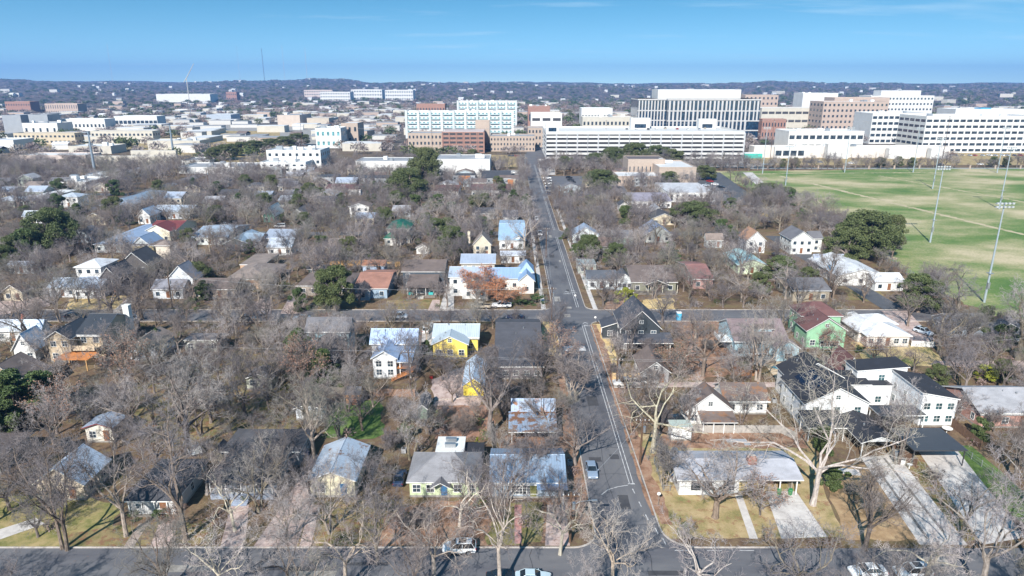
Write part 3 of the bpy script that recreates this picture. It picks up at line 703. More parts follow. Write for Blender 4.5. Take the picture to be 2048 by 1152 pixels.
# ---------------------------------------------------------------- buildings
FOOT = []            # footprints (x0, y0, x1, y1) kept clear of trees
LAND = []            # (x, y, phrase) landmarks that neighbouring things are described by
WHITE = plain('white_trim', (.74,.74,.73), .5); CREAMT = plain('cream_trim', (.66,.62,.52), .5)
DKTRIM = plain('dark_trim', (.05,.05,.055), .5); GREYT = plain('grey_trim', (.33,.34,.36), .5)
GLASS = glass('window_glass'); TEALG = glass('teal_glass', (.10,.24,.26), .1)
CONC = plain('concrete', (.44,.42,.39), .85, var=.25, sc=.5)
WOODF = plain('cedar_wood', (.50,.30,.13), .8, var=.3, sc=2); GREYW = plain('weathered_wood', (.20,.175,.15), .9, var=.3, sc=2)
ORANGEW = plain('orange_cedar', (.48,.19,.06), .7, var=.3, sc=2); REDBR = brick((.33,.10,.065)); METAL = plain('galvanised_metal', (.42,.44,.46), .4, .7)
PV = plain('solar_glass', (.008,.012,.03), .12); DOORB = plain('blue_door_paint', (.03,.14,.30), .45); DOORR = plain('red_door_paint', (.32,.05,.04), .45); DOORW = plain('brown_door', (.22,.10,.05), .5)
WINC = {}
def window_mesh(w, h, tr, bars=(1,1), gl=None):
    """white frame with glazing bars, and its pane"""
    key = (round(w,2), round(h,2), tr.name, bars, gl.name if gl else '')
    if key in WINC: return WINC[key]
    f = MB(); t = .09 if w < 3 else .12
    for (a, b_, c, d) in ((-w/2-t, -t, w/2+t, 0), (-w/2-t, h, w/2+t, h+t), (-w/2-t, 0, -w/2, h), (w/2, 0, w/2+t, h)):
        f.box(a, -.07, b_, c, .0, d)
    for k in range(1, bars[0]+1):
        if bars[0] == 0: break
        x = -w/2 + w*k/(bars[0]+1); f.box(x-.025, -.045, 0, x+.025, .0, h)
    for k in range(1, bars[1]+1):
        z = h*k/(bars[1]+1); f.box(-w/2, -.05, z-.03, w/2, .0, z+.03)
    p = MB().box(-w/2, -.03, 0, w/2, -.002, h)
    WINC[key] = (f.mesh('window', [tr]), p.mesh('pane', [gl or GLASS]))
    return WINC[key]
BOTHC = {}
def window_one(w, h, tr, gl=None):
    key = (round(w,2), round(h,2), tr.name, gl.name if gl else '')
    if key not in BOTHC:
        t = .1; f = MB().box(-w/2-t, -.06, -t, w/2+t, 0, h+t, 0); f.box(-w/2, -.085, 0, w/2, -.062, h, 1)
        BOTHC[key] = f.mesh('window', [tr, gl or GLASS])
    return BOTHC[key]

class B:
    """one building: an Empty at its base, its walls, roofs, windows ... as children"""
    def __init__(s, name, label, cat, ox, oy, group=None, phrase=None):
        s.root = thing(name, label, cat, (ox, oy, 0), group=group); s.ox, s.oy = ox, oy
        s.blocks = []
        if phrase: LAND.append((ox, oy, phrase))
    def part(s, name, mb, mats, parent=None):
        if not mb.v: return None
        mb.v = [(p[0]-s.ox, p[1]-s.oy, p[2]) for p in mb.v]
        return mb.build(name, mats, parent or s.root)
    def win(s, x, y, z, w, h, rz, tr, lod, bars=(1,1), gl=None):
        loc = (x - s.ox, y - s.oy, z)
        if lod == 0:
            f, p = window_mesh(w, h, tr, bars, gl); o = put('window', f, s.root, loc, rz); put('pane', p, o)
        else: o = put('window', window_one(w, h, tr, gl), s.root, loc, rz)
        return o

def roof_gable(mb, x0, y0, x1, y1, e, rise, axis, o=.45, t=.17, oe=None):
    oe = o if oe is None else oe
    if axis == 'X': a0, a1, b0, b1 = y0, y1, x0 - oe, x1 + oe; P = lambda a, b, z: (b, a, z)
    else: a0, a1, b0, b1 = x0, x1, y0 - oe, y1 + oe; P = lambda a, b, z: (a, b, z)
    m = (a0 + a1) / 2; sl = rise / (m - a0); lo = e - o * sl
    prof = [(a0 - o, lo), (m, e + rise), (a1 + o, lo)]
    for k in range(2):
        (p, z), (q, zq) = prof[k], prof[k+1]
        mb.face([P(p, b0, z+t), P(p, b1, z+t), P(q, b1, zq+t), P(q, b0, zq+t)], 0)
        mb.face([P(p, b0, z), P(p, b1, z), P(q, b1, zq), P(q, b0, zq)], 1)
        for b in (b0, b1): mb.face([P(p, b, z), P(p, b, z+t), P(q, b, zq+t), P(q, b, zq)], 1)
    for (p, z) in (prof[0], prof[2]): mb.face([P(p, b0, z), P(p, b1, z), P(p, b1, z+t), P(p, b0, z+t)], 1)
    # ridge cap
    mb.tube([P(m, b0, e+rise+t-.02), P(m, b1, e+rise+t-.02)], [.09,.09], 5, 0)
def roof_hip(mb, x0, y0, x1, y1, e, rise, o=.45, t=.17):
    X0, Y0, X1, Y1 = x0-o, y0-o, x1+o, y1+o; w, d = X1-X0, Y1-Y0; k = min(w, d)/2; sl = rise/(k-o); lo = e - o*sl; top = lo + sl*k
    if w >= d: r0, r1 = (X0+k, (Y0+Y1)/2), (X1-k, (Y0+Y1)/2)
    else: r0, r1 = ((X0+X1)/2, Y0+k), ((X0+X1)/2, Y1-k)
    c = [(X0,Y0), (X1,Y0), (X1,Y1), (X0,Y1)]
    A = [(p[0], p[1], lo+t) for p in c]; Bm = [(p[0], p[1], lo) for p in c]; T0 = (r0[0], r0[1], top+t); T1 = (r1[0], r1[1], top+t)
    if w >= d: fs = [(A[0], A[1], T1, T0), (A[1], A[2], T1), (A[2], A[3], T0, T1), (A[3], A[0], T0)]
    else: fs = [(A[0], A[1], T0), (A[1], A[2], T1, T0), (A[2], A[3], T1), (A[3], A[0], T0, T1)]
    for f in fs: mb.face(list(f), 0)
    for i in range(4): mb.face([Bm[i], Bm[(i+1)%4], A[(i+1)%4], A[i]], 1)
    mb.face(Bm[::-1], 1)
    for a, b_ in ((A[0], T0), (A[1], T1 if w >= d else T0), (A[2], T1), (A[3], T0 if w >= d else T1), (T0, T1)): mb.tube([a, b_], [.07,.07], 4, 0)
def roof_flat(mb, x0, y0, x1, y1, e, o=.1, par=.0):
    mb.box(x0-o, y0-o, e, x1+o, y1+o, e+.22, 1, 0)
    if par:
        t = .25
        for q in ((x0-o, y0-o, x1+o, y0-o+t), (x0-o, y1+o-t, x1+o, y1+o), (x0-o, y0-o+t, x0-o+t, y1+o-t), (x1+o-t, y0-o+t, x1+o, y1+o-t)):
            mb.box(q[0], q[1], e+.22, q[2], q[3], e+.22+par, 1)
def roof_shed(mb, x0, y0, x1, y1, e, rise, d, o=.4, t=.2):
    """d: side towards which the roof rises, one of N S E W"""
    X0, Y0, X1, Y1 = x0-o, y0-o, x1+o, y1+o
    zf = {'N': lambda x, y: e + rise*(y-y0)/(y1-y0), 'S': lambda x, y: e + rise*(y1-y)/(y1-y0), 'E': lambda x, y: e + rise*(x-x0)/(x1-x0), 'W': lambda x, y: e + rise*(x1-x)/(x1-x0)}[d]
    c = [(X0,Y0), (X1,Y0), (X1,Y1), (X0,Y1)]; A = [(p[0], p[1], zf(*p)+t) for p in c]; Bm = [(p[0], p[1], zf(*p)) for p in c]
    mb.face(A, 0); mb.face(Bm[::-1], 1)
    for i in range(4): mb.face([Bm[i], Bm[(i+1)%4], A[(i+1)%4], A[i]], 1)
    return zf
def walls(mb, b):
    x0, y0, x1, y1, e, rise, ty = b[:7]; z0 = b[7].get('z0', -.3)
    if ty in ('X', 'Y', 'H', 'F'):
        mb.box(x0, y0, z0, x1, y1, e, 0)
        if ty == 'X':
            m = (y0+y1)/2
            for x in (x0, x1): mb.face([(x,y0,e), (x,y1,e), (x,m,e+rise)])
        if ty == 'Y':
            m = (x0+x1)/2
            for y in (y0, y1): mb.face([(x0,y,e), (x1,y,e), (m,y,e+rise)])
    else:
        d = ty[1]
        zf = {'N': lambda x, y: e + rise*(y-y0)/(y1-y0), 'S': lambda x, y: e + rise*(y1-y)/(y1-y0), 'E': lambda x, y: e + rise*(x-x0)/(x1-x0), 'W': lambda x, y: e + rise*(x1-x)/(x1-x0)}[d]
        c = [(x0,y0), (x1,y0), (x1,y1), (x0,y1)]
        for i in range(4):
            p, q = c[i], c[(i+1)%4]; mb.face([(p[0],p[1],z0), (q[0],q[1],z0), (q[0],q[1],zf(*q)), (p[0],p[1],zf(*p))])
def roof_for(b, mb):
    x0, y0, x1, y1, e, rise, ty, op = b; o = op.get('o', .45)
    if ty in 'XY': roof_gable(mb, x0, y0, x1, y1, e, rise, ty, o)
    elif ty == 'H': roof_hip(mb, x0, y0, x1, y1, e, rise, o)
    elif ty == 'F': roof_flat(mb, x0, y0, x1, y1, e, op.get('o', .15), op.get('par', 0))
    else: roof_shed(mb, x0, y0, x1, y1, e, rise, ty[1], o)
def inside_other(blocks, me_, x, y, z):
    for b in blocks:
        if b is me_: continue
        if b[0]-.3 < x < b[2]+.3 and b[1]-.3 < y < b[3]+.3 and z < b[4] + .5*b[5]: return True
    return False
# blocks from the photograph's rows and columns (eave corners, ridge)
OV = .45
def gx(uL, uR, v, vr, e=3.1, rise=1.9, **k):
    xa, y = G(uL, v, e - .2); xb, _ = G(uR, v, e - .2); y0 = y + OV; yr = G(uL, vr, e + rise + .17)[1]
    return [xa+OV, y0, xb-OV, max(y0 + 2*(yr-y0), y0+3.5), e, rise, 'X', k]
def hp(uL, uR, v, vr, e=3.1, rise=2.0, **k):
    b = gx(uL, uR, v, vr, e, rise, **k); b[6] = 'H'
    if 'dep' in k: b[3] = b[1] + k['dep']
    return b
def gy(uL, uR, v, vp, vf, e=3.1, dep=None, **k):
    xa, y = G(uL, v, e - .2); xb, _ = G(uR, v, e - .2); y0 = y + OV; r = max(.8, ZAT(vp, y) - e - .17); y1 = G(uL, vf, e + r + .17)[1] - OV if dep is None else y0 + dep
    return [xa+OV, y0, xb-OV, max(y1, y0+3), e, r, 'Y', k]
def fl(uL, uR, v, vb, e=3.2, dep=None, **k):
    xa, y = G(uL, v, e); xb, _ = G(uR, v, e); y1 = G(uL, vb, e)[1] if dep is None else y + dep
    return [xa, y, xb, y1, e, 0, 'F', k]
def sd_(uL, uR, v, vb, e=3.2, rise=1.0, d='N', dep=None, **k):
    b = fl(uL, uR, v, vb, e, dep, **k); b[5] = rise; b[6] = 'S' + d; return b

def house(label, wall, roof, blocks, lod=0, tr=None, name='house', cat='house', phrase=None, nwin=None, door=DOORW, chim=None, vents=2, group=None, extra=None, wh=1.25, gl=None, sides=True, bars=(1,1)):
    tr = tr or WHITE
    x0 = min(b[0] for b in blocks); x1 = max(b[2] for b in blocks); y0 = min(b[1] for b in blocks); y1 = max(b[3] for b in blocks)
    H = B(name, label, cat, (x0+x1)/2, (y0+y1)/2, group, phrase); H.blocks = blocks; rd = random.Random(label)
    for b in blocks:
        FOOT.append((b[0]-.5, b[1]-.5, b[2]+.5, b[3]+.5))
        op = b[7]; bx0, by0, bx1, by1, e, rise, ty = b[:7]
        if not op.get('open'):
            w = MB(); walls(w, b); H.part('wall', w, [op.get('wall', wall)])
            if lod == 0:
                sk = MB().box(bx0-.04, by0-.04, -.3, bx1+.04, by1+.04, .35); H.part('foundation', sk, [CONC2])
        else:
            for px in (bx0+.15, bx1-.15):
                for py in (by0+.15, by1-.15): H.part('post', MB().box(px-.07, py-.07, -.1, px+.07, py+.07, e + (rise if ty in ('SN','SE','SW','SS') else 0)*0), [op.get('post', tr)])
            if ty in 'XY':
                w = MB(); m_ = (bx0+bx1)/2
                if ty == 'Y':
                    for y in (by0, by1): w.face([(bx0,y,e), (bx1,y,e), (m_,y,e+rise)])
                    H.part('gable', w, [op.get('wall', tr)])
        r = MB(); roof_for(b, r)
        rm = op.get('roof', roof)
        if callable(rm): rm = rm('X' if ty in ('X','H','SN','SS') and (ty != 'H' or (bx1-bx0) >= (by1-by0)) else ('Y' if ty in ('Y','SE','SW') else 'X'))
        ro = H.part('roof', r, [rm, op.get('trim', tr)])
        if op.get('pv'):
            for (fx0, fx1, t0, t1, side) in op['pv']:
                # panels on the slope: fractions along the ridge and down the slope
                n = MB(); m_ = (bx0+bx1)/2; hw = (bx1-bx0)/2
                nn = 5
                for k in range(nn):
                    for j in range(2):
                        a0 = by0 + (by1-by0)*(fx0+(fx1-fx0)*k/nn)+.03; a1 = by0 + (by1-by0)*(fx0+(fx1-fx0)*(k+1)/nn)-.03
                        s0 = t0+(t1-t0)*j/2+.01; s1 = t0+(t1-t0)*(j+1)/2-.01
                        q = [(m_+side*hw*s, a, e+rise*(1-s)+.27) for (s, a) in ((s0,a0),(s1,a0),(s1,a1),(s0,a1))]
                        n.face(q)
                H.part('solar_panel', n, [PV])
        if vents and rise > .5 and lod == 0:
            for k in range(vents):
                vm = MB()
                t = rd.uniform(.2,.8)
                if ty == 'X': vx = bx0+(bx1-bx0)*t; vy = by0+(by1-by0)*rd.uniform(.25,.45); vz = e+rise*(1-abs(vy-(by0+by1)/2)/((by1-by0)/2))
                else: vx = bx0+(bx1-bx0)*rd.uniform(.25,.4); vy = by0+(by1-by0)*t; vz = e+rise*(1-abs(vx-(bx0+bx1)/2)/((bx1-bx0)/2))
                if ty in ('X','Y'): vm.cyl(vx, vy, vz, vz+.55, .07 if k else .16, 6)
                H.part('roof_vent', vm, [METAL])
        if lod == 0 and ty == 'X' and not op.get('open'):
            H.part('gutter', MB().box(bx0-.4, by0-.62, e-.38, bx1+.4, by0-.50, e-.25), [tr])
        if op.get('open') or op.get('nowin'): continue
        if e < 2.6 and not op.get('win'): continue
        rows = [0.95 + op.get('zb', 0)] if e < 5 else [1.0, e - 2.05]
        W_ = bx1-bx0; D_ = by1-by0
        n = op.get('n', nwin) or max(1, round(W_/3.1))
        did = False
        for ri, z in enumerate(rows):
            if z + wh + .15 > e: z = max(.3, e - wh - .25)
            for k in range(n):
                x = bx0 + W_*(k+.5)/n
                if inside_other(blocks, b, x, by0-.2, z): continue
                ww = .95 if n*1.6 > W_ else 1.15
                if ri == 0 and not did and k == n//2 and n > 1 and door and not op.get('nodoor') and b is blocks[0]:
                    dm = MB().box(x-.5, by0-.07, .36, x+.5, by0-.005, 2.4); dob = H.part('door', dm, [door]); did = True
                    if lod == 0: H.part('handle', MB().box(x+.32, by0-.12, 1.35, x+.4, by0-.07, 1.45), [METAL], dob)
                    continue
                H.win(x, by0, z, ww, wh, 0, tr, lod, bars, gl)
            if ty == 'Y' and rise > 1.8 and ri == len(rows)-1 and lod == 0 and not op.get('noattic'):
                H.win((bx0+bx1)/2, by0, e + rise*.25, .8, .8, 0, tr, lod, bars, gl)
            if sides:
                ns = max(1, round(D_/4.2))
                for k in range(ns):
                    y = by0 + D_*(k+.5)/ns
                    for (x, rz) in ((bx0, -math.pi/2), (bx1, math.pi/2)):
                        if (x == bx0 and (bx0+bx1) < -30) or (x == bx1 and (bx0+bx1) > 30) and lod: continue
                        if inside_other(blocks, b, x + (.2 if x == bx1 else -.2), y, z): continue
                        H.win(x, y, z, .9, wh, rz, tr, lod, bars, gl)
    if chim:
        cx, cy, ch, cm_m = chim
        c = MB().box(cx-.45, cy-.35, 0, cx+.45, cy+.35, ch).box(cx-.52, cy-.42, ch, cx+.52, cy+.42, ch+.15).box(cx-.2, cy-.2, ch+.15, cx+.2, cy+.2, ch+.45)
        H.part('chimney', c, [cm_m])
    if extra: extra(H)
    return H
def porch(H, x0, y0, x1, y1, z, n, post, rail=None, deck=None, dz=.45, steps=None):
    """deck, posts and railings of a front porch"""
    H.part('porch_deck', MB().box(x0, y0, -.1, x1, y1, dz), [deck or GREYW])
    for k in range(n):
        x = x0 + .1 + (x1-x0-.2)*k/(n-1); H.part('post', MB().box(x-.07, y0+.03, dz, x+.07, y0+.17, z), [post])
    if rail:
        m = MB().box(x0, y0+.06, dz+.85, x1, y0+.12, dz+.92).box(x0, y0+.06, dz+.1, x1, y0+.12, dz+.15); k = x0+.15
        while k < x1: m.box(k-.025, y0+.07, dz+.1, k+.025, y0+.11, dz+.86); k += .22
        H.part('railing', m, [rail])
    if steps:
        s0, s1, nst = steps; m = MB()
        for q in range(nst): m.box(s0, y0-.3*(q+1), -.05, s1, y0-.3*q, dz*(1-(q+1)/(nst+1)))
        H.part('steps', m, [deck or CONC])
# colours
S = siding
Wh, Cr, Ye, Lg, Mi, Lb, Dg, Tn, Bg = (.70,.70,.69), (.60,.53,.40), (.74,.58,.13), (.50,.58,.37), (.27,.50,.32), (.42,.60,.68), (.045,.05,.058), (.36,.28,.19), (.43,.39,.32)
def MR(c, lit=0.0): return lambda ax: metal_roof(c, ax, lit)
BLUEM = MR((.28,.37,.50)); PALEM = MR((.47,.53,.62)); LIGHTM = MR((.55,.60,.64)); DARKM = MR((.055,.06,.07)); TEALM = MR((.45,.66,.66))
DKS = shingle((.055,.056,.065)); GRS = shingle((.13,.128,.14)); BRS = shingle((.135,.105,.095)); MAR = shingle((.125,.06,.058)); TNS = shingle((.21,.17,.15)); ORS = shingle((.30,.15,.11)); WHS = shingle((.52,.53,.55)); LGS = shingle((.30,.30,.32)); BLK = shingle((.022,.024,.032)); BRL = shingle((.135,.105,.095), .35); REDM = MR((.23,.06,.055)); GREENM = MR((.02,.13,.08))
# ---------------------------------------------------------------- houses of the front block
# south side, left to right
b = [G(0,915,3)[0]-14, G(0,915,3)[1], G(0,915,3)[0], G(63,868,3)[1], 3.1, 2.0, 'H', {}]
b[2] -= .45
house('grey-green house with brown shingle hip roof at the left picture edge', S((.20,.215,.18)), BRS, [b], phrase='the grey-green house with the brown hip roof')
def ex(H):
    x0,y0,x1 = Bk[0][0], Bk[0][1], Bk[0][2]; H.part('porch_step', MB().box(x0+1.5, y0-1.2, -.1, x0+3.5, y0, .35), [CONC])
Bk = [gy(60,168,972,938,887, e=3.0)]
house('cream stone cottage under a long pale metal gable roof', brick((.62,.52,.40), (.62,.56,.46), 2.2), PALEM, Bk, extra=ex, phrase='the cream stone cottage', tr=CREAMT)
Bk2 = [hp(244,352,1004,950, e=2.9, rise=2.0, dep=11)]
def ex(H):
    b = Bk2[0]; porch(H, b[0]+.2, b[1]-.3, b[2]-1.0, b[1], 2.75, 4, WHITE, WHITE)
house('charcoal shingle bungalow with small white railed porch behind round hedges', S((.5,.5,.5)), DKS, Bk2, extra=ex, phrase='the charcoal-roofed bungalow', vents=1)
Bk3 = [hp(412,545,966,905, e=3.3, rise=2.3, dep=13), hp(440,600,905,850, e=3.2, rise=1.8, dep=7)]
Bk3[0][1] += 2.2
def ex(H):
    b = Bk3[0]; porch(H, b[0]-.2, b[1]-2.4, b[0]+9.6, b[1], 3.1, 5, WHITE, WHITE, plain('blue_grey_deck', (.28,.33,.42), .7), dz=1.0, steps=(b[0]+3.6, b[0]+6.0, 6))
    H.part('porch_roof', MB().box(b[0]-.6, b[1]-2.8, 3.12, b[0]+10.2, b[1]-.4, 3.3), [DKS, WHITE])
house('dark shingle house with white balustrade porch and wide front steps', S((.30,.33,.37)), DKS, Bk3, extra=ex, phrase='the house with the white balustrade porch', vents=1)
house('tiny cream shed with dark roof beside the balustrade porch house', S(Cr), DKS, [gy(416,447,912,899,885, e=2.1, nodoor=1, o=.2)], name='shed', cat='shed', vents=0, nwin=1, sides=False)
house('pale cream house under a weathered blue-white metal gable roof', S((.62,.57,.42)), MR((.46,.53,.62), .12), [gy(611,713,965,944,873, e=3.1)], phrase='the pale cream house with the metal gable', door=DOORB)
Bk = [hp(812,962,966,905, e=3.0, rise=2.3), fl(872,926,907,876, e=3.6, roof=plain('white_membrane', (.66,.66,.65), .7), wall=S(Wh), nowin=1)]
def ex(H):
    b = Bk[0]; r = MB(); xd = (b[0]+b[2])/2 - .4; roof_gable(r, xd-1.2, b[1]-1.3, xd+1.2, b[1], 2.65, .7, 'Y', .25, .12); H.part('door_hood', r, [GRS, WHITE])
    f = Bk[1]
    for q in (.35, .7):
        yy = f[1]+(f[3]-f[1])*q; xx = (f[0]+f[2])/2; H.part('air_conditioner', MB().box(xx-.9, yy-.35, 3.82, xx+.9, yy+.35, 4.5).box(xx-.7, yy-.36, 3.95, xx+.7, yy-.355, 4.4), [METAL])
    H.part('back_porch_roof', MB().box(f[2]+.1, f[1]-.5, 2.9, f[2]+3.4, f[3]-.5, 3.05), [BLK])
    for px in (f[2]+.3, f[2]+3.2): H.part('post', MB().box(px-.06, f[3]-.7, 0, px+.06, f[3]-.58, 2.9), [WHITE])
house('pale green house with grey roof, white flat rear roof and blue door', S(Lg), LGS and shingle((.20,.20,.215)), Bk, extra=ex, door=DOORB, phrase='the pale green house with the blue door', nwin=5)
def ex(H):
    b = Bk4[0]
    for xx in (b[0]+4.2, b[2]-5.2):
        m, p = window_mesh(2.3, 1.5, WHITE, (3,2)); o = put('window', m, H.root, (xx-H.ox, b[1]-H.oy-.02, .8)); put('pane', p, o)
    for px in (b[2]-.2,): H.part('post', MB().box(px-.09, b[1]-1.8, 0, px+.09, b[1]-1.62, 2.9), [WHITE])
    r = MB(); r.box(b[2]-4.2, b[1]-2.0, 2.72, b[2]+.45, b[1]-.5, 2.86); H.part('porch_roof', r, [metal_roof((.27,.38,.56), 'X'), WHITE])
    H.part('door', MB().box(b[0]+5.9, b[1]-.08, .35, b[0]+6.9, b[1]-.01, 2.4), [plain('olive_door', (.2,.2,.08), .5)])
Bk4 = [gx(978,1134,968,927, e=3.0, rise=1.7, nowin=1)]
Bk4[0][3] = Bk4[0][1] + 9.5
house('blue metal roofed house with two white gridded picture windows by the parked silver car', S((.33,.40,.48)), MR((.26,.35,.47), .08), Bk4, extra=ex, phrase='the blue metal roofed house at the corner')
Bk = [gx(1022,1112,830,797, e=3.2, rise=1.9), sd_(1022,1110,863,832, e=2.7, rise=.5, d='N', open=1, roof=MR((.32,.40,.52), .55))]
house('blue-grey metal roofed house strewn with brown leaves, back porch above a fenced garden', S((.36,.40,.44)), MR((.29,.36,.47), .2), Bk, phrase='the leaf-strewn blue-grey roof')
# north half of the block, left to right
house('cream gabled house with brown shingle roof at the left picture edge', S((.66,.52,.36)), BRS, [gy(-60,57,763,731,703, e=3.4)], phrase='the cream gabled house')
house('white metal roofed house with brick chimney, left of the dark-roofed two-storey house', S(Wh), PALEM, [gx(-40,82,662,641, e=3.3), gy(20,70,700,668,650, e=3.3, wall=S(Wh))], phrase='the white metal roofed house', chim=(G(48,648,4)[0], G(48,648,4)[1], 6.2, REDBR))
bb = [gy(90,142,672,664,636, e=6.0), gx(128,242,677,637, e=5.9, rise=2.6)]
x_, y_ = G(132, 676, 6.0)
bb = [[G(95,675,6)[0], y_+0, G(140,675,6)[0], y_+9, 6.0, 1.7, 'Y', {}], [G(140,676,6)[0]+.01, y_+2.5, G(196,672,6)[0], y_+16, 6.0, 2.6, 'X', {}]]
def ex(H):
    b1 = bb[1]; H.part('balcony', MB().box(b1[0]+.1, b1[1]-2.6, 2.9, b1[2]-.5, b1[1], 3.15).box(b1[0]+.1, b1[1]-2.6, 3.15, b1[2]-.5, b1[1]-2.45, 4.1), [S((.62,.50,.36))])
    H.part('chimney', MB().box(b1[2]-.2, b1[3]-3.2, 0, b1[2]+1.2, b1[3]-1.8, 9.4).box(b1[2]-.3, b1[3]-3.3, 9.4, b1[2]+1.3, b1[3]-1.7, 9.6), [plain('white_stucco', (.72,.71,.68), .8)])
    z = 2.6; xa, xb, ya, yb = b1[0]-1, b1[0]+6.0, b1[1]-7.5, b1[1]-2.8
    for px in (xa, xb):
        for py in (ya, yb): H.part('pergola_post', MB().box(px-.1, py-.1, 0, px+.1, py+.1, z), [WOODF])
    m = MB(); k = ya
    while k < yb: m.box(xa-.4, k, z, xb+.4, k+.08, z+.2); k += .55
    H.part('pergola_rafters', m, [ORANGEW])
house('two-storey beige house with dark standing-seam roof, balcony and white chimney', S((.52,.42,.30)), DARKM, bb, extra=ex, phrase='the beige two-storey house with the white chimney', tr=WHITE)
house('small white gabled cottage half hidden by brush right of the beige two-storey house', S((.60,.64,.72)), TNS, [gy(246,312,700,682,652, e=3.2)], phrase='the small white gabled cottage')
house('sage shed with white-edged gable among the bare trees of the left gardens', S((.42,.44,.36)), GRS, [gy(486,545,760,748,728, e=2.6)], name='shed', cat='shed', sides=False, nwin=2, phrase='the sage shed')
house('low flat-roofed back building with a thin white roof edge between bare trees', S((.35,.36,.33)), GRS, [fl(368,438,681,668, e=3.0)], name='outbuilding', cat='outbuilding')
house('small white metal roofed cottage with red-trimmed gable, behind the stone cottage', S((.66,.62,.54)), MR((.36,.42,.52)), [gy(162,226,859,848,822, e=3.0, trim=plain('dark_red_trim', (.22,.05,.05), .5))], phrase='the small cottage with red-trimmed gable')
house('white garage with olive gable in the garden left of the green lawn', S((.60,.64,.70)), DKS, [gy(585,646,820,811,788, e=2.6, nowin=1)], name='garage', cat='garage', sides=False, vents=0, extra=lambda H: (H.part('garage_door', MB().box(H.ox-1.5, H.blocks[0][1]-.06, .1, H.ox+1.5, H.blocks[0][1]-.005, 2.2), [WHITE])), phrase='the white garage with the olive gable')
house('orange cedar garden shed with double doors by the green lawn', S((.62,.33,.16), 'X'), GRS, [gx(686,722,793,784, e=2.3, rise=.8, nowin=1, o=.25)], name='shed', cat='shed', tr=plain('cedar_trim', (.5,.28,.14), .7), sides=False, vents=0, extra=lambda H: H.part('door', MB().box(H.ox-.7, H.blocks[0][1]-.06, .1, H.ox+.7, H.blocks[0][1]-.005, 1.9), [ORANGEW]), phrase='the cedar garden shed')
house('narrow grey-green garden shed with dark metal roof', S((.16,.21,.17)), MR((.08,.085,.10)), [gy(830,858,822,817,780, e=2.4, nowin=1, o=.2)], name='shed', cat='shed', sides=False, vents=0, phrase='the narrow grey-green shed')
bb = [gx(608,700,664,634, e=6.0, rise=2.2)]
xl, yl = bb[0][0], bb[0][1]
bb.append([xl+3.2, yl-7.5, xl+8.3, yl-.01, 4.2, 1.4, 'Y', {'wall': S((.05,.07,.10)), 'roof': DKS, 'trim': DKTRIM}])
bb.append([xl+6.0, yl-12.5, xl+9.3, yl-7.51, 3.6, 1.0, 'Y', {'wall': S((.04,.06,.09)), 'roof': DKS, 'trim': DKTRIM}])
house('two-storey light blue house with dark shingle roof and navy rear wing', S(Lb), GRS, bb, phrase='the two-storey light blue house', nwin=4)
b0 = gx(738,835,688,657, e=6.0, rise=2.2)
b1 = [b0[0]+1.5, b0[1]-6.5, b0[0]+6.5, b0[1]-.01, 5.0, 1.5, 'Y', {}]
def ex(H):
    r = MB(); roof_shed(r, b1[2]+.6, b1[1], b0[2]-.3, b0[1], 4.0, 1.0, 'N'); H.part('porch_roof', r, [metal_roof((.28,.40,.60), 'X'), WHITE])
    for px in (b1[2]+.8, b0[2]-.5): H.part('post', MB().box(px-.1, b1[1]+.1, 0, px+.1, b1[1]+.3, 4.0), [WHITE])
    s = MB()
    for q in range(12): s.box(b1[2]+3.6-q*.42, b1[1]-1.2, 2.5-q*.21, b1[2]+4.0-q*.42, b1[1]-.1, 2.62-q*.21)
    s.tube([(b1[2]+4, b1[1]-1.25, 2.4), (b1[2]-1, b1[1]-1.25, -.05)], [.12,.12], 4); s.tube([(b1[2]+4, b1[1]-1.25, 3.3), (b1[2]-1, b1[1]-1.25, .85)], [.05,.05], 4)
    H.part('stairs', s, [ORANGEW]); H.part('deck', MB().box(b1[2]+.2, b1[1]-.2, 2.5, b1[2]+4.2, b0[1], 2.62), [ORANGEW])
house('white two-storey house with blue metal roofs and a wooden outside stair', S((.68,.70,.72)), MR((.38,.48,.66)), [b0, b1], extra=ex, phrase='the white house with the wooden outside stair')
b0 = gx(861,958,684,651, e=3.9, rise=1.6)
b0[1] += 2.5
b1 = [b0[0]+.25, b0[1]-4.2, b0[0]+8.2, b0[1]-.01, 3.7, 1.9, 'Y', {'n': 3, 'nodoor': 1}]
SH_D = plain('slate_shutter', (.12,.16,.19), .6)
house('sunny yellow house with pale standing-seam metal roof', S(Ye), MR((.50,.56,.60)), [b1, b0], phrase='the yellow house', door=None)
house('small yellow outbuilding with long white metal gable roof', S((.78,.62,.08)), MR((.52,.62,.74)), [gy(922,971,774,757,708, e=2.7, nowin=1, o=.3)], name='outbuilding', cat='outbuilding', sides=False, vents=0, phrase='the yellow outbuilding')
b0 = gx(989,1085,700,645, e=3.4, rise=2.6)
b1 = [b0[0]+1.0, b0[1]-9.5, b0[0]+10.2, b0[1]-2.0, 3.0, .9, 'SN', {'wall': S((.18,.16,.17))}]
house('wide charcoal-roofed house on the street corner with a lower rear wing', S((.30,.25,.26)), shingle((.065,.066,.078)), [b0, b1], phrase='the charcoal-roofed corner house', nwin=4, wh=1.0)
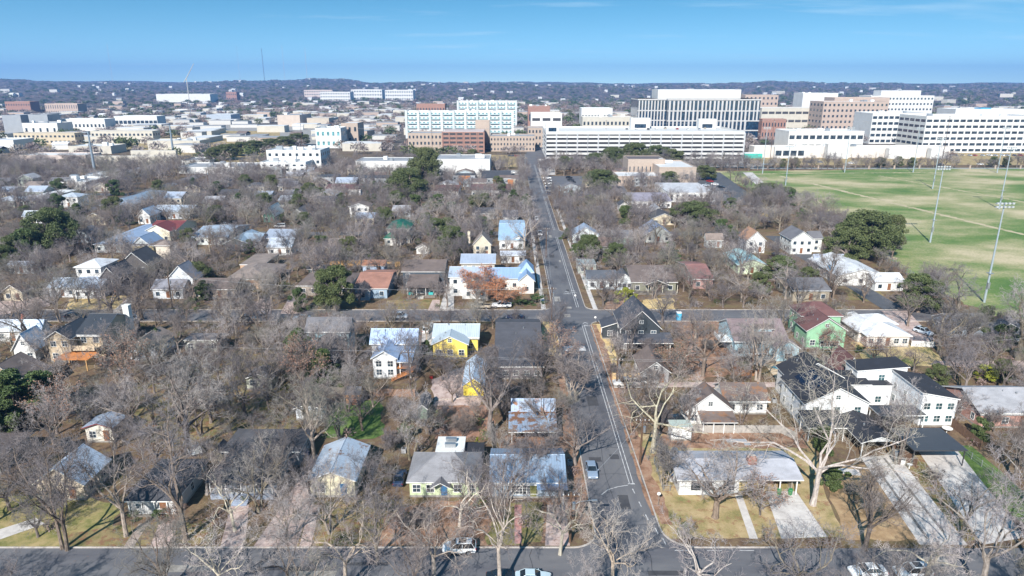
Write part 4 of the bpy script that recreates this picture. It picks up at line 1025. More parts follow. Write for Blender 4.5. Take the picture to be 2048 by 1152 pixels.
# ---- east of the road
b0 = gx(1340,1603,960,898, e=3.0, rise=.9)
y0 = G(1480,960,3)[1] + .5; xA = G(1360,957,3)[0]; xB = G(1480,957,3)[0]; xC = G(1530,960,3)[0]; xD = G(1600,960,3)[0]; yb = G(1400,899,3.6)[1]
fl1 = [xA, y0, xB, yb, 3.0, .9, 'X', {'n': 3}]
fl2 = [xB+.01, y0+1.5, xC, yb, 3.0, .9, 'X', {'wall': S((.66,.50,.20)), 'n': 2}]
fl3 = [xC+.01, y0, xD, yb, 3.0, .9, 'X', {'open': 1}]
LONGR = shingle((.33,.335,.37))
def ex(H):
    r = MB(); roof_gable(r, xA, y0, xD, yb, 3.02, .95, 'X', .6); H.part('roof', r, [LONGR, WHITE])
    H.part('roof_tank', MB().cyl(xA+.6, yb-1, 3.4, 4.3, .55, 12), [METAL])
    H.part('wall', MB().box(xC+.3, yb-.5, 0, xD-.1, yb-.2, 3.0).box(xD-.25, y0+1.6, 0, xD-.05, yb-.5, 2.9), [S((.30,.27,.22))])
    for xx in (xD-4.2, xD-2.9): pass
    r = MB(); roof_gable(r, xA+.3, y0-.75, xA+7.5, y0+2, 3.0, .5, 'Y', .3, .12); 
LB = B('house', 'long low white bungalow with pale grey roof, brick chimney and carport beside the wide driveway', 'house', (xA+xD)/2, (y0+yb)/2, phrase='the long low white bungalow')
LB.blocks = [fl1, fl2, fl3]
for bq in (fl1, fl2):
    w = MB(); w.box(bq[0], bq[1], -.3, bq[2], bq[3], 3.0)
    if bq is fl1: w.face([(bq[0], y0, 3.0), (bq[0], yb, 3.0), (bq[0], (y0+yb)/2, 3.9)])
    LB.part('wall', w, [S(Wh) if bq is fl1 else S((.66,.50,.20))])
ex(LB); FOOT.append((xA, y0, xD, yb))
for xx in (xA+2.6, xB-1.6, xB-5): LB.win(xx, y0, 1.0, 1.3 if xx < xB-3 else 1.6, 1.5, 0, DKTRIM, 0, (1,2))
LB.win((xB+xC)/2, y0+1.5, 1.6, 1.9, .8, 0, WHITE, 0, (2,0))
for yy in (y0+2, y0+5, y0+8): LB.win(xA, yy, 1.1, .9, 1.2, -math.pi/2, DKTRIM, 0)
for px in (xC+.2, (xC+xD)/2, xD-.1): LB.part('post', MB().box(px-.08, y0+.05, 0, px+.08, y0+.21, 2.95), [WHITE])
cx_, cy_ = G(1503,922,4.2)
LB.part('chimney', MB().box(cx_-.7, cy_-.5, 3, cx_+.7, cy_+.5, 5.0).box(cx_-.55, cy_-.35, 5.0, cx_+.55, cy_+.35, 5.25), [REDBR])
house('tiny bright white flat-roofed shed at the head of the fence', plain('white_metal_siding', (.78,.79,.78), .5), plain('pale_green_roof', (.40,.46,.42), .7), [fl(1344,1384,856,849, e=2.5, nowin=1, dep=2.6)], name='shed', cat='shed', vents=0, sides=False, phrase='the tiny white shed')
b0 = gy(1371,1488,824,787,762, e=3.2)
b0[2] = b0[0] + (G(1462,824,3.2)[0]-G(1371,824,3.2)[0])
bw = [b0[2]+.01, b0[1]+4.5, b0[2]+8.2, b0[1]+11.5, 3.1, 1.9, 'X', {}]
def ex(H):
    x, y = b0[0]+2.2, b0[1]; r = MB(); roof_shed(r, x, y-3.3, x+6.0, y-.1, 2.35, .5, 'N', .3, .14); H.part('porch_roof', r, [BRL, WHITE])
    for k in range(4): H.part('post', MB().box(x+.1+k*1.9-.07, y-3.2, 0, x+.1+k*1.9+.07, y-3.06, 2.35), [WHITE])
house('white gabled cottage with a leaf-covered brown porch roof', S(Wh), BRL, [b0, bw], extra=ex, phrase='the white gabled cottage', vents=1)
# big white gabled house with solar panels
yk = G(1660,812,5.4)[1]; xk0 = XAT(1610,812,yk)+.2; xk1 = XAT(1739,806,yk)-.2
xk0 = G(1612,806,5.4)[0]; xk1 = G(1738,806,5.4)[0]; yk = G(1612,806,5.4)[1]
kb = gy(1574,1690,757,726,705, e=5.6, dep=5.5)
kb[7].update({'pv': [(.1,.8,.15,.8,1)]})
k0 = [xk0, yk, xk1, max(yk+6, kb[1]-.01), 5.4, 3.0, 'Y', {'n': 3, 'nodoor': 1, 'pv': [(.25,.85,.15,.75,-1)]}]
y2_ = G(1700,768,4.8)[1]; k2 = [kb[2]-1.5, max(y2_, yk+6.2), G(1738,768,4.8)[0], max(y2_, yk+6.2)+5, 4.7, .5, 'SN', {}]
xc1 = G(1798,886,2.9)[0]-.4; xc0 = G(1723,886,2.9)[0]+.4; yc = G(1760,886,2.9)[1]+.4
k3 = [xc0, yc, xc1, yk-.6, 2.9, 1.0, 'Y', {'open': 1, 'wall': WHITE, 'trim': WHITE}]
k4 = [xk0-1.0, yk-4.6, xc0-.5, yk-.6, 2.9, .9, 'SN', {'open': 1}]
k1 = kb
house('large white two-storey gabled house with black roof and solar panels', S((.72,.73,.74), 'X', .4), BLK, [k0, k1, k2, k3, k4], phrase='the white house with the solar panels', door=None, tr=WHITE, gl=glass('deep_glass', (.03,.07,.08)))
# modern white house
mx0, my0 = G(1863,800,5.6); mx1 = G(1918,800,5.6)[0]
m0 = [mx0-1.5, my0+.3, mx1, G(1775,744,6.4)[1], 5.6, 1.2, 'SW', {'n': 3, 'o': .3}]
t = fl(1733,1834,752,723, e=7.0); m2 = [t[0], max(t[1], m0[3]+.02), t[2], t[3]+1, 6.6, .8, 'SE', {'n': 1, 'o': .3}]
t = fl(1737,1786,763,752, e=5.4); m1 = [t[0], t[1], min(t[2], m0[0]-.02), m2[1]-.02, 4.4, 0, 'F', {'n': 1, 'o': .2}]
t = fl(1760,1862,831,817, e=3.2); m3 = [t[0], t[1], m0[0]-.02, t[3]+1, 3.1, 0, 'F', {'open': 1, 'trim': WHITE, 'roof': plain('charcoal_membrane', (.055,.06,.07), .5)}]
house('modern white two-storey house with charcoal mono-pitch roofs', S((.70,.72,.74), 'X', .5), BLK, [m0, m1, m2, m3], phrase='the modern white house', door=None, gl=glass('deep_glass', (.03,.07,.08)), vents=0)
yc2 = G(1870,900,3)[1]; xc0 = G(1826,905,3)[0]; xc1 = G(1923,889,3)[0]
house('flat charcoal carport on thin steel posts over a pale driveway', WHITE, BLK, [[xc0+.5, yc2-.3, xc1-.5, yc2+7.2, 3.0, 0, 'F', {'open': 1, 'post': DKTRIM, 'trim': DKTRIM, 'roof': plain('charcoal_membrane', (.055,.06,.07), .5)}]], name='carport', cat='carport', phrase='the flat charcoal carport', vents=0)
bb = gx(1940,2110,828,775, e=3.3, rise=2.2)
bb[0] = G(1935,805,3.3)[0]; 
house('pink brick house with grey shingle roof at the right picture edge', brick((.52,.27,.22), (.6,.5,.45)), LGS, [bb], phrase='the pink brick house')
# green and blue houses
ga, gb = G(1603,632,6.1), G(1687,632,6.1)
g0 = [ga[0]+.4, ga[1]+.4, gb[0]-.4, G(1572,611,6.1)[1]-.4, 6.2, 2.2, 'H', {}]
ga, gb = G(1613,662,4.7), G(1697,662,4.7); g1 = [ga[0]+.4, ga[1]+.4, gb[0]-.4, g0[1]-.01, 4.8, 3.0, 'Y', {'n': 3}]
ga, gb = G(1641,678,2.9), G(1683,678,2.9); g2 = [ga[0]+.3, ga[1]+.3, gb[0]-.3, g1[1]-.01, 3.0, 1.7, 'Y', {'n': 4, 'o': .3}]
house('big mint green house with maroon shingle roofs stepping down in gables', S(Mi), MAR, [g0, g1, g2], phrase='the mint green house', nwin=3)
house('small mint green gabled outbuilding with maroon roof', S(Mi), MAR, [gy(1682,1726,748,715,690, e=3.4, nodoor=1, n=1)], name='outbuilding', cat='outbuilding', vents=0, phrase='the small mint outbuilding')
o0 = gx(1468,1580,684,625, e=4.2, rise=3.0); o0[3] = o0[1] + 13
o1 = [G(1556,700,3.6)[0]+.3, o0[1]-3.2, G(1594,690,3.6)[0]-.2, o0[1]-.01, 3.6, 1.7, 'Y', {'n': 1, 'noattic': 1}]
def ex(H):
    x = o0[0]+5; y = o0[1]+3; r = MB(); roof_gable(r, x, y-.8, x+4.5, y+2.5, 6.3, .5, 'X', .25, .12); H.part('dormer_roof', r, [BRS, WHITE])
    H.part('dormer', MB().box(x+.2, y-.5, 4.6, x+4.3, y+2, 6.3), [S(Lb)]); o = put('window', window_mesh(.9,.9,WHITE)[0], H.root, (x+2.2-H.ox, y-.5-H.oy, 5.15)); put('pane', window_mesh(.9,.9,WHITE)[1], o)
    porch(H, o0[0]+4, o0[1]-4.0, o1[0]-.2, o0[1]-.1, 3.2, 3, WHITE, WHITE, dz=.8, steps=(o0[0]+4.2, o0[0]+6, 4))
    H.part('balcony', MB().box(o0[0]-3.0, o0[1]+2, 3.0, o0[0]-.01, o0[1]+7, 3.2).box(o0[0]-3.0, o0[1]+2, 3.2, o0[0]-2.9, o0[1]+7, 4.0), [WHITE])
house('light blue house with broad brown shingle roof, dormer and white porch', S(Lb), shingle((.19,.145,.15)), [o0, o1], extra=ex, phrase='the light blue house by the pool', nwin=4)
p0 = hp(1706,1830,664,640, e=3.0, rise=1.6); p0[3] = p0[1] + 11; p1 = [p0[0]+3.5, p0[1]-2.5, p0[2]-2, p0[1]+6, 2.95, 1.4, 'H', {}]
p1 = [G(1735,671,3)[0], G(1735,671,3)[1], G(1820,671,3)[0], p0[1]+6, 3.0, 1.5, 'H', {'n': 5}]
p0 = [G(1707,655,3)[0], p1[1]+3, p1[0]+5, p1[1]+15, 3.05, 1.9, 'H', {}]
p2 = [p1[2]-6, p1[3]-.5, p1[2]+1.5, p1[3]+6, 2.9, 1.4, 'H', {'nowin': 1}]
house('white brick bungalow under a bright white hip roof', brick((.66,.62,.58), (.6,.58,.55)), WHS, [p1, p0, p2], phrase='the bright white hip-roofed bungalow', nwin=4)
q0 = gx(1903,1985,655,626, e=3.1, rise=2.0); q1 = [q0[0]+8, q0[1]-3.0, q0[0]+16, q0[1]-.01, 3.0, 1.9, 'Y', {}]; q2 = [q1[2]+.01, q0[1]-1, q1[2]+4.5, q0[1]+6, 2.7, 1.0, 'Y', {}]
house('slate blue-grey house with white-edged front gable near the playing field', S((.26,.30,.35)), GRS, [q0, q1, q2], phrase='the slate blue-grey house')
# dark house by the road
r0 = [G(1250,655,6)[0]-.5, G(1250,655,6)[1]+1, G(1322,655,6)[0], G(1250,655,6)[1]+13, 5.6, 4.2, 'Y', {'n': 3, 'nodoor': 1}]
r1 = [r0[0]-3.6, r0[1]+7, r0[0]-.01, r0[1]+12, 3.2, 1.2, 'SE', {}]
r2 = [r0[0]+.5, r0[1]-3, r0[2]+2.2, r0[1]-.01, 2.9, 1.0, 'SN', {'open': 1}]
r3 = [G(1284,742,3)[0], G(1284,742,3)[1], G(1338,742,3)[0], G(1284,742,3)[1]+9, 2.9, 2.2, 'Y', {'roof': BRS}]
house('tall near-black house with white-trimmed steep gable beside the road', S((.035,.045,.055)), shingle((.05,.055,.07)), [r0, r1, r2], phrase='the near-black house')
house('grey garage with brown shingle roof behind the tan fence', S((.33,.33,.34)), BRS, [r3], name='garage', cat='garage', phrase='the grey garage', vents=0, nwin=2)
# ---------------------------------------------------------------- houses beyond the second street
def hm_(label, wall, roof, blocks, phrase=None, **k): return house(label, wall, roof, blocks, lod=1, phrase=phrase, **k)
hm_('blue-walled bungalow with orange shingle roof', S((.30,.40,.50)), ORS, [gx(706,776,579,545), gy(709,740,583,568,560, e=3.1)], 'the orange-roofed bungalow')
a = gx(802,890,545,519, e=5.8); c = [a[0]+2.5, a[1]-7, a[0]+11, a[1]-.01, 3.2, 1.5, 'SN', {}]
def ex(H):
    porch(H, c[0], c[1]-2.0, c[2], c[1], 3.2, 4, WHITE, None, dz=.8, steps=(c[0]+3.4, c[0]+5, 4)); H.part('porch_roof', MB().box(c[0]-.3, c[1]-2.3, 3.22, c[2]+.3, c[1]-.42, 3.35), [BRS])
    for q in (.3, 6.4): H.part('turquoise_seat', MB().box(c[0]+q, c[1]-1.5, .85, c[0]+q+1.4, c[1]-.8, 1.5), [plain('turquoise', (.05,.42,.42), .5)])
hm_('navy two-storey house with brown roof and turquoise porch seats', S((.055,.075,.10)), BRS, [a, c], 'the navy house with turquoise porch seats', extra=ex)
a = gx(896,968,556,530, e=6.0, rise=1.6); a[3] = a[1]+11
hm_('white two-storey house with pale metal roof behind the rust-leaved tree', S(Wh), PALEM, [a, [a[2]-6, a[1]-3, a[2]+1.5, a[1]-.01, 5.2, 1.5, 'Y', {}]], 'the white two-storey house behind the rust-leaved tree')
a = gy(1036,1071,563,548,520, e=4.2); c = [a[0]-12, a[1]+4, a[0]-.01, a[1]+12, 3.8, 2.2, 'X', {}]
hm_('white gabled house with blue metal roofs at the road corner', S((.68,.66,.62)), MR((.28,.40,.58)), [a, c, [a[2]-4, a[1]+6, a[2]-.2, a[1]+14, 5.5, 2.2, 'H', {}]], 'the white gabled house with blue roofs')
a = gx(1173,1235,560,540, e=3.4); c = gy(1232,1268,562,548,535, e=3.3)
hm_('white bungalow with charcoal roof just east of the road', S((.66,.70,.72)), shingle((.07,.078,.095)), [a, c], 'the white bungalow with the charcoal roof', nwin=3)
a = gx(1262,1356,566,530, e=3.4, rise=2.6)
def ex(H): porch(H, a[0], a[1]-2.4, a[2], a[1], 3.0, 4, CREAMT, None, dz=.6); r = MB(); roof_gable(r, a[0]+4, a[1]-2.2, a[2]-3, a[1]+1, 3.2, 1.3, 'Y', .3); H.part('porch_roof', r, [BRS, WHITE])
hm_('olive craftsman bungalow with wide brown gable porch', S((.20,.20,.15)), BRS, [a], 'the olive craftsman bungalow', extra=ex)
hm_('low green-grey outbuilding near the road between bare trees', S((.38,.42,.38)), MR((.42,.47,.46)), [fl(1157,1192,530,519, e=3)], None, name='outbuilding', cat='outbuilding')
hm_('metal roofed bungalow with wide white posted porch, left of the brown two-storey house', S((.62,.64,.66)), PALEM, [gx(92,150,577,555), gx(140,200,578,553, e=3.4)], 'the metal roofed bungalow with the posted porch')
hm_('white two-storey box house with bright white hip roof', S(Wh), WHS, [hp(146,202,536,517, e=6, rise=1.4)], 'the white two-storey box house')
hm_('dark brown two-storey house with steep gables', S((.09,.08,.08)), DKS, [gy(196,236,556,535,518, e=5.6), gy(235,298,532,505,500, e=5.5, dep=9)], 'the dark brown two-storey house')
hm_('pale weathered house with grey gable roof left of the clipped green shrub', S((.55,.58,.62)), shingle((.20,.20,.23)), [gx(300,366,580,558), gy(330,388,560,532,520, e=5)], 'the pale weathered house')
hm_('brown-roofed ranch house behind pale branches', S((.40,.33,.27)), BRS, [gx(384,470,580,556, e=3)], 'the brown-roofed ranch house')
hm_('tan brick ranch house with brown hip roof and grey extension', brick((.50,.32,.20)), TNS, [hp(450,535,560,530, e=3.1), fl(480,528,530,508, e=3.2)], 'the tan brick ranch house')
hm_('long grey-brown hip-roofed house beside the sandy driveway', S((.38,.33,.28)), BRS, [hp(592,700,573,545, e=3.2)], 'the grey-brown hip-roofed house')
hm_('little dark green garden studio with gridded window', S((.06,.08,.07)), DKS, [gx(613,655,540,529, e=2.6, rise=.8)], None, name='garden_studio', cat='studio')
hm_('long blue-white outbuilding behind the orange-roofed bungalow', S((.40,.50,.66)), MR((.42,.20,.12)), [gx(722,770,533,520, e=2.8, rise=1.0)], None, name='outbuilding', cat='outbuilding')
hm_('cream gabled house with bright red metal roof', S((.66,.60,.46)), REDM, [gy(285,340,464,450,440, e=4.4), gx(290,352,462,441, e=4, rise=2)], 'the red-roofed house')
hm_('blue-grey metal roofed house left of the red-roofed house', S((.50,.54,.56)), MR((.34,.42,.56)), [hp(185,268,490,458, e=3.3), gy(262,300,490,474,462, e=3.2)], 'the blue-grey roof beside the red one')
hm_('yellow-fronted cottage with a painted wall below the red roof', S((.62,.50,.22)), BRS, [fl(264,306,492,480, e=3)], None)
hm_('beige windowless stucco box with small hip roof', plain('stucco', (.60,.53,.45), .9), TNS, [hp(307,340,492,480, e=5.6, rise=1.2, nowin=1)], 'the beige stucco box')
hm_('grey metal roofed cottage with white front by the side street', S((.60,.64,.62)), MR((.36,.42,.50)), [gx(380,455,476,452)], 'the grey metal roofed cottage')
hm_('dark blue cottage with white porch and blue-grey metal roof', S((.07,.09,.11)), MR((.30,.38,.46)), [gy(448,494,487,477,458, e=3.2), gx(480,520,484,466)], 'the dark blue cottage')
hm_('grey metal roofed house behind the dark blue cottage', S((.5,.5,.5)), MR((.38,.42,.50)), [gx(525,588,478,458)], None)
hm_('white-roofed cottage with green front', S((.08,.26,.18)), MR((.62,.62,.60)), [gy(524,549,432,415,410, e=3.2, dep=14)], 'the green-fronted cottage')
hm_('small white gabled cottage right of the green-fronted cottage', S(Wh), GRS, [gy(583,606,427,418,405, e=3.2)], None)
a = hp(772,820,458,440, e=6.2, rise=1.8); hm_('white two-storey house with dark green metal roofs', S((.66,.64,.60)), GREENM, [a, [a[0]-.6, a[1]-4, a[0]+6, a[1]-.01, 3.2, 1.6, 'H', {}]], 'the white house with dark green roofs')
hm_('tiny white gabled shed in front of the green-roofed house', S(Wh), TNS, [gy(830,860,497,489,484, e=2.4)], 'the tiny white gabled shed', name='shed', cat='shed')
hm_('cream steep-gabled house wrapped in bare branches', S((.58,.52,.42)), TNS, [gy(944,984,490,469,460, e=5)], 'the cream steep-gabled house', chim=(G(938,480,6)[0], G(938,480,6)[1], 9, plain('cream_stucco', (.66,.58,.46), .9)))
a = gx(996,1052,482,447, e=3.6, rise=2.4); hm_('white cottage with large sky-blue metal roof by the road', S((.66,.68,.70)), MR((.42,.58,.74)), [a, gy(1020,1053,482,471,458, e=3.4)], 'the cottage with the sky-blue roof')
hm_('long white metal roofed shed beneath branches beside the road', S((.6,.6,.6)), MR((.50,.53,.60)), [gx(1000,1052,512,504, e=3, rise=1)], None, name='shed', cat='shed')
hm_('grey-roofed white cottage near the tall pale sycamore', S(Wh), GRS, [gx(1005,1036,436,420, e=3.2)], None)
hm_('dark-roofed cottage beyond the cream steep-gabled house', S((.5,.48,.46)), DKS, [gx(945,990,427,415, e=3.2)], None)
hm_('pale blue-grey roofed cottage just east of the road', S((.60,.66,.68)), MR((.34,.42,.54)), [gy(1144,1200,472,455,445, e=3.2)], 'the blue-grey roadside cottage')
hm_('green cottage with grey roof and a red canopy out front', S((.30,.40,.34)), GRS, [gx(1226,1268,476,460, e=3.2)], None)
hm_('blue-roofed bungalow among bare trees, middle of the east block', S((.44,.46,.44)), MR((.30,.34,.46)), [gy(1290,1345,470,452,438, e=3.4)], 'the blue-roofed bungalow of the east block')
hm_('pale cottage partly hidden by leaning bare trunks', S((.55,.60,.62)), TNS, [gx(1412,1448,480,468, e=3.4)], None)
hm_('white gabled house with orange-brown roof', S(Wh), shingle((.33,.19,.12)), [gy(1492,1534,482,463,452, e=5)], 'the white house with the orange-brown roof')
hm_('white two-storey house with grey gable roofs', S((.66,.68,.66)), GRS, [gy(1582,1630,480,463,450, e=5.8), gx(1622,1648,478,462, e=5.4)], 'the white two-storey house with grey gables')
a = [G(1455,512,3.2)[0], G(1530,530,3.2)[1], G(1533,530,3.2)[0], G(1480,497,5)[1], 3.2, 1.9, 'Y', {}]
hm_('white cottage with a pale turquoise metal roof', S((.60,.70,.50)), TEALM, [a], 'the turquoise-roofed cottage')
hm_('low grey metal roofed building under the large oak', S((.5,.52,.54)), MR((.34,.38,.46)), [gx(1630,1692,524,512, e=3)], None)
x0, y0 = G(1752,563,3.1); x1, _ = G(1822,570,3.1)
a = [x0, y0, x1, y0+8, 3.1, 1.6, 'X', {}]; c = [x0-9, y0+6, x0+6, y0+28, 3.2, 2.2, 'Y', {'n': 3}]
hm_('long white house with pale grey roof beside the playing field', S((.72,.72,.70)), WHS, [a, c], 'the long white house by the field')
hm_('brown shingled house with tan gable behind the mint green house', S((.30,.26,.20)), GRS, [gx(1585,1664,583,555, e=3.4)], 'the tan-gabled house')
hm_('small red-brown roofed house half hidden in brush', S((.40,.24,.22)), shingle((.22,.11,.10)), [gx(1385,1430,560,528, e=3.2)], None)
hm_('pale low house at the left picture edge beyond the dirt drive', S(Cr), BRS, [gy(0,44,585,570,560, e=3)], None)
hm_('grey metal roofed outbuilding left of the white box house', S((.4,.42,.44)), MR((.42,.46,.54)), [gx(12,66,532,525, e=3, rise=.8)], None, name='outbuilding', cat='outbuilding')
hm_('white house by the side street at the left, pale metal roof', S(Wh), MR((.52,.56,.60)), [gx(42,90,433,421, e=3.4)], 'the pale-roofed house by the side street')
hm_('large blue-grey hip-roofed house beyond the big junipers', S((.5,.52,.54)), MR((.28,.34,.42)), [hp(195,262,412,388, e=3.6)], 'the large blue-grey hip-roofed house')
hm_('white cottage beyond the red-roofed house', S(Wh), PALEM, [gy(272,300,432,418,410, e=4)], None)
hm_('long pale house right of the white cottage beyond the red roof', S((.56,.58,.62)), MR((.48,.54,.62)), [gx(300,380,425,410, e=3.4)], None)
hm_('white long-sided house with lavender-grey roof, far east block', S((.66,.66,.66)), shingle((.24,.22,.26)), [gx(1260,1345,404,386, e=3.4)], None)
hm_('bright white walled commercial building beside the cedar fence', plain('white_render', (.74,.74,.73), .7), shingle((.45,.45,.47)), [fl(1338,1432,386,366, e=5)], 'the white-walled commercial building', name='commercial_building', cat='building')
hm_('white cottage with dark roof on the far east block', S(Wh), DKS, [gy(1238,1260,412,404,398, e=3.2)], None)
hm_('white cottage with dark open carport, far side of the east block', S((.6,.62,.6)), LGS, [gy(1305,1330,424,414,405, e=3.2)], None)
NHAND = len(FOOT)
# further houses glimpsed through the crowns
rg = random.Random(31)
roofs = [GRS, BRS, TNS, DKS, MR((.40,.45,.54)), MR((.50,.54,.60)), LGS, shingle((.2,.13,.11))]; rn = ['grey','brown','tan','charcoal','blue-grey metal','pale metal','light grey','reddish brown']
wl = [S(Wh), S(Cr), S((.40,.46,.50)), S((.45,.42,.36)), S((.30,.34,.30))]; wn = ['white','cream','blue-grey','taupe','sage']
def free(x0, y0, x1, y1, m=2.0):
    return all(x1 + m < f[0] or x0 - m > f[2] or y1 + m < f[1] or y0 - m > f[3] for f in FOOT)
ROADX = [(9, 24), (-218, -206), (104, 114)]
seen = {}
for yy in (196, 214, 250, 268, 305, 325, 352, 372, 405, 425, 452, 474):
    x = -.78*yy - 12
    while x < .62*yy:
        x += rg.uniform(15, 23); w = rg.uniform(8, 12); d = rg.uniform(8, 12); y = yy + rg.uniform(-3, 3)
        if x + w > 118 - max(0, (y-290))*.12 and y > 180: break
        if any(x < r[1]+3 and x+w > r[0]-3 for r in ROADX): continue
        if 280 < y+d and y < 294 or (388 < y+d and y < 400): continue
        if not free(x, y, x+w, y+d) or rg.random() < (.45 if y < 300 else .62): continue
        i = rg.randrange(len(roofs)); j = rg.randrange(len(wl)); e = rg.choice([3.1,3.2,3.3,5.4]); ty = rg.choice('XYXYH')
        u, v = PIX(x+w/2, y)
        key = (i, j); seen[key] = seen.get(key, 0) + 1
        near = min(LAND, key=lambda l: math.hypot(l[0]-x-w/2, l[1]-y)); dx, dy = x+w/2-near[0], y-near[1]
        rel = ('behind' if dy > 0 else 'in front of') if abs(dy) > abs(dx) else ('right of' if dx > 0 else 'left of')
        lab = '%s house with %s roof glimpsed %s %s' % (wn[j], rn[i], rel, near[2])
        seen[lab] = seen.get(lab, 0) + 1
        if seen[lab] > 1: lab = lab.replace(' glimpsed ', ', %s one ' % ('second','third','fourth','fifth')[min(seen[lab]-2, 3)])
        hm_(lab, wl[j], roofs[i], [[x, y, x+w, y+d, e, rg.uniform(1.4,2.4), ty, {}]], sides=False, vents=0)
# ---------------------------------------------------------------- vehicles
def carpaint():
    m, nt, b = new_mat('car_paint'); oi = nt.nodes.new('ShaderNodeObjectInfo')
    lk(nt, oi.outputs['Color'], b.inputs['Base Color']); b.inputs['Roughness'].default_value = .28; b.inputs['Coat Weight'].default_value = .8; b.inputs['Coat Roughness'].default_value = .05
    return m
PAINT = carpaint(); CGL = glass('car_glass', (.012,.016,.02), .05); TYRE = plain('tyre_rubber', (.018,.018,.02), .8); RIM = plain('alloy_rim', (.45,.46,.48), .3, .8)
LAMP = plain('headlamp_lens', (.75,.77,.8), .15); TAIL = plain('tail_lamp', (.35,.02,.02), .2); BLKP = plain('black_plastic', (.02,.02,.022), .6)
def car_meshes(kind):
    # stations: (y along the length, half width, lower z, upper z)
    if kind == 'sedan': L, Wd = 4.7, .90; st = [(-2.35,.70,.38,.60),(-2.25,.83,.25,.74),(-1.7,.89,.22,.86),(-.85,.90,.2,.95),(.4,.90,.2,.97),(1.5,.89,.2,1.0),(2.2,.84,.28,.98),(2.35,.76,.42,.85)]; gh = (-1.05,1.75,-.25,1.0,1.43); 
    elif kind == 'suv': L, Wd = 4.65, .93; st = [(-2.32,.74,.42,.78),(-2.2,.87,.3,.92),(-1.6,.92,.26,1.03),(-.9,.93,.25,1.08),(.5,.93,.25,1.1),(1.6,.92,.25,1.12),(2.2,.88,.3,1.1),(2.32,.8,.45,.95)]; gh = (-1.2,2.2,-.45,1.75,1.70)
    elif kind == 'van': L, Wd = 5.1, .98; st = [(-2.55,.8,.42,.8),(-2.4,.93,.3,.95),(-1.9,.97,.26,1.1),(-1.2,.98,.25,1.15),(.5,.98,.25,1.15),(1.8,.97,.25,1.15),(2.45,.94,.3,1.15),(2.55,.88,.45,1.1)]; gh = (-1.85,2.5,-.95,2.3,1.85)
    else: L, Wd = 5.7, .99; st = [(-2.85,.84,.5,.95),(-2.7,.95,.4,1.08),(-2.0,.98,.38,1.15),(-1.1,.99,.38,1.18),(.75,.99,.38,1.18),(.8,.99,.38,1.18),(2.7,.98,.42,1.18),(2.85,.95,.5,1.15)]; gh = (-1.35,.85,-.7,.65,1.86)
    body = MB(); rings = []
    for (y, w, zb, zt) in st:
        i = len(body.v); P = [(w*.86,zb),(w,zb+.16),(w*1.0,(zb+zt)/2),(w*.97,zt-.1),(w*.86,zt)]
        pts = [(p[0], y, p[1]) for p in P] + [(-p[0], y, p[1]) for p in reversed(P)]
        body.v += pts; rings.append(i)
    n = 10
    for a, b in zip(rings[:-1], rings[1:]):
        for k in range(n): body.f.append((a+k, b+k, b+(k+1)%n, a+(k+1)%n)); body.m.append(0)
    body.f.append(tuple(rings[0]+k for k in range(n))); body.m.append(0); body.f.append(tuple(rings[-1]+k for k in reversed(range(n)))); body.m.append(0)
    ya, yb, ra, rb, zr_ = gh; zb = 1.0 if kind == 'sedan' else 1.12; zb -= .05; wb = st[3][1]*.93; wt = wb*.78
    B4 = [(-wb,ya,zb-.06),(wb,ya,zb-.06),(wb,yb,zb),(-wb,yb,zb)]; T4 = [(-wt,ra,zr_-.03),(wt,ra,zr_-.03),(wt,rb,zr_),(-wt,rb,zr_)]
    gls = MB()
    for k in range(4): gls.face([B4[k], B4[(k+1)%4], T4[(k+1)%4], T4[k]])
    # roof skin, pillars
    body.face([(p[0]*1.02, p[1], p[2]+.005) for p in T4]); ins = [(p[0]*.86, p[1]*.92, zr_+.045) for p in T4]
    for k in range(4): body.face([(T4[k][0]*1.02,T4[k][1],T4[k][2]+.005),(T4[(k+1)%4][0]*1.02,T4[(k+1)%4][1],T4[(k+1)%4][2]+.005), ins[(k+1)%4], ins[k]])
    body.face(ins)
    for k in range(4): body.tube([B4[k], T4[k]], [.035,.03], 4)
    for s in (-1, 1):
        for t in ((.42,) if kind != 'van' else (.35,.7)):
            a = Vector(B4[0 if s < 0 else 1]).lerp(Vector(B4[3 if s < 0 else 2]), t+.06); b = Vector(T4[0 if s < 0 else 1]).lerp(Vector(T4[3 if s < 0 else 2]), t+.03); body.tube([tuple(a), tuple(b)], [.028,.025], 4)
        body.box(s*(Wd+.0) - .0 if s > 0 else -Wd-.18, ya+.25, zb-.02, Wd+.18 if s > 0 else -Wd, ya+.4, zb+.13)
    if kind == 'pickup':
        body.box(-.82, .95, 1.185, .82, 2.7, 1.19, 1)
        body.box(-.98,.9,1.15,-.83,2.8,1.24).box(.83,.9,1.15,.98,2.8,1.24).box(-.83,2.7,1.15,.83,2.8,1.24)
    parts = {'body': body.mesh('body', [PAINT, BLKP]), 'windows': gls.mesh('windows', [CGL])}
    if kind == 'suv': parts['sunroof'] = MB().box(-.5,-.1,zr_+.047,.5,1.0,zr_+.053).mesh('sunroof', [CGL])
    wr = .33 if kind == 'sedan' else .37; wb_ = L*.29; wm = MB(); wm.tube([(-.12,0,0),(.12,0,0)], [wr,wr], 14, 0, True); rm = MB(); rm.tube([(-.13,0,0),(.13,0,0)], [wr*.62,wr*.62], 10, 0, True)
    W_ = wm.mesh('wheel', [TYRE]); Rm = rm.mesh('rim', [RIM])
    y0, w0 = st[1][0], st[1][1]; hz_ = st[1][3]-.16
    lampm = MB().box(-.17, -.09, -.07, .17, .06, .07).mesh('headlight', [LAMP]); tailm = MB().box(-.14, -.05, -.09, .14, .06, .09).mesh('tail_light', [TAIL])
    low = MB(); low.v = list(body.v); low.f = list(body.f); low.m = list(body.m)
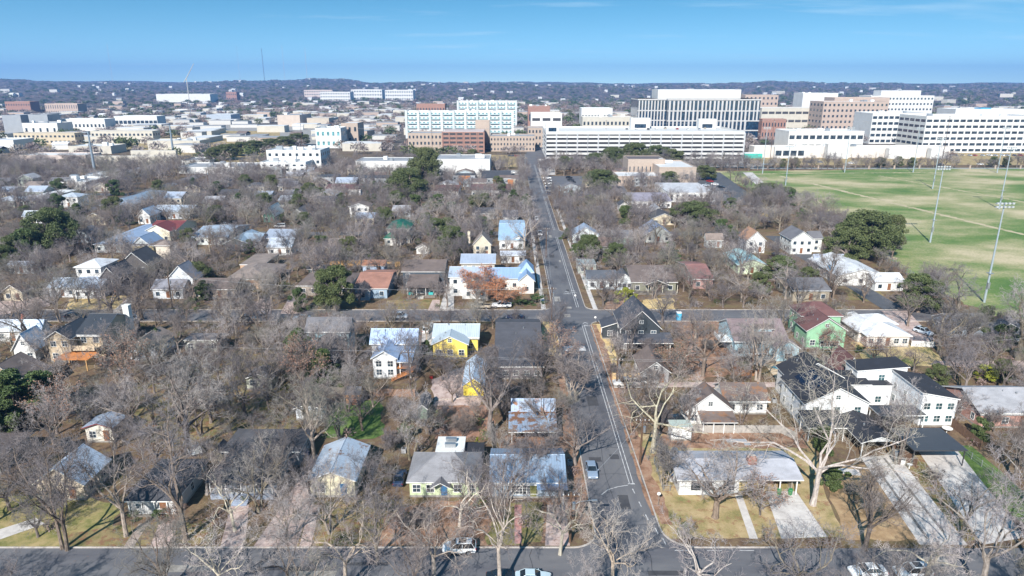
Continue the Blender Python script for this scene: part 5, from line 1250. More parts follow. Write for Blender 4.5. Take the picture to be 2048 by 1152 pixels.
    i = len(low.v); low.v += gls.v; low.f += [tuple(k+i for k in f) for f in gls.f]; low.m += [2]*len(gls.f)
    for sx in (-1,1):
        for yy in (-wb_, wb_*.95): low.tube([(sx*(Wd-.2), yy, wr),(sx*(Wd+.02), yy, wr)], [wr,wr], 8, 1, True)
    return dict(parts=parts, wheel=W_, rim=Rm, wpos=[(sx*(Wd-.1), yy, wr) for sx in (-1,1) for yy in (-wb_, wb_*.95)], lamp=lampm, tail=tailm, lpos=[(sx*(w0-.25), y0-.02, hz_) for sx in (-1,1)], tpos=[(sx*(st[-2][1]-.2), st[-2][0]+.08, st[-2][3]-.2) for sx in (-1,1)], low=low.mesh('body', [PAINT, BLKP, CGL]))
CARS = {k: car_meshes(k) for k in ('sedan','suv','van','pickup')}
def car(u, v, kind, col, heading, label, lod=0, cat='car', group=None, xy=None, z=.06, name=None):
    """heading in degrees: the way the front points, 0 = towards the camera (-Y), 90 = +X"""
    x, y = xy or G(u, v); c = CARS[kind]; nm = name or ('pickup_truck' if kind == 'pickup' else 'delivery_van' if kind == 'van' else 'parked_car')
    rz = R(heading)
    if lod:
        o = put(nm, c['low'], None, (x, y, z), rz); o.color = C4(col); return tag(o, label, cat, group)
    e = thing(nm, label, cat, (x, y, z), rz, group)
    for k, me in c['parts'].items(): o = put(k, me, e); o.color = C4(col)
    for p in c['wpos']: w = put('wheel', c['wheel'], e, p); put('rim', c['rim'], w)
    for p in c['lpos']: put('headlight', c['lamp'], e, p)
    for p in c['tpos']: put('tail_light', c['tail'], e, p)
    LAND.append((x, y, 'the ' + label.split(' parked')[0].split(' by ')[0].split(' on ')[0].split(' in ')[0].split(' tucked')[0].split(' the side yard')[0].split(' at ')[0]))
    return e
WHT, SIL, BLK_, NAV, DGR, RED_, TAN_, GRY = (.78,.79,.80), (.42,.46,.52), (.012,.013,.016), (.02,.035,.08), (.07,.075,.08), (.30,.02,.02), (.42,.36,.28), (.22,.23,.25)
car(919,1103,'suv',WHT,-90,'white hatchback with dark sunroof parked at the kerb of the front street')
car(1183,946,'sedan',(.21,.27,.36),0,'silver sedan parked on the main road with its hood towards the corner')
car(1734,1150,'sedan',WHT,-90,'white sedan parked on the front street, first of the two white cars behind bare branches')
car(1824,1152,'suv',WHT,-90,'white hatchback parked behind the white sedan on the front street', )
car(1066,1163,'sedan',(.45,.55,.60),90,'pale teal-silver sedan cut by the bottom picture edge')
car(1008,1164,'sedan',BLK_,90,'black sedan at the bottom edge beside the pale teal-silver sedan')
car(853,664,'suv',WHT,180,'white car on the narrow driveway left of the yellow house')
car(797,637,'van',SIL,90,'silver minivan parked on the second street behind a small bush')
car(962,617,'pickup',TAN_,-90,'beige pickup truck at the kerb by the rust-leaved tree', cat='pickup truck')
car(1003,615,'pickup',WHT,-90,'white pickup truck parked near the road corner hedge', cat='pickup truck')
car(1030,638,'sedan',NAV,-90,'navy blue car parked behind the charcoal-roofed corner house')
car(1252,772,'pickup',(.58,.57,.56),-90,'pale silver pickup truck in the drive by the tan fence', cat='pickup truck')
car(1288,768,'pickup',(.6,.6,.6),-90,'light grey pickup truck parked behind the pale silver pickup', cat='pickup truck')
car(1345,848,'suv',BLK_,-80,'black car in the side yard of the white gabled cottage')
car(138,900,'suv',DGR,40,'dark grey car on the drive behind the cream stone cottage')
car(150,638,'suv',BLK_,90,'black car on the second street behind the beige two-storey house')
car(266,641,'sedan',SIL,90,'silver car on the second street right of the white chimney')
car(897,572,'suv',WHT,0,'white car on the driveway under the white two-storey house')
car(1846,668,'suv',(.55,.62,.70),25,'silver-blue car in the drive right of the bright white bungalow')
car(498,640,'sedan',GRY,90,'grey car on the second street before the sandy driveway')
car(604,640,'sedan',SIL,-90,'silver car on the second street near the dark juniper')
car(1080,470,'pickup',WHT,0,'white box pickup on the west side of the main road far up', 1, cat='pickup truck')
car(1073,440,'sedan',WHT,0,'white car behind the white box pickup up the main road', 1)
car(1112,418,'suv',BLK_,180,'black car on the verge east of the far main road', 1)
car(820,1000+0,'sedan',BLK_,180,'black car between two front-block houses', 1) if 0 else None
car(800,962,'sedan',NAV,180,'dark blue car tucked left of the pale green house')
car(1100,922,'sedan',NAV,0,'dark blue car behind the east end of the blue metal roof', xy=G(1140,922)) if 0 else None
car(560,455,'van',WHT,-90,'white van on the side street by the green-fronted cottage', 1)
car(452,452,'sedan',WHT,90,'white car on the side street right of the red-roofed house', 1)
car(1640,515,'sedan',DGR,90,'dark car under the large oak by the field', 1)
car(1520,500,'sedan',BLK_,90,'black car right of the turquoise-roofed cottage', 1, xy=G(1556,512))
car(1370,385,'suv',BLK_,90,'black car by the white-walled commercial building', 1, xy=G(1455,388))
rc = random.Random(5); cc = [WHT,SIL,BLK_,GRY,WHT,SIL,NAV,RED_,DGR,TAN_]
def row(us, label, heading, group, lod=1):
    for (u, v) in us: car(u, v, rc.choice(['sedan','suv','sedan','suv','pickup']), rc.choice(cc), heading + rc.uniform(-3,3), label, lod, group=group)
row([(1094+q*1.2, 358+q*5.2) for q in range(7)], 'small parked car in the row beside the main road lot', 90, 'cars in the lot beside the main road')
row([(1138+q*3.2, 357+q*4.4) for q in range(9)], 'parked car in the middle row of the tree-lined lot', 90, 'cars in the middle row of the lot')
row([(1172,358),(1176,364),(1180,370)], 'parked car at the far row of the tree-lined lot', 90, 'cars in the third row of the lot')
row([(1028,346),(1027,352),(1027,359),(1031,368)], 'car parked along the dark-roofed apartments', 90, 'cars beside the dark-roofed apartments')
row([(1020+q*7, 313) for q in range(3)] + [(1048,318)], 'small car waiting at the far junction', 100, 'cars at the far junction')
row([(1392+q*11, 330) for q in range(9)], 'car parked in the lot below the white parking garage', 10, 'cars below the white parking garage')
row([(1430,370),(1442,376),(1420,364),(1412,372)], 'car in the lot right of the tan church', 60, 'cars by the tan church')
row([(1795+q*13+rc.uniform(-2,2), 312) for q in range(20)], 'car parked in front of the white offices', 5, 'cars before the white office block')
row([(1620,326),(1640,326),(1702,328),(1590,329),(1880,331),(1960,330)], 'car driving the street along the playing field', 90, 'cars on the street by the field')
row([(442+q*6, 294+q*2.2) for q in range(6)], 'car parked beside the dark hedge of trees', 30, 'cars beside the dark tree row')
row([(585+q*5, 291) for q in range(4)] + [(655+q*6,292) for q in range(5)], 'car parked near the brick and white office', 20, 'cars near the brick and white office')
row([(252+q*9,341) for q in range(6)], 'car parked outside the white walled depot', 10, 'cars outside the depot')
row([(60+q*11,327) for q in range(11)], 'car parked before the long pink-beige hall', 5, 'cars before the long hall')
row([(395,318),(372,322),(350,326)], 'car on the lane beyond the depot', 80, 'cars on the lane beyond the depot')
# ---------------------------------------------------------------- the city beyond
def box_building(label, uL, uR, vt, vb, dep, wall, roofm, rows=0, cols=0, ww=.6, wh=.5, cat='building', name='building', phrase=None, gl=None, units=0, par=.8, side=0, trim=None, y=None, extra=None, z0=.0, frame=None):
    y0 = G(uL, vb)[1] if y is None else y; h = ZAT(vt, y0); vm = (vt+vb)/2; x0, x1 = XAT(uL, vm, y0), XAT(uR, vm, y0)
    H = B(name, label, cat, (x0+x1)/2, y0+dep/2, None, phrase); FOOT.append((x0-2, y0-2, x1+2, y0+dep+2))
    H.part('wall', MB().box(x0, y0, -.5, x1, y0+dep, h-par), [wall])
    r = MB(); tm = trim or wall
    r.box(x0+.3, y0+.3, h-par, x1-.3, y0+dep-.3, h-par+.15, 0)
    if par > 0:
        for q in ((x0-.05, y0-.05, x1+.05, y0+.3), (x0-.05, y0+dep-.3, x1+.05, y0+dep+.05), (x0-.05, y0+.3, x0+.3, y0+dep-.3), (x1-.3, y0+.3, x1+.05, y0+dep-.3)):
            r.box(q[0], q[1], h-par, q[2], q[3], h, 1)
    H.part('roof', r, [roofm, tm]); rr = random.Random(label)
    for k in range(units):
        ux = x0 + (x1-x0)*rr.uniform(.12,.85); uy = y0 + dep*rr.uniform(.25,.8); w = rr.uniform(2,5)
        H.part('roof_unit', MB().box(ux-w/2, uy-1.5, h-par+.15, ux+w/2, uy+1.5, h-par+rr.uniform(1.6,3.2)), [METAL if k % 2 else WHITE])
    pts = []
    fh = (h - par) / max(rows, 1)
    for i in range(rows):
        for j in range(cols): pts.append((x0+(x1-x0)*(j+.5)/cols, y0, z0+fh*(i+.5)-fh*wh/2, 0, (x1-x0)/cols*ww))
    if side:
        xs, rz = (x1, math.pi/2) if (x0+x1) < 0 else (x0, -math.pi/2)
        for i in range(rows):
            for j in range(side): pts.append((xs, y0+dep*(j+.5)/side, z0+fh*(i+.5)-fh*wh/2, rz, dep/side*ww))
    add_windows(H, pts, fh*wh, frame or tm, gl)
    H.dim = (x0, y0, x1, y0+dep, h)
    if extra: extra(H)
    return H
def add_windows(H, pts, wh, frm, gl):
    for k, (x, y, z, rz, w) in enumerate(pts):
        if k < 100: put('window', window_one(w, wh, frm, gl), H.root, (x-H.ox, y-H.oy, z), rz)
    if len(pts) > 100:
        m = MB()
        for (x, y, z, rz, w) in pts[100:]:
            if abs(rz) < .1: m.box(x-w/2, y-.09, z, x+w/2, y-.01, z+wh)
            else: s = 1 if rz > 0 else -1; m.box(min(x, x+s*.09), y-w/2, z, max(x, x+s*.09), y+w/2, z+wh)
        o = H.part('window', m, [gl or GLASS]); o['kind'] = 'stuff'
WW = plain('white_concrete', (.60,.60,.59), .8, sc=.15); TANW = plain('tan_stucco', (.47,.41,.34), .85, sc=.2); PINKW = plain('pink_beige_render', (.52,.44,.40), .85, sc=.2); CRW = plain('cream_render', (.49,.46,.40), .85, sc=.2)
GRW = plain('grey_render', (.28,.30,.33), .85, sc=.2); BRW = brick((.32,.165,.13), (.40,.33,.28), 1.2); PBRW = brick((.43,.34,.28), (.48,.42,.36), 1.2); TBRW = plain('tan_brick_far', (.42,.33,.28), .9, sc=.3)
WRF = plain('white_roof', (.62,.62,.62), .8, sc=.1, var=.2); GRF = plain('grey_roof', (.32,.33,.35), .85, sc=.1, var=.3); DRF = plain('dark_roof', (.07,.075,.085), .85, sc=.1, var=.3); BLW = plain('blue_metal_siding', (.36,.41,.47), .6, sc=.2)
AQUA = plain('aqua_panel', (.40,.50,.51), .5); DGL = glass('tower_glass', (.012,.03,.055), .12); SLAT = GRF
# white parking garage
y0 = G(0, 322)[1]; h = ZAT(263, y0); x0, x1 = XAT(1092, 295, y0), XAT(1487, 300, y0); dep = 70
H = B('parking_garage', 'long white seven-level parking garage with dark open slots', 'parking garage', (x0+x1)/2, y0+dep/2, None, 'the white parking garage'); FOOT.append((x0-2,y0-2,x1+2,y0+dep+2))
H.part('shade_core', MB().box(x0+1.2, y0+1.2, -.5, x1-1.2, y0+dep-1.2, h-2.2), [plain('garage_shade', (.05,.05,.055), .9)])  # solid block, coloured near-black to stand for the shade between the decks
nl = 7; fh = h/nl
for k in range(nl):
    z = fh*(k+1)
    m = MB()
    for (a, b, c, d) in ((x0, y0, x1, y0+.35), (x0, y0+dep-.35, x1, y0+dep), (x0, y0+.35, x0+.35, y0+dep-.35), (x1-.35, y0+.35, x1, y0+dep-.35)): m.box(a, b, z-fh*.5 if k < nl-1 else z-fh*.7, c, d, z - .0)
    H.part('spandrel', m, [WW])
H.part('roof_deck', MB().box(x0+.4, y0+.4, h-2.2, x1-.4, y0+dep-.4, h-1.4), [plain('deck_concrete', (.58,.57,.55), .9, sc=.1)])
ncol = 19
for k in range(ncol+1):
    x = x0 + (x1-x0)*k/ncol; H.part('column', MB().box(x-.35-(k%2)*.2, y0-.25, -.5, x+.35+(k%2)*.2, y0-.01, h-(2.2 if k % 2 == 0 else 1.2)), [GREYT if k % 2 == 0 else plain('light_column', (.45,.46,.48), .7)])
for (ua, ub, va) in ((1092,1118,247),(1262,1300,236),(1398,1432,238)):
    yt = y0 + (3 if ua < 1100 else dep-14); zt = ZAT(va, yt); xa, xb = XAT(ua, va+10, yt), XAT(ub, va+10, yt)
    H.part('stair_tower', MB().box(xa, yt, h-2, xb, yt+8, zt), [WW])
    put('window', window_one((xb-xa)*.6, 3.4, GREYT, DGL), H.root, ((xa+xb)/2-H.ox, yt-H.oy, h-.6))
for k in range(9): car(0, 0, rc.choice(['sedan','suv']), rc.choice(cc), rc.choice([0,180]), 'car parked on the open roof deck of the white garage', 1, group='cars on the garage roof', xy=(x0+(x1-x0)*(.45+.055*k), y0+rc.uniform(40,60)), z=h-1.38)
# glass and white office tower
y0 = 752; h = ZAT(198, y0); x0, x1 = XAT(1335, 230, y0), XAT(1519, 230, y0); xw = XAT(1275, 230, y0+10)
TW = plain('white_precast_fin', (.46,.45,.45), .7, sc=.2)
H = B('office_tower', 'tall office block with staggered white fins and dark glass strips', 'office tower', (x0+x1)/2, y0+30, None, 'the white-finned office tower'); FOOT.append((xw-2,y0-2,x1+2,y0+62))
H.part('curtain_wall', MB().box(x0, y0, -.5, x1, y0+60, h), [DGL]); H.part('west_wing', MB().box(xw, y0+10, -.5, x0-.01, y0+55, h), [DGL])
H.part('penthouse', MB().box(XAT(1316,187,y0+14), y0+14, h+.01, XAT(1482,187,y0+14), y0+48, ZAT(179, y0+14)), [WW])
H.part('parapet', MB().box(x0-.3, y0-.5, h-1.4, x1+.3, y0+60.3, h+.0).box(xw-.3, y0+9.5, h-1.4, x0-.31, y0+55.3, h), [TW])
rt = random.Random(3); tiers = [(.52,.72),(.745,.96),(.30,.50),(.12,.28)]
for (a, b) in tiers:
    H.part('floor_band', MB().box(x0-.2, y0-.45, h*a-1.2, x1+.2, y0-.05, h*a-.02), [TW]); H.part('floor_band', MB().box(xw-.2, y0+9.55, h*a-1.2, x0-.21, y0+9.95, h*a-.02), [TW])
    n = 23
    for k in range(n):
        if a < .3 and k > 13: continue
        xx = x0 + (x1-x0)*(k+.15+rt.uniform(0,.2))/n; H.part('fin', MB().box(xx, y0-.4, h*a-.02, xx+(x1-x0)/n*rt.choice([.34,.40,.46]), y0-.04, h*b), [TW]) if k < 20 or a > .5 else None
    for k in range(9): xx = xw + (x0-xw)*(k+.2)/9; H.part('fin', MB().box(xx, y0+9.6, h*a-.02, xx+(x0-xw)/9*.4, y0+9.96, h*b), [TW]) if a > .29 else None
# apartments with aqua balconies
def balc(H):
    x0, y0, x1, y1, h = H.dim; n = H.nb_; fl_ = H.fl_
    for j in range(n):
        xx = x0 + (x1-x0)*(j+.5)/n; w = (x1-x0)/n*.36
        for i in range(fl_): z = (h-1)*(i+.35)/fl_; H.part('balcony', MB().box(xx-w, y0-1.8, z-.2, xx+w, y0-.03, z).box(xx-w, y0-1.8, z, xx+w, y0-1.7, z+1.0), [AQUA])
def mk(label, uL, uR, vt, vb, y, nb, fl_, ph):
    H = box_building(label, uL, uR, vt, vb, 22, WW, WRF, fl_, nb*3, .5, .5, y=y, phrase=ph, units=6, gl=TEALG, name='apartment_building', cat='apartments', side=5); H.nb_, H.fl_ = nb, fl_; balc(H)
    x0, y0, x1, y1, h = H.dim
    for j in range(nb+1):
        xx = x0 + (x1-x0)*j/nb; H.part('bay', MB().box(xx-1.4, y0-1.2, -.3, xx+1.4, y0-.02, h+.8), [WW if j % 2 else plain('grey_bay_panel', (.50,.53,.54), .6)])
mk('front aqua and white apartment block with stacked balconies', 813, 1025, 222, 272, 815, 9, 6, 'the front aqua apartment block')
mk('rear aqua and white apartment block, taller and further off', 916, 1032, 202, 240, 960, 6, 7, 'the rear aqua apartment block')
# red brick garage and school
y0 = 640; h = ZAT(264, y0); x0, x1 = XAT(885,285,y0), XAT(968,285,y0)
H = B('brick_parking_garage', 'red brick parking garage with rows of dark openings', 'parking garage', (x0+x1)/2, y0+18, None, 'the red brick parking garage'); FOOT.append((x0-2,y0-2,x1+2,y0+38))
H.part('wall', MB().box(x0,y0,-.5,x1,y0+36,h), [BRW]); H.part('roof', MB().box(x0+.3,y0+.3,h,x1-.3,y0+35.7,h+.3), [plain('pinkish_roof', (.5,.42,.4), .9)])
pts = []
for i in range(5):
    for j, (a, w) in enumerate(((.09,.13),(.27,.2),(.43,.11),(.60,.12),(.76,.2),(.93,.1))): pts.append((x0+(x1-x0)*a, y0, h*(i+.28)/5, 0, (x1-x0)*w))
add_windows(H, pts, h/5*.5, BRW, plain('garage_shade', (.05,.05,.055), .9))  # openings are proud near-black panels; their shade is in the colour
for k in range(7): xx = x0+(x1-x0)*k/6; H.part('pier', MB().box(xx-.5, y0-.6, -.3, xx+.5, y0-.1, h), [BRW])
box_building('pinkish brick school wing left of the red garage', 816, 884, 266, 304, 30, PBRW, GRF, 3, 9, .45, .45, y=645, phrase='the pinkish brick wing')
box_building('slim brick tower behind the red garage', 951, 979, 241, 300, 12, PBRW, WRF, 0, 0, y=678, name='tower', cat='tower')
box_building('pink brick hall with grey roofs right of the red garage', 980, 1070, 272, 302, 30, PBRW, GRF, 3, 14, .4, .45, y=655, units=3)
box_building('pinkish brick wing beside the white parking garage', 1056, 1090, 255, 290, 25, PBRW, GRF, 3, 5, .45, .45, y=700)
box_building('small white parking deck with green base beyond the apartments', 1062, 1124, 226, 250, 30, WW, WRF, 2, 3, .75, .25, y=840, phrase='the small white deck', gl=plain('garage_shade', (.05,.05,.055), .9), name='parking_garage', cat='parking garage')  # no glass here: dark panels with the openings' shade as their colour
box_building('brick building behind the small white deck', 1056, 1100, 212, 235, 30, BRW, WRF, 1, 6, .4, .3, y=1000, units=3)
box_building('long brick building left of the rear aqua block', 833, 890, 208, 226, 25, BRW, WRF, 2, 10, .4, .4, y=1020)
box_building('pale blue-roofed hall beyond the garage', 1163, 1225, 216, 236, 30, WW, plain('blue_grey_roof', (.42,.48,.56), .6), 1, 10, .5, .4, y=960)
box_building('white low building behind the left end of the garage', 1165, 1275, 234, 256, 25, CRW, WRF, 2, 14, .5, .3, y=790, units=4)
# white offices with ribbon windows, east
box_building('left wing of the white offices with five rows of dark ribbon windows', 1742, 1852, 226, 280, 40, WW, WRF, 5, 10, .76, .46, y=740, phrase='the left white office wing', name='office_building', cat='offices', units=2, par=1.6)
H = box_building('right wing of the white offices, larger, with dark ribbon windows', 1848, 2075, 232, 303, 45, WW, WRF, 6, 17, .78, .44, y=640, phrase='the right white office wing', name='office_building', cat='offices', units=3, par=1.6, side=5)
box_building('blue-domed white building behind the office wings', 1910, 2048, 218, 240, 40, WW, WRF, 0, 0, y=900, extra=lambda H: H.part('blue_roof', MB().box(H.dim[0]+35, H.dim[1]+5, H.dim[4], H.dim[2]-40, H.dim[1]+18, H.dim[4]+1.2), [plain('turquoise_blue_roof', (.03,.32,.55), .5)]))
box_building('low white curved office with two rows of windows above a white wall', 1577, 1727, 262, 292, 35, WW, WRF, 2, 11, .76, .42, y=660, phrase='the low white office', units=3, par=1.5, name='office_building', cat='offices')
box_building('long blank white wall building along the field street', 1508, 1900, 293, 316, 14, plain('pale_tilt_wall', (.58,.54,.50), .85, sc=.1), WRF, 0, 0, y=598, units=5, phrase='the blank white wall building')
for (a, b) in ((1655,1698),(1778,1825),(1862,1895)):
    box_building('projecting white panel of the street wall, %s' % {1655:'widest', 1778:'with dark glass on one side', 1862:'narrowest'}[a], a, b, 288 if a < 1700 else 297, 318, 6, WW, WRF, 0, 0, y=590, name='wall_pavilion', cat='pavilion')
box_building('long dark glazed corridor behind the white street wall', 1550, 1610, 294, 310, 3, WW, WRF, 1, 4, .8, .5, y=594, name='glazed_bay', cat='building')
H = box_building('tan medical building with a grid of small dark windows', 1645, 1775, 203, 250, 40, TBRW, WRF, 6, 15, .45, .42, y=860, phrase='the tan medical building', units=4, side=4, name='medical_building', cat='building')
box_building('upper tan brick storey set back over the medical building', 1668, 1778, 195, 220, 30, TBRW, WRF, 2, 12, .45, .35, y=905, name='medical_building', cat='building')
box_building('plain white windowless tower', 1605, 1675, 186, 215, 35, WW, WRF, 0, 0, y=1050, phrase='the windowless white tower', units=3, name='tower', cat='tower')
box_building('long white hospital with small windows', 1740, 1866, 191, 228, 40, WW, WRF, 5, 18, .5, .35, y=1150, phrase='the white hospital', name='hospital', cat='hospital', extra=lambda H: H.part('upper_storey', MB().box(H.dim[0]+18, H.dim[1]+5, H.dim[4], H.dim[2]-20, H.dim[1]+30, ZAT(181, H.dim[1]+5)), [WW]))
box_building('cream striped parking deck left of the medical building', 1523, 1645, 216, 236, 40, CRW, WRF, 3, 9, .85, .3, y=900, gl=plain('garage_shade', (.05,.05,.055), .9), name='parking_garage', cat='parking garage', phrase='the cream parking deck')  # open slots drawn as dark panels, inner shade painted into the colour
box_building('tan office behind the finned tower', 1490, 1556, 190, 215, 35, TBRW, WRF, 5, 8, .4, .4, y=1150, name='office_building', cat='offices')
box_building('brick house row with grey roofs under the cream deck', 1524, 1572, 238, 258, 14, BRW, GRF, 2, 8, .4, .4, y=800)
# church and school just beyond the canopy
y0 = G(0, 372)[1]
box_building('tan brick church hall with tall dark slot windows', 1256, 1330, 318, 345, 22, PBRW, plain('dark_brown_roof', (.12,.10,.10), .8), 1, 9, .25, .35, y=y0+26, phrase='the tan brick church hall', name='church_hall', cat='church', par=.5)
box_building('lower tan brick church wing with white flat roof', 1236, 1322, 352, 372, 22, PBRW, WRF, 1, 10, .3, .3, y=y0, par=.5, name='church_wing', cat='church')
box_building('tan brick church block on the corner with white roof', 1318, 1392, 334, 368, 40, PBRW, WRF, 1, 2, .2, .3, y=y0+4, units=3, par=.8, name='church_block', cat='church')
box_building('long low white building with grey roof and blank wall', 872, 980, 318, 372, 30, WW, GRF, 0, 0, y=462, units=3, phrase='the long low white building', par=.5)
box_building('low white building with grey roof left of the tall oaks', 712, 828, 322, 350, 26, WW, GRF, 0, 0, y=490, units=2, par=.5, phrase='the low white building left of the oaks')
hm_('dark-roofed apartment house with orange cedar panels', GRW, DKS, [gx(962,1022,358,342, e=5.6, rise=2)], 'the dark-roofed apartments with orange panels', name='apartment_house', cat='apartments', extra=lambda H: [H.part('cedar_panel', MB().box(H.blocks[0][0]+a, H.blocks[0][1]-.25, .2, H.blocks[0][0]+a+3.4, H.blocks[0][1]-.1, 5.4), [ORANGEW]) for a in (7, 16)])
hm_('flat dark-roofed duplex with a bright orange cedar bay', GRW, DRF, [fl(905,950,352,347, e=5.6)], 'the duplex with the orange bay', name='duplex', cat='duplex', extra=lambda H: H.part('cedar_panel', MB().box(H.ox-3, H.blocks[0][1]-1.2, -.3, H.ox+4, H.blocks[0][1]-.1, 5.8), [ORANGEW]))
hm_('dark flat-roofed duplex with white roof hatch left of the grey tree', GRW, DRF, [fl(626,668,356,349, e=5.2)], None, name='duplex', cat='duplex')
hm_('dark flat-roofed duplex with orange panel, between bare trees', GRW, DRF, [fl(686,730,358,350, e=5.2)], 'the duplex between bare trees', name='duplex', cat='duplex', extra=lambda H: H.part('cedar_panel', MB().box(H.ox-2, H.blocks[0][1]-.6, -.3, H.ox+2.4, H.blocks[0][1]-.1, 5.4), [ORANGEW]))
hm_('dark flat-roofed duplex right of the orange-panelled one', GRW, DRF, [fl(734,775,358,351, e=5.2)], None, name='duplex', cat='duplex')
hm_('long maroon-roofed row house right of the juniper', S((.5,.5,.5)), MAR, [gx(868,918,384,370, e=3.4)], None, name='row_house', cat='row house')
hm_('long maroon-roofed row house beside the main road', S((.6,.6,.6)), MAR, [gx(940,1022,382,368, e=3.6)], 'the maroon-roofed row house by the road', name='row_house', cat='row house')
hm_('long maroon-roofed row house half hidden by grey trees', S((.5,.5,.52)), MAR, [gx(650,722,380,368, e=3.4)], None, name='row_house', cat='row house')
# white modern apartments centre left
y0 = G(0,352)[1]
H = box_building('white three-storey apartment block, lower front part with balconies', 521, 612, 324, 352, 18, S(Wh), WRF, 3, 6, .42, .42, y=y0, phrase='the white three-storey apartments', side=4, name='apartment_building', cat='apartments', units=3)
H = box_building('white upper block with brick corner behind the low apartments', 534, 642, 300, 340, 26, WW, WRF, 3, 8, .4, .4, y=y0+19, side=5, units=9, name='apartment_building', cat='apartments')
box_building('white and brick office with tall blue corner windows', 631, 682, 256, 288, 26, WW, WRF, 2, 5, .45, .4, y=690, side=4, units=3, phrase='the brick and white office', gl=TEALG, name='office_building', cat='offices')
box_building('brick wing behind the white office with blue windows', 683, 716, 246, 280, 30, PBRW, WRF, 2, 3, .4, .4, y=720, name='office_building', cat='offices')
box_building('plain tan windowless hall', 555, 600, 230, 252, 60, plain('tan_tilt', (.50,.42,.36), .9, sc=.2), GRF, 0, 0, y=1045, units=2, phrase='the plain tan hall', name='hall', cat='hall')
box_building('low tan drum-shaped hall beside the plain tan hall', 614, 658, 236, 250, 30, TANW, GRF, 0, 0, y=1060, name='hall', cat='hall')
box_building('blue-grey metal warehouse, far left of centre', 413, 462, 229, 243, 40, BLW, WRF, 0, 0, y=1175, name='warehouse', cat='warehouse')
box_building('long low white warehouse with grey roof at centre left', 357, 502, 334, 352, 30, WW, GRF, 0, 0, y=490, units=4, name='warehouse', cat='warehouse', phrase='the long low warehouse')
# school and halls on the left
CT = CRW
box_building('tan school with two rows of dark windows', 28, 150, 266, 285, 16, plain('tan_school_wall', (.48,.41,.31), .85, sc=.2), GRF, 2, 14, .5, .38, y=735, phrase='the tan school', name='school', cat='school', side=3)
box_building('cream school wing partly behind trees', 182, 306, 262, 284, 16, CRW, GRF, 2, 15, .5, .38, y=745, side=3, name='school', cat='school')
box_building('white blank gymnasium at the left edge', -30, 28, 280, 300, 30, WW, WRF, 0, 0, y=668, name='gymnasium', cat='gymnasium')
box_building('long pink-beige hall with small square windows and a porch', 40, 172, 310, 328, 22, PINKW, WRF, 1, 14, .22, .3, y=545, phrase='the long pink-beige hall', name='hall', cat='hall')
box_building('cream sawtooth workshop with roof monitors', 137, 222, 292, 306, 26, CRW, WRF, 0, 0, y=632, units=3, name='workshop', cat='workshop')
box_building('second cream workshop with grey roof monitors further right', 295, 400, 281, 296, 24, CRW, WRF, 0, 0, y=670, units=4, name='workshop', cat='workshop')
box_building('long cream substation wall', 180, 354, 312, 330, 3, CRW, WRF, 0, 0, y=535, par=.2, name='boundary_wall', cat='wall')
box_building('tall ribbed cream substation screen', 262, 352, 301, 318, 3, CRW, WRF, 0, 0, y=575, par=.2, name='boundary_wall', cat='wall')
box_building('white walled depot with dark side under the steel monopole', 93, 172, 364, 385, 26, WW, WRF, 1, 8, .2, .3, y=412, units=4, phrase='the white walled depot', name='depot', cat='depot')
box_building('pale blue depot annex', 172, 245, 348, 364, 16, BLW, WRF, 0, 0, y=455, name='depot', cat='depot')
hm_('cream-sided workshop with white metal roof at the left', S(Cr), WRF, [fl(55,95,395,380, e=4.5)], None, name='workshop', cat='workshop')
box_building('white storage building with grey roof at far centre left', 362, 420, 320, 336, 24, WW, GRF, 1, 5, .3, .3, y=530, name='warehouse', cat='warehouse')
box_building('white angular arts building with dark cubes', 45, 115, 246, 262, 30, WW, GRF, 1, 5, .3, .3, y=850, units=3, name='arts_building', cat='building')
box_building('dark grey cube on the angular arts building', 5, 42, 230, 250, 25, GRW, GRF, 0, 0, y=905, name='arts_building', cat='building')
box_building('second dark grey cube block, right of the first', 58, 96, 229, 252, 25, GRW, GRF, 0, 0, y=900, name='arts_building', cat='building')
box_building('white block with dark end on the left skyline', 116, 210, 238, 256, 25, WW, WRF, 1, 12, .5, .25, y=930, name='office_building', cat='offices')
box_building('long white and blue ribbon-window office', 228, 314, 232, 243, 25, WW, WRF, 1, 10, .8, .3, y=1010, phrase='the ribbon-window office', name='office_building', cat='offices')
box_building('brown striped office among trees, far left', 90, 155, 207, 220, 30, TBRW, GRF, 2, 14, .3, .6, y=1400, name='office_building', cat='offices')
box_building('red brick building on the far left', 10, 60, 203, 214, 30, BRW, WRF, 2, 10, .4, .3, y=1500, name='office_building', cat='offices')
box_building('white stadium-like building under the crane', 312, 420, 188, 196, 60, WW, WRF, 0, 0, y=2300, name='stadium', cat='stadium')
box_building('small red brick block far left of centre', 452, 473, 184, 194, 30, BRW, WRF, 2, 5, .4, .3, y=2600)
for k, (a, b, t, v) in enumerate([(608,665,180,192),(702,764,179,193),(770,826,180,194),(640,700,184,194)]):
    box_building(['pinkish far apartments, first of the pale far row','white far apartments, widest of the pale far row','white far apartments at the right end of the pale far row','lower white far apartments between their pale neighbours'][k], a, b, t, v, 60, WW if k else PINKW, WRF, 3, 12, .5, .4, y=[2900,2700,2600,2500][k], name='apartment_building', cat='apartments')
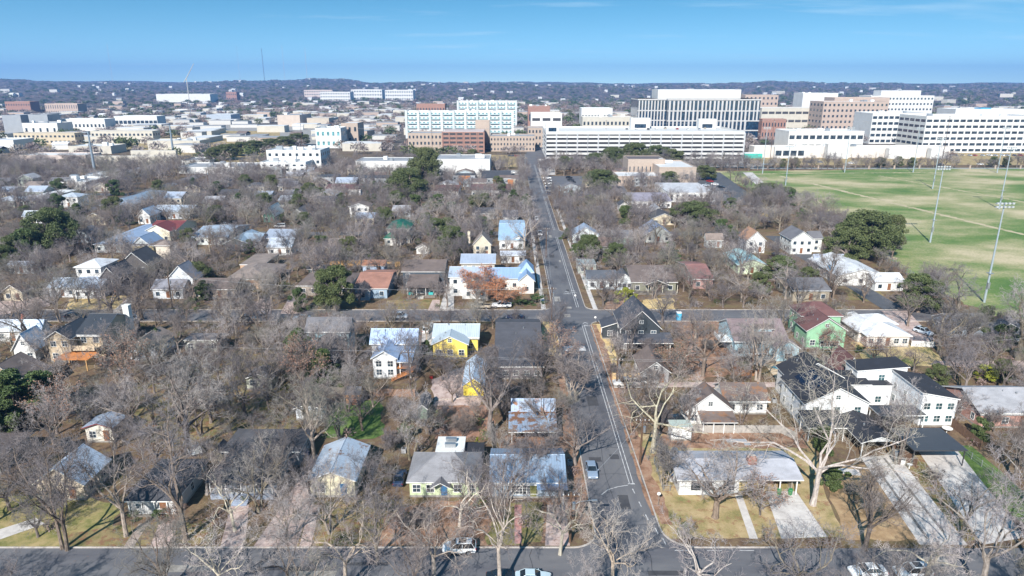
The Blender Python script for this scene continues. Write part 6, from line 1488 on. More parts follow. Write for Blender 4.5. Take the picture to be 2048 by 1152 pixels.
# scattered far buildings
pm = {}
for k, (w, d, h, m, rm) in enumerate([(14,10,5,WW,WRF),(12,10,4,CRW,GRF),(13,9,4,GRW,BRS),(24,16,7,plain('aged_white_wall', (.50,.49,.47), .85),GRF),(36,20,8,CRW,WRF),(30,18,9,TBRW,GRF)]):
    mb = MB().box(-w/2,-d/2,-6,w/2,d/2,h)
    if k < 3:
        r = MB(); roof_gable(r, -w/2,-d/2,w/2,d/2, h, 2.2, 'X', .5); i = len(mb.v); mb.v += r.v; mb.f += [tuple(q+i for q in f) for f in r.f]; mb.m += [1]*len(r.f)
    else: mb.box(-w/2-.2,-d/2-.2,h,w/2+.2,d/2+.2,h+.5,1)
    pm[k] = mb.mesh('building', [m, rm])
rf = random.Random(77); nfar = 0
while nfar < 330:
    az = rf.uniform(-38, 38); r = rf.uniform(700, 2400); x, y = r*math.sin(R(az)), r*math.cos(R(az))
    if y < 640 or not free(x-15, y-10, x+15, y+10, 8): continue
    if az > 4 and rf.random() < .45: continue
    k = rf.choice([0,0,1,2,3,3,4,5]) if az > -6 or r > 1500 else rf.choice([0,1,2,3,3,3,4,4,5]); o = put('distant_house' if k < 3 else 'distant_building', pm[k], None, (x, y, float(terrain(x, y))), rf.choice([0,0,0,.2,-.3,1.57]))
    tag(o, ['white house among the grey trees of the middle distance','cream house with grey roof among the distant grey trees','grey house with brown roof among the distant grey trees','white flat-roofed block among the distant trees','cream flat-roofed block among the distant trees','brick flat-roofed block among the distant trees'][k], 'house' if k < 3 else 'building', ['distant white houses','distant cream houses','distant grey houses','distant white blocks','distant cream blocks','distant brick blocks'][k])
    FOOT.append((x-9, y-8, x+9, y+6)); nfar += 1
nfar = 0
while nfar < 95:
    az = rf.uniform(-38, -9); r = rf.uniform(640, 1700); x, y = r*math.sin(R(az)), r*math.cos(R(az))
    if y < 600 or not free(x-18, y-11, x+18, y+11, 3): continue
    k = rf.choice([3,3,4,4,3]); o = put('distant_building', pm[k], None, (x, y, 0), rf.choice([0,0,0,1.57])); o.scale = (rf.uniform(.8,1.7), rf.uniform(.8,1.3), rf.uniform(.5,.9))
    tag(o, ['','','','white flat-roofed block among the distant trees','cream flat-roofed block among the distant trees'][k], 'building', ['','','','distant white blocks','distant cream blocks'][k]); FOOT.append((x-14, y-9, x+14, y+9)); nfar += 1
nfar = 0
while nfar < 125:
    az = rf.uniform(-38, 38); r = rf.uniform(2600, 6600)
    if az > 5 and rf.random() < .25: continue
    x, y = r*math.sin(R(az)), r*math.cos(R(az)); k = rf.choice([0,0,1,3,0,4]); s = rf.uniform(.7, 1.5)
    o = put('hillside_house', pm[k], None, (x, y, float(terrain(x, y))+3), rf.uniform(-.5,.5), s)
    tag(o, ['white house on the far wooded hills','cream house on the far wooded hills','','white block on the far wooded hills','cream block on the far wooded hills'][k], 'house', ['white houses on the far hills','cream houses on the far hills','','white blocks on the far hills','cream blocks on the far hills'][k]); nfar += 1
# ---------------------------------------------------------------- poles, wires, fences, small things
STEEL = plain('painted_steel', (.36,.42,.46), .5, .3); UWOOD = plain('utility_pole_wood', (.13,.075,.045), .9, var=.35)
POLES = {}
def sports_pole(u, v, vt, label, ut=None):
    x, y = G(u, v); h = ZAT(vt, y); e = thing('floodlight_pole', label, 'floodlight pole', (x, y, 0), group=None)
    put('pole', MB().tube([(0,0,-.3),(0,0,h*.3),(0,0,h)], [.36,.28,.16], 8, 0, True).mesh('pole', [STEEL]), e)
    put('equipment_box', MB().box(-.35,-.6,h*.15,.35,-.25,h*.15+1.8).mesh('equipment_box', [METAL]), e)
    m = MB()
    for z in (h-.3, h-1.3): m.box(-2.6,-.08,z-.07,2.6,.08,z+.07)
    put('crossarm', m.mesh('crossarm', [STEEL]), e)
    lm_ = MB().box(-.28,-.35,-.25,.28,.1,.25).mesh('floodlight', [plain('floodlight_shell', (.62,.64,.66), .35, .4)])
    for z in (h-.3, h-1.3):
        for k in range(5): put('floodlight', lm_, e, (-2.2+1.1*k, -.3, z+.1))
    put('climbing_platform', MB().box(-.7,-.7,h*.30,.7,.7,h*.30+.12).mesh('climbing_platform', [METAL]), e)
    LAND.append((x, y, 'the floodlight pole'))
for (u, v, vt, lb) in [(1968,605,405,'tall steel floodlight pole rooted by the dark tree at the near field corner'), (1860,485,332,'steel floodlight pole standing alone on the near green turf'), (1998,418,294,'steel floodlight pole on the right side of the field, behind the near one'),
    (1865,378,276,'steel floodlight pole mid-field with a small platform'), (1826,345,254,'steel floodlight pole at the far field edge before the office wings'), (1994,346,254,'steel floodlight pole at the far right field edge'),
    (1689,345,254,'steel floodlight pole at the far edge before the low white office'), (1525,347,254,'steel floodlight pole at the far left field corner'), (1571,371,292,'steel floodlight pole beside the grove at the field edge')]:
    sports_pole(u, v, vt, lb)
def upole(u, v, vt, label, rz=0.0, arms=1):
    x, y = G(u, v); h = ZAT(vt, y); e = thing('utility_pole', label, 'utility pole', (x, y, 0), rz)
    put('pole', MB().tube([(0,0,-.3),(0,0,h)], [.20,.13], 8, 0, True).mesh('pole', [UWOOD]), e)
    for k in range(arms): put('crossarm', MB().box(-1.2,-.06,h-.6-k*.9,1.2,.06,h-.48-k*.9).mesh('crossarm', [UWOOD]), e)
    put('transformer', MB().cyl(.38,0,h-2.6,h-1.6,.25,10).mesh('transformer', [METAL]), e)
    for k in (-1.05,-.4,.4,1.05): put('insulator', MB().cyl(k,0,h-.48,h-.25,.05,6).mesh('insulator', [WHITE]), e)
    return (x, y, h)
P = {}
P['a'] = upole(1103,641,574,'brown utility pole at the corner of the second street')
P['b'] = upole(1280,930,836,'brown utility pole behind the corner lawn of the long bungalow')
P['c'] = upole(1233,772,716,'brown utility pole by the silver pickup and tan fence')
P['d'] = upole(1140,1085,985,'brown utility pole among bare branches at the front corner')
P['e'] = upole(1092,515,455,'brown utility pole on the west side of the main road')
P['f'] = upole(1118,415,372,'brown utility pole on the east side of the far main road')
P['g'] = upole(820,770,700,'thin utility pole behind the navy rear wing')
P['h'] = upole(345,615,550,'utility pole at the second street, left part')
P['i'] = upole(1500,775,705,'utility pole by the pool garden')
P['j'] = upole(1885,318,232,'tall brown utility pole before the white offices')
P['k'] = upole(1540,320,238,'tall brown utility pole beside the parking garage')
P['l'] = upole(865,310,255,'tall brown utility pole before the pinkish brick wing')
P['m'] = upole(605,300,245,'tall brown utility pole near the dark tree row')
P['n'] = upole(1210,310,240,'tall brown utility pole before the parking garage')
P['o'] = upole(420,395,340,'utility pole among the grey trees left of centre')
P['p'] = upole(780,370,330,'utility pole before the duplexes')
CABLE = plain('cable', (.03,.03,.03), .6); CABLEP = plain('pale_cable', (.35,.36,.38), .5)
def wire(a, b, label, sag=.8, off=(0,), r=.018, m=None):
    mb = MB()
    for o in off:
        pts = []
        for k in range(13):
            t = k/12; pts.append((a[0]+(b[0]-a[0])*t, a[1]+(b[1]-a[1])*t+o, a[2]+(b[2]-a[2])*t-.3-sag*4*t*(1-t)))
        mb.tube(pts, [r]*13, 4)
    tag(mb.build('power_line', m or CABLEP), label, 'power line')
wire(P['g'], P['c'], 'power line crossing the road behind the yellow house to the tan fence', off=(-.4,.4)); wire(P['c'], P['i'], 'power line running east from the tan fence to the pool garden', off=(-.4,.4))
wire((-150,150,9), P['g'], 'power line over the left gardens to the navy wing', 1.6); wire(P['i'], (150,150,9), 'power line from the pool garden to the right edge', 1.5)
wire(P['h'], P['a'], 'power line along the second street, left part', 2.0, (0,), .02); wire(P['a'], P['e'], 'power line along the main road beyond the second street', 1.0, (0,), .02); wire(P['e'], P['f'], 'power line crossing to the far east pole', 1.0, (0,), .02)
wire(P['b'], P['c'], 'power line along the east verge of the main road', .8, (0,), .02); wire(P['d'], P['b'], 'power line crossing the front corner', .6, (0,), .02)
wire(P['n'], P['k'], 'power line passing before the parking garage', 3, (0,), .05); wire(P['k'], P['j'], 'power line passing before the white offices', 3, (0,), .05); wire(P['l'], P['n'], 'power line between the brick school and the garage', 3, (0,), .05); wire(P['m'], P['l'], 'power line over the white apartments', 3, (0,), .05)
# steel monopoles, crane, masts
def mono(u, v, vt, label, r=1.1):
    x, y = G(u, v); h = ZAT(vt, y); e = thing('transmission_pole', label, 'transmission pole', (x, y, 0))
    put('pole', MB().tube([(0,0,-.3),(0,0,h)], [r, r*.45], 10, 0, True).mesh('pole', [plain('weathered_steel', (.22,.27,.32), .6, .2)]), e)
    m = MB()
    for k in range(3): m.box(-4.5 if k % 2 == 0 else -.2, -.15, h*(.98-.1*k)-.15, .2 if k % 2 == 0 else 4.5, .15, h*(.98-.1*k)+.15)
    put('crossarm', m.mesh('crossarm', [STEEL]), e)
mono(190,345,263,'thick grey steel transmission pole over the pink-beige hall'); mono(348,315,250,'thick grey steel transmission pole by the ribbed substation screen'); mono(383,238,203,'slim grey pole with round top beyond the warehouses', .5)
x, y = G(377, 200); y = 2300; x = XAT(377,190,y); e = thing('tower_crane', 'pale tower crane with raised boom on the left skyline', 'crane', (x, y, float(terrain(x,y))))
m = MB().tube([(0,0,-5),(0,0,75)], [1.6,1.3], 4); put('mast', m.mesh('mast', [plain('crane_paint', (.55,.52,.46), .6)]), e); put('boom', MB().tube([(-10,0,62),(0,0,75),(30,0,120)], [1.2,1.4,.8], 4).mesh('boom', [plain('crane_paint', (.55,.52,.46), .6)]), e)
for (u, vt, lb, rr_) in [(222,88,'thin pale radio mast, leftmost on the hills',1.0),(478,92,'faint thin radio mast left of the dark one',.8),(527,97,'dark radio mast on the hill crest',2.2),(568,90,'thin radio mast right of the dark one',1.0),(613,96,'red and white radio mast, rightmost of the row',1.3)]:
    y = 6300; x = XAT(u, 140, y); z0 = float(terrain(x, y)); h = ZAT(vt, y); e = thing('radio_mast', lb, 'radio mast', (x, y, z0))
    mt = plain('mast_dark', (.10,.11,.13), .6) if rr_ > 2 else plain('mast_pale', (.55,.5,.5), .6)
    put('mast', MB().tube([(0,0,-5),(0,0,h-z0)], [rr_*1.1, rr_], 5, 0, True).mesh('mast', [mt]), e)
# street furniture
def sign(u, v, label, m, h=2.3, w=.6):
    x, y = G(u, v); e = thing('street_sign', label, 'sign', (x, y, 0)); put('post', MB().cyl(0,0,-.2,h,.03,6).mesh('post', [METAL]), e)
    n = 8; put('sign_plate', MB().prism([(math.cos(R(22.5+45*k))*w/2, math.sin(R(22.5+45*k))*w/2) for k in range(n)], -.01, .01).mesh('sign_plate', [m]), e, (0,-.05,h-.1)).rotation_euler = (math.pi/2, 0, 0)
sign(1316,1012,'white sign on a thin post on the corner lawn', WHITE); sign(1150,605,'small road sign at the second street junction, west verge', WHITE); sign(1190,650,'small white sign on the east verge past the junction', WHITE)
def street_lamp(u, v, vt, label, arm=-1):
    x, y = G(u, v); h = ZAT(vt, y); e = thing('street_lamp', label, 'street lamp', (x, y, 0)); put('post', MB().tube([(0,0,-.2),(0,0,h)], [.11,.07], 8).mesh('post', [METAL]), e)
    put('arm', MB().tube([(0,0,h-.1),(arm*1.2,0,h+.35),(arm*2.4,0,h+.4)], [.05,.045,.04], 6).mesh('arm', [METAL]), e); put('lamp_head', MB().box(arm*2.4-.4,-.14,h+.3,arm*2.4+.4,.14,h+.45).mesh('lamp_head', [METAL]), e)
street_lamp(1050,355,298,'grey street lamp at the far end of the main road'); street_lamp(1040,352,300,'slim signal pole beside the far street lamp', 1)
# fences
def fence(pts, h, label, m, post=None, solid=True, px=True, top=None):
    P_ = [G(*p) for p in pts] if px else pts; cx, cy = P_[0]; e = thing('fence', label, 'fence', (cx, cy, 0)); pan = MB(); 
    pl = []
    for a, b in zip(P_[:-1], P_[1:]):
        L = math.hypot(b[0]-a[0], b[1]-a[1]); dx, dy = (b[0]-a[0])/L, (b[1]-a[1])/L; n = max(1, int(L/2.4)); nx, ny = -dy*.03, dx*.03
        for k in range(n+1): pl.append((a[0]+dx*L*k/n-cx, a[1]+dy*L*k/n-cy))
        if solid:
            q = 0.0; rr = random.Random(9)
            while q < L:
                w = min(.14, L-q); hh = h + rr.uniform(-.03,.02); x0, y0 = a[0]+dx*q-cx, a[1]+dy*q-cy; x1, y1 = a[0]+dx*(q+w-.012)-cx, a[1]+dy*(q+w-.012)-cy
                pan.prism([(x0-nx*.3,y0-ny*.3),(x1-nx*.3,y1-ny*.3),(x1+nx*.3,y1+ny*.3),(x0+nx*.3,y0+ny*.3)], .05, hh); q += .14 if L < 60 else .4
        else:
            for z in (h-.1, h*.5, .15): pan.tube([(a[0]-cx,a[1]-cy,z),(b[0]-cx,b[1]-cy,z)], [.02,.02], 4)
            q = 0.0; stp = .25 if L < 40 else 1.0
            while q < L: pan.tube([(a[0]+dx*q-cx,a[1]+dy*q-cy,.1),(a[0]+dx*q-cx,a[1]+dy*q-cy,h)], [.008,.008], 3); q += stp
    pan.build('panel', m, e)
    pm_ = MB().box(-.05,-.05,-.2,.05,.05,h+.08).mesh('post', [post or m])
    for k, q in enumerate(pl):
        if k < 60: put('post', pm_, e, (q[0], q[1], 0))
fence([(1222,735),(1225,762),(1282,762),(1282,735)], 1.9, 'new tan board fence around the garden beside the road', plain('fresh_pine_fence', (.66,.46,.24), .8, var=.2, sc=2))
fence([(1200,668),(1241,668),(1241,690)], 1.8, 'light cedar fence section beside the near-black house', plain('light_cedar', (.58,.38,.22), .8, var=.2, sc=2))
fence([(1384,866),(1560,866),(1590,880)], 1.6, 'long pale concrete-grey fence behind the long bungalow', plain('pale_grey_fence', (.42,.39,.36), .9, var=.25, sc=1))
fence([(1308,925),(1326,982),(1340,982)], 1.1, 'low chain fence on the west side of the long bungalow', METAL, solid=False)
fence([(1296,922),(1340,922)], 1.2, 'short dark fence by the brown utility pole', GREYW, solid=False)
fence([(620,785),(690,790)], 1.7, 'weathered board fence left of the cedar shed', GREYW); fence([(722,792),(830,794)], 1.7, 'weathered board fence right of the cedar shed', plain('reddish_old_fence', (.26,.16,.11), .9))
fence([(985,905),(1148,905)], 1.2, 'low wooden garden fence behind the blue metal roof', GREYW, solid=False); fence([(980,850),(985,905)], 1.5, 'dark side fence of the fenced garden', GREYW)
fence([(1822,693),(1868,695)], 1.5, 'white board fence right of the bright white bungalow', WHITE)
fence([(1905,890),(2075,1020)], 1.2, 'thin pale fence along the bright green lawn', METAL, solid=False); fence([(1880,835),(1960,900)], 1.8, 'brown board fence before the pink brick house', plain('brown_fence', (.17,.10,.065), .9, var=.3, sc=2)); fence([(1785,905),(1832,935)], 1.8, 'dark brown fence between the two driveways', plain('brown_fence', (.17,.10,.065), .9, var=.3, sc=2))
fence([(735,535),(800,533)], 1.8, 'golden new fence beyond the orange roof', plain('golden_fence', (.60,.34,.10), .8)); fence([(660,532),(732,530)], 1.8, 'golden fence section left of the blue-white outbuilding', plain('golden_fence', (.60,.34,.10), .8))
fence([(1770,520),(1850,575),(1905,605)], 2.4, 'chain-link fence along the playing field', METAL, solid=False); fence([(1345,398),(1385,398)], 2.2, 'orange cedar fence before the white-walled building', ORANGEW)
fence([(0,792+20),(60,880)], 1.6, 'weathered fence behind the brown hip roof house', GREYW) if 0 else None
fence([(1455,720),(1482,752),(1520,752)], 1.5, 'rusty brown fence beside the pool', plain('rusty_fence', (.30,.14,.06), .9))
# the street wall posts by the field
for k in range(11):
    x, y = G(1535+ (2040-1535)*k/10, 338); tag(MB().box(-.45,-.45,-.2,.45,.45,2.6).box(-.6,-.6,2.6,.6,.6,2.85).build('brick_pier', PBRW, None, (x, y, 0)), 'brick pier of the far field boundary', 'pier', 'brick piers along the field street')
tag(MB().box(0,-.05,0,G(2100,338)[0]-G(1500,338)[0],.05,.9).build('boundary_railing', METAL, None, (G(1500,338)[0], G(1500,338)[1], 0)), 'long low railing along the far edge of the playing field', 'railing')
# bins, tubs, chairs, boats and other garden things
def bin_(u, v, m, label, group=None, s=1.0):
    x, y = G(u, v); e = thing('wheelie_bin', label, 'bin', (x, y, .06), random.uniform(-.3,.3), group, s)
    put('body', MB().tube([(0,0,0),(0,0,.95)], [.28,.36], 4, 0, True).mesh('body', [m]), e); put('lid', MB().box(-.3,-.34,.95,.3,.3,1.02).mesh('lid', [m]), e)
    for sx in (-1,1): put('wheel', MB().tube([(sx*.24,.26,.1),(sx*.3,.26,.1)], [.1,.1], 8, 0, True).mesh('wheel', [TYRE]), e)
GB = plain('green_bin_plastic', (.03,.22,.08), .5); BB_ = plain('blue_bin_plastic', (.03,.12,.28), .5); 
bin_(1558,990,GB,'green wheelie bin in the carport mouth, first of the pair'); bin_(1580,990,GB,'green wheelie bin in the carport mouth, second of the pair'); bin_(1345,958,BB_,'blue bin by the side wall of the long bungalow'); bin_(616,915,BB_,'blue bin left of the pale cream house')
x, y = G(1357,640); e = thing('portable_toilet', 'bright blue portable toilet by the second street', 'portable toilet', (x, y, 0)); put('body', MB().box(-.6,-.6,0,.6,.6,2.1).mesh('body', [plain('toilet_blue', (.04,.35,.60), .5)]), e); put('roof', MB().prism([(-.65,-.65),(.65,-.65),(.65,.65),(-.65,.65)], 2.1, 2.3).mesh('roof', [WHITE]), e); put('door', MB().box(-.35,-.64,.1,.35,-.605,1.95).mesh('door', [plain('toilet_blue_light', (.10,.45,.68), .5)]), e)
def patio_chair(u, v, label):
    x, y = G(u, v); e = thing('garden_chair', label, 'chair', (x, y, .08), random.uniform(0,6)); put('seat', MB().box(-.3,-.3,.36,.3,.3,.42).mesh('seat', [WHITE]), e); put('backrest', MB().box(-.3,.26,.42,.3,.32,1.0).mesh('backrest', [WHITE]), e)
    for sx in (-1,1):
        for sy in (-1,1): put('leg', MB().box(sx*.27-.03,sy*.27-.03,0,sx*.27+.03,sy*.27+.03,.36).mesh('leg', [WHITE]), e)
patio_chair(1604,726,'white garden chair by the pool, left of the pair'); patio_chair(1612,732,'white garden chair by the pool, right of the pair')
def tank(u, v, r, h, m, label):
    x, y = G(u, v); e = thing('water_tank', label, 'tank', (x, y, 0)); put('drum', MB().cyl(0,0,0,h,r,16).mesh('drum', [m]), e); put('rim', MB().cyl(0,0,h,h+.08,r*1.04,16).mesh('rim', [METAL]), e)
tank(1789,918,.55,1.5,METAL,'grey steel rain barrel beside the dark brown fence'); tank(1803,926,.6,.8,WHITE,'white round tub beside the steel rain barrel')
x, y = G(1818,937); e = thing('bird_bath', 'white bird bath on the verge between the driveways', 'bird bath', (x, y, 0)); put('stem', MB().cyl(0,0,0,.7,.1,8).mesh('stem', [WHITE]), e); put('bowl', MB().cyl(0,0,.7,.82,.2,12,0,.42).mesh('bowl', [WHITE]), e)
x, y = G(1893,865); tag(MB().tube([(0,0,.9),(0,0,.95)], [.9,.9], 14, 0, True).tube([(0,0,0),(0,0,.9)], [.06,.06], 6).build('patio_table', WHITE, None, (x, y, 0)), 'round white patio table behind the flat carport', 'table')
x, y = G(1475,882); e = thing('timber_stack', 'grey paving slabs lying in an L shape in the leafy back yard', 'paving slabs', (x, y, 0)); put('slab', MB().box(-2,-.5,0,1.6,.5,.15).mesh('slab', [GREYT]), e); put('slab', MB().box(.8,-1.6,0,1.9,-.52,.15).mesh('slab', [GREYT]), e)
x, y = G(1742,752-35); 
x, y = G(389,905); e = thing('trailer', 'small white flatbed trailer behind the charcoal-roofed bungalow', 'trailer', (x, y, 0), .6); put('bed', MB().box(-1,-1.8,.5,1,1.8,.6).box(-1,-1.8,.6,-.92,1.8,1).box(.92,-1.8,.6,1,1.8,1).mesh('bed', [WHITE]), e)
for sx in (-1,1): put('wheel', MB().tube([(sx*1.0,0,.3),(sx*1.2,0,.3)], [.3,.3], 10, 0, True).mesh('wheel', [TYRE]), e)
x, y = G(1395,322); tag(MB().box(-9,-4,0,9,4,4.2).box(-9.2,-4.2,4.2,9.2,4.2,4.6,1).build('bus_shelter_building', [plain('teal_green_wall', (.06,.42,.36), .6), WHITE], None, (G(1500,316)[0], G(1500,316)[1], 0)), 'small teal and white kiosk beside the parking garage', 'kiosk')
for k in range(5): x, y = G(1425+k*26, 336); e = thing('carport', 'flat grey car shelter in the lot below the garage', 'carport', (x, y, 0), 0, 'car shelters below the garage'); put('roof', MB().box(-6,-3,2.8,6,3,3.05).mesh('roof', [METAL]), e); [put('post', MB().box(q-.1,-.1,0,q+.1,.1,2.8).mesh('post', [METAL]), e) for q in (-5,5)]

def planter(u, v, m, label, r=.45):
    x, y = G(u, v); e = thing('planter', label, 'planter', (x, y, 0)); put('pot', MB().tube([(0,0,0),(0,0,.7)], [r*.7, r], 10, 0, True).mesh('pot', [m]), e); put('soil', MB().cyl(0,0,.66,.72,r*.85,10).mesh('soil', [UWOOD]), e)
RP = plain('red_glazed_pot', (.40,.03,.02), .35)
planter(893,729,RP,'red pot by the corner of the yellow house'); planter(863,757,RP,'red pot on the gravel below the yellow house'); planter(1343,962,plain('white_pot', (.7,.7,.7), .5),'white pot beside the wall of the long bungalow')
x, y = G(1527,446); e = thing('play_tower', 'yellow roofed play tower in the gardens near the field', 'play tower', (x, y, 0)); YP = plain('yellow_canvas', (.72,.50,.03), .6)
for sx in (-1,1):
    for sy in (-1,1): put('post', MB().box(sx*1.1-.08,sy*1.1-.08,0,sx*1.1+.08,sy*1.1+.08,3.4).mesh('post', [WOODF]), e)
m = MB(); roof_gable(m, -1.1,-1.1,1.1,1.1,3.3,.9,'X',.3,.06); put('canopy', m.mesh('canopy', [YP, YP]), e); put('platform', MB().box(-1.2,-1.2,1.4,1.2,1.2,1.55).mesh('platform', [BB_]), e); put('slide', MB().tube([(1.2,0,1.5),(3.2,0,.2)], [.3,.3], 4).mesh('slide', [BB_]), e)
x, y = G(1938,672); e = thing('awning', 'yellow canvas awning on the front of the slate blue-grey house', 'awning', (x, y, 0)); m = MB(); m.face([(-2,0,2.4),(2,0,2.4),(2,1.6,3),(-2,1.6,3)]).face([(-2,0,2.4),(-2,0,2.15),(2,0,2.15),(2,0,2.4)]); put('canvas', m.mesh('canvas', [YP]), e)
for sx in (-1.9,1.9): put('post', MB().box(sx-.04,-.04,0,sx+.04,.04,2.4).mesh('post', [METAL]), e)
def bed(u, v, label, w=3.0, d=1.2):
    x, y = G(u, v); e = thing('raised_bed', label, 'raised bed', (x, y, 0)); put('frame', MB().box(-w/2,-d/2,0,w/2,-d/2+.06,.35).box(-w/2,d/2-.06,0,w/2,d/2,.35).box(-w/2,-d/2+.06,0,-w/2+.06,d/2-.06,.35).box(w/2-.06,-d/2+.06,0,w/2,d/2-.06,.35).mesh('frame', [GREYW]), e); put('soil', MB().box(-w/2+.06,-d/2+.06,.02,w/2-.06,d/2-.06,.3).mesh('soil', [LITR]), e)
bed(1025,893,'raised wooden garden bed in the fenced garden, left'); bed(1070,897,'raised wooden garden bed in the fenced garden, right')
x, y = G(895,800); tag(MB().tube([(-5,-1.5,.1),(-1,0,.12),(3,.6,.1),(7,.2,.12)], [.12,.13,.12,.1], 6, 0, True).build('fallen_log', PALE, None, (x, y, 0)), 'long pale log lying across the bare soil garden', 'log')

for k, (u, v, lb) in enumerate([(742,948,'by the pale cream house'),(808,905,'by the pale green house'),(1140,930,'by the blue metal roofed house'),(1738,690,'on the bright white bungalow lawn'),(985,735,'by the charcoal-roofed corner house'),(838,742,'beside the outside-stair house'),(1548,805,'behind the white gabled cottage')]):
    x, y = G(u, v); e = thing('condenser_unit', 'grey air-conditioning condenser standing ' + lb, 'air conditioner', (x, y, 0)); put('casing', MB().box(-.4,-.4,.05,.4,.4,.85).mesh('casing', [GREYT]), e); put('fan_grille', MB().cyl(0,0,.85,.89,.32,12).mesh('fan_grille', [BLKP]), e)
pe = [o for o in COL.objects if o.get('label') == 'brown utility pole among bare branches at the front corner'][0]; hh = P['d'][2]
put('lamp_arm', MB().tube([(0,0,hh*.72),(1.2,.3,hh*.8),(3.2,.6,hh*.8)], [.05,.045,.04], 6).box(2.9,.45,hh*.8-.12,3.7,.75,hh*.8+.03).mesh('lamp_arm', [METAL]), pe)
# ---------------------------------------------------------------- trees and shrubs, placed
PL = []
def T(u, v, vt, wpx, key, label=None, group=None, cat='tree', name=None):
    x, y = G(u, v); h = max(1.2, ZAT(vt, y)); zc_ = (y*CP + HC*SP); w = wpx/2*zc_/FP*.92
    plant(x, y, key, h*(1.2 if key[:3] == 'oak' else 1.04), w*1.05, label=label, group=group, cat=cat, name=name); PL.append((x, y, w)); return x, y
random.seed(12)
HERO = [
 (1625,1010,728,500,'palebig','huge white-barked sycamore spreading over the long bungalow and striped driveway'),
 (1000,1185,868,300,'palewide','tall pale sycamore rising from the bottom edge before the blue metal roof'),
 (1305,905,650,250,'pale2','pale sycamore between the main road and the white gabled cottage'),
 (1048,512,382,120,'pale1','pale sycamore leaning over the far main road'),
 (470,1062,900,200,'pale2','pale crooked tree in front of the white balustrade porch'),
 (1955,1200,905,420,'palewide','pale tree at the bottom right corner over the green lawn'),
 (1850,1165,985,260,'pale2','pale-branched tree above the two white cars'),
 (2062,1130,820,330,'palewide','pale tree at the right picture edge by the green lawn'),
 (870,1165,960,260,'pale1','pale-limbed tree behind the white hatchback'),
 (978,872,690,240,'bare0','thick forked grey tree in the bare-soil garden'), (975,600,512,115,'rust','rust-leaved sycamore before the white two-storey house'),
 (1003,612,540,100,'rust','second rust-leaved tree crowding against the first by the pickups'), (115,868,760,150,'brown','tree hung with pinkish-brown leaves beside the big junipers'),
 (1430,1035,872,290,'bare3','dark spreading tree before the long low bungalow'), (1520,1030,950,110,'brown','small brown-leaved tree drooping by the front walk'),
 (1795,930,745,190,'bare4','upright grey tree between the flat carport and the black gabled carport'), (130,1100,830,270,'bare2','triple-stemmed dark tree on the front lawn at the left'),
 (253,1072,830,180,'bare1','slim dark tree left of the round hedges'), (372,1080,795,250,'bare5','tall leaning tree over the charcoal-roofed bungalow'),
 (1150,930,790,200,'bare6','rounded grey tree beside the silver sedan'), (1150,800,690,150,'small0','small grey tree on the west verge below the speed cushions'),
 (1515,762,610,190,'bare2','tall forked tree by the pool garden'), (1405,752,600,170,'bare1','slim tall tree in the red-brown garden east of the near-black house'), (1262,720,590,110,'bare4','leaning tree before the near-black house'),
 (1878,705,600,170,'bare0','big grey tree right of the bright white bungalow'), (1910,650,530,180,'bare5','broad grey tree at the near edge of the playing field'), (2035,720,520,200,'bare3','broad grey tree at the right picture edge by the field'),
 (1560,680,560,140,'bare6','grey tree rising over the light blue house'), (1612,765,690,70,'small0','small pink-grey tree before the mint green house'),
 (790,745,640,130,'bare1','bare tree crossing the blue metal roofs of the outside-stair house'), (645,740,620,170,'bare2','bare tree over the two-storey light blue house'),
 (380,905,700,280,'bare0','great grey tree in the left gardens with a thick pale trunk'), (560,985,820,200,'bare3','dark tree between the balustrade porch house and the pale cream house'),
 (610,850,735,170,'bare6','grey tree beside the olive-gabled garage'), (205,735,640,120,'bare4','brushy tree before the beige two-storey house'), (60,700,560,170,'bare5','dark tree over the white metal roof at the left'),
 (225,640,520,150,'bare1','dark tree on the golden lawn by the second street'), (115,630,530,150,'bare3','dark tree left of the golden lawn'), (285,640,530,150,'bare0','grey tree right of the golden lawn'),
 (885,760,700,100,'small0','small tree by the garden gravel before the yellow house'), (1080,770,660,100,'small0','reddish small tree behind the corner house wing'),
 (1120,1110,930,210,'pale0','grey tree on the corner below the blue metal roof'), (1225,1175,985,240,'pale1','branchy tree at the front corner junction'), (690,1180,960,260,'pale0','grey tree from the bottom edge below the pale cream house'),
 (590,1185,985,220,'bare4','leaning tree from the bottom edge before the pink driveway'), (330,1190,1010,240,'bare2','brushy tree at the bottom edge left'), (445,1195,1020,220,'pale1','brushy tree at the bottom edge, before the front street'),
 (1400,1190,1010,280,'pale2','grey tree from the bottom edge before the corner lawn'), (1600,1195,1025,260,'bare1','brushy tree from the bottom edge before the wide driveway'),
 (755,1120,925,190,'bare6','bare tree at the kerb before the pale green house'), (660,1065,915,190,'bare2','bare tree on the front lawn of the pale cream house'), (1730,1100,930,220,'bare0','brushy grey tree on the russet lawn before the striped driveway'),
 (1925,1075,925,180,'bare5','thin tree between the carport drive and the green lawn'), (2030,960,800,170,'bare6','grey tree over the pink brick house garden'), (830,1195,1035,190,'bare3','low grey tree at the bottom edge centre'),
 (1330,975,860,120,'small0','small tree by the chain fence of the long bungalow'), (935,1015,890,170,'bare4','dark tree between the pale green house and the blue roof'), (1070,960,850,130,'small0','small bare tree against the blue metal roof'),
 (1095,870,760,130,'bare1','bare tree beside the leaf-strewn roof'), (90,1010,905,170,'bare6','bare tree before the cream stone cottage'), (20,1020,900,160,'bare3','bare tree at the left picture edge before the stone cottage'),
]
for q in HERO: T(*q)
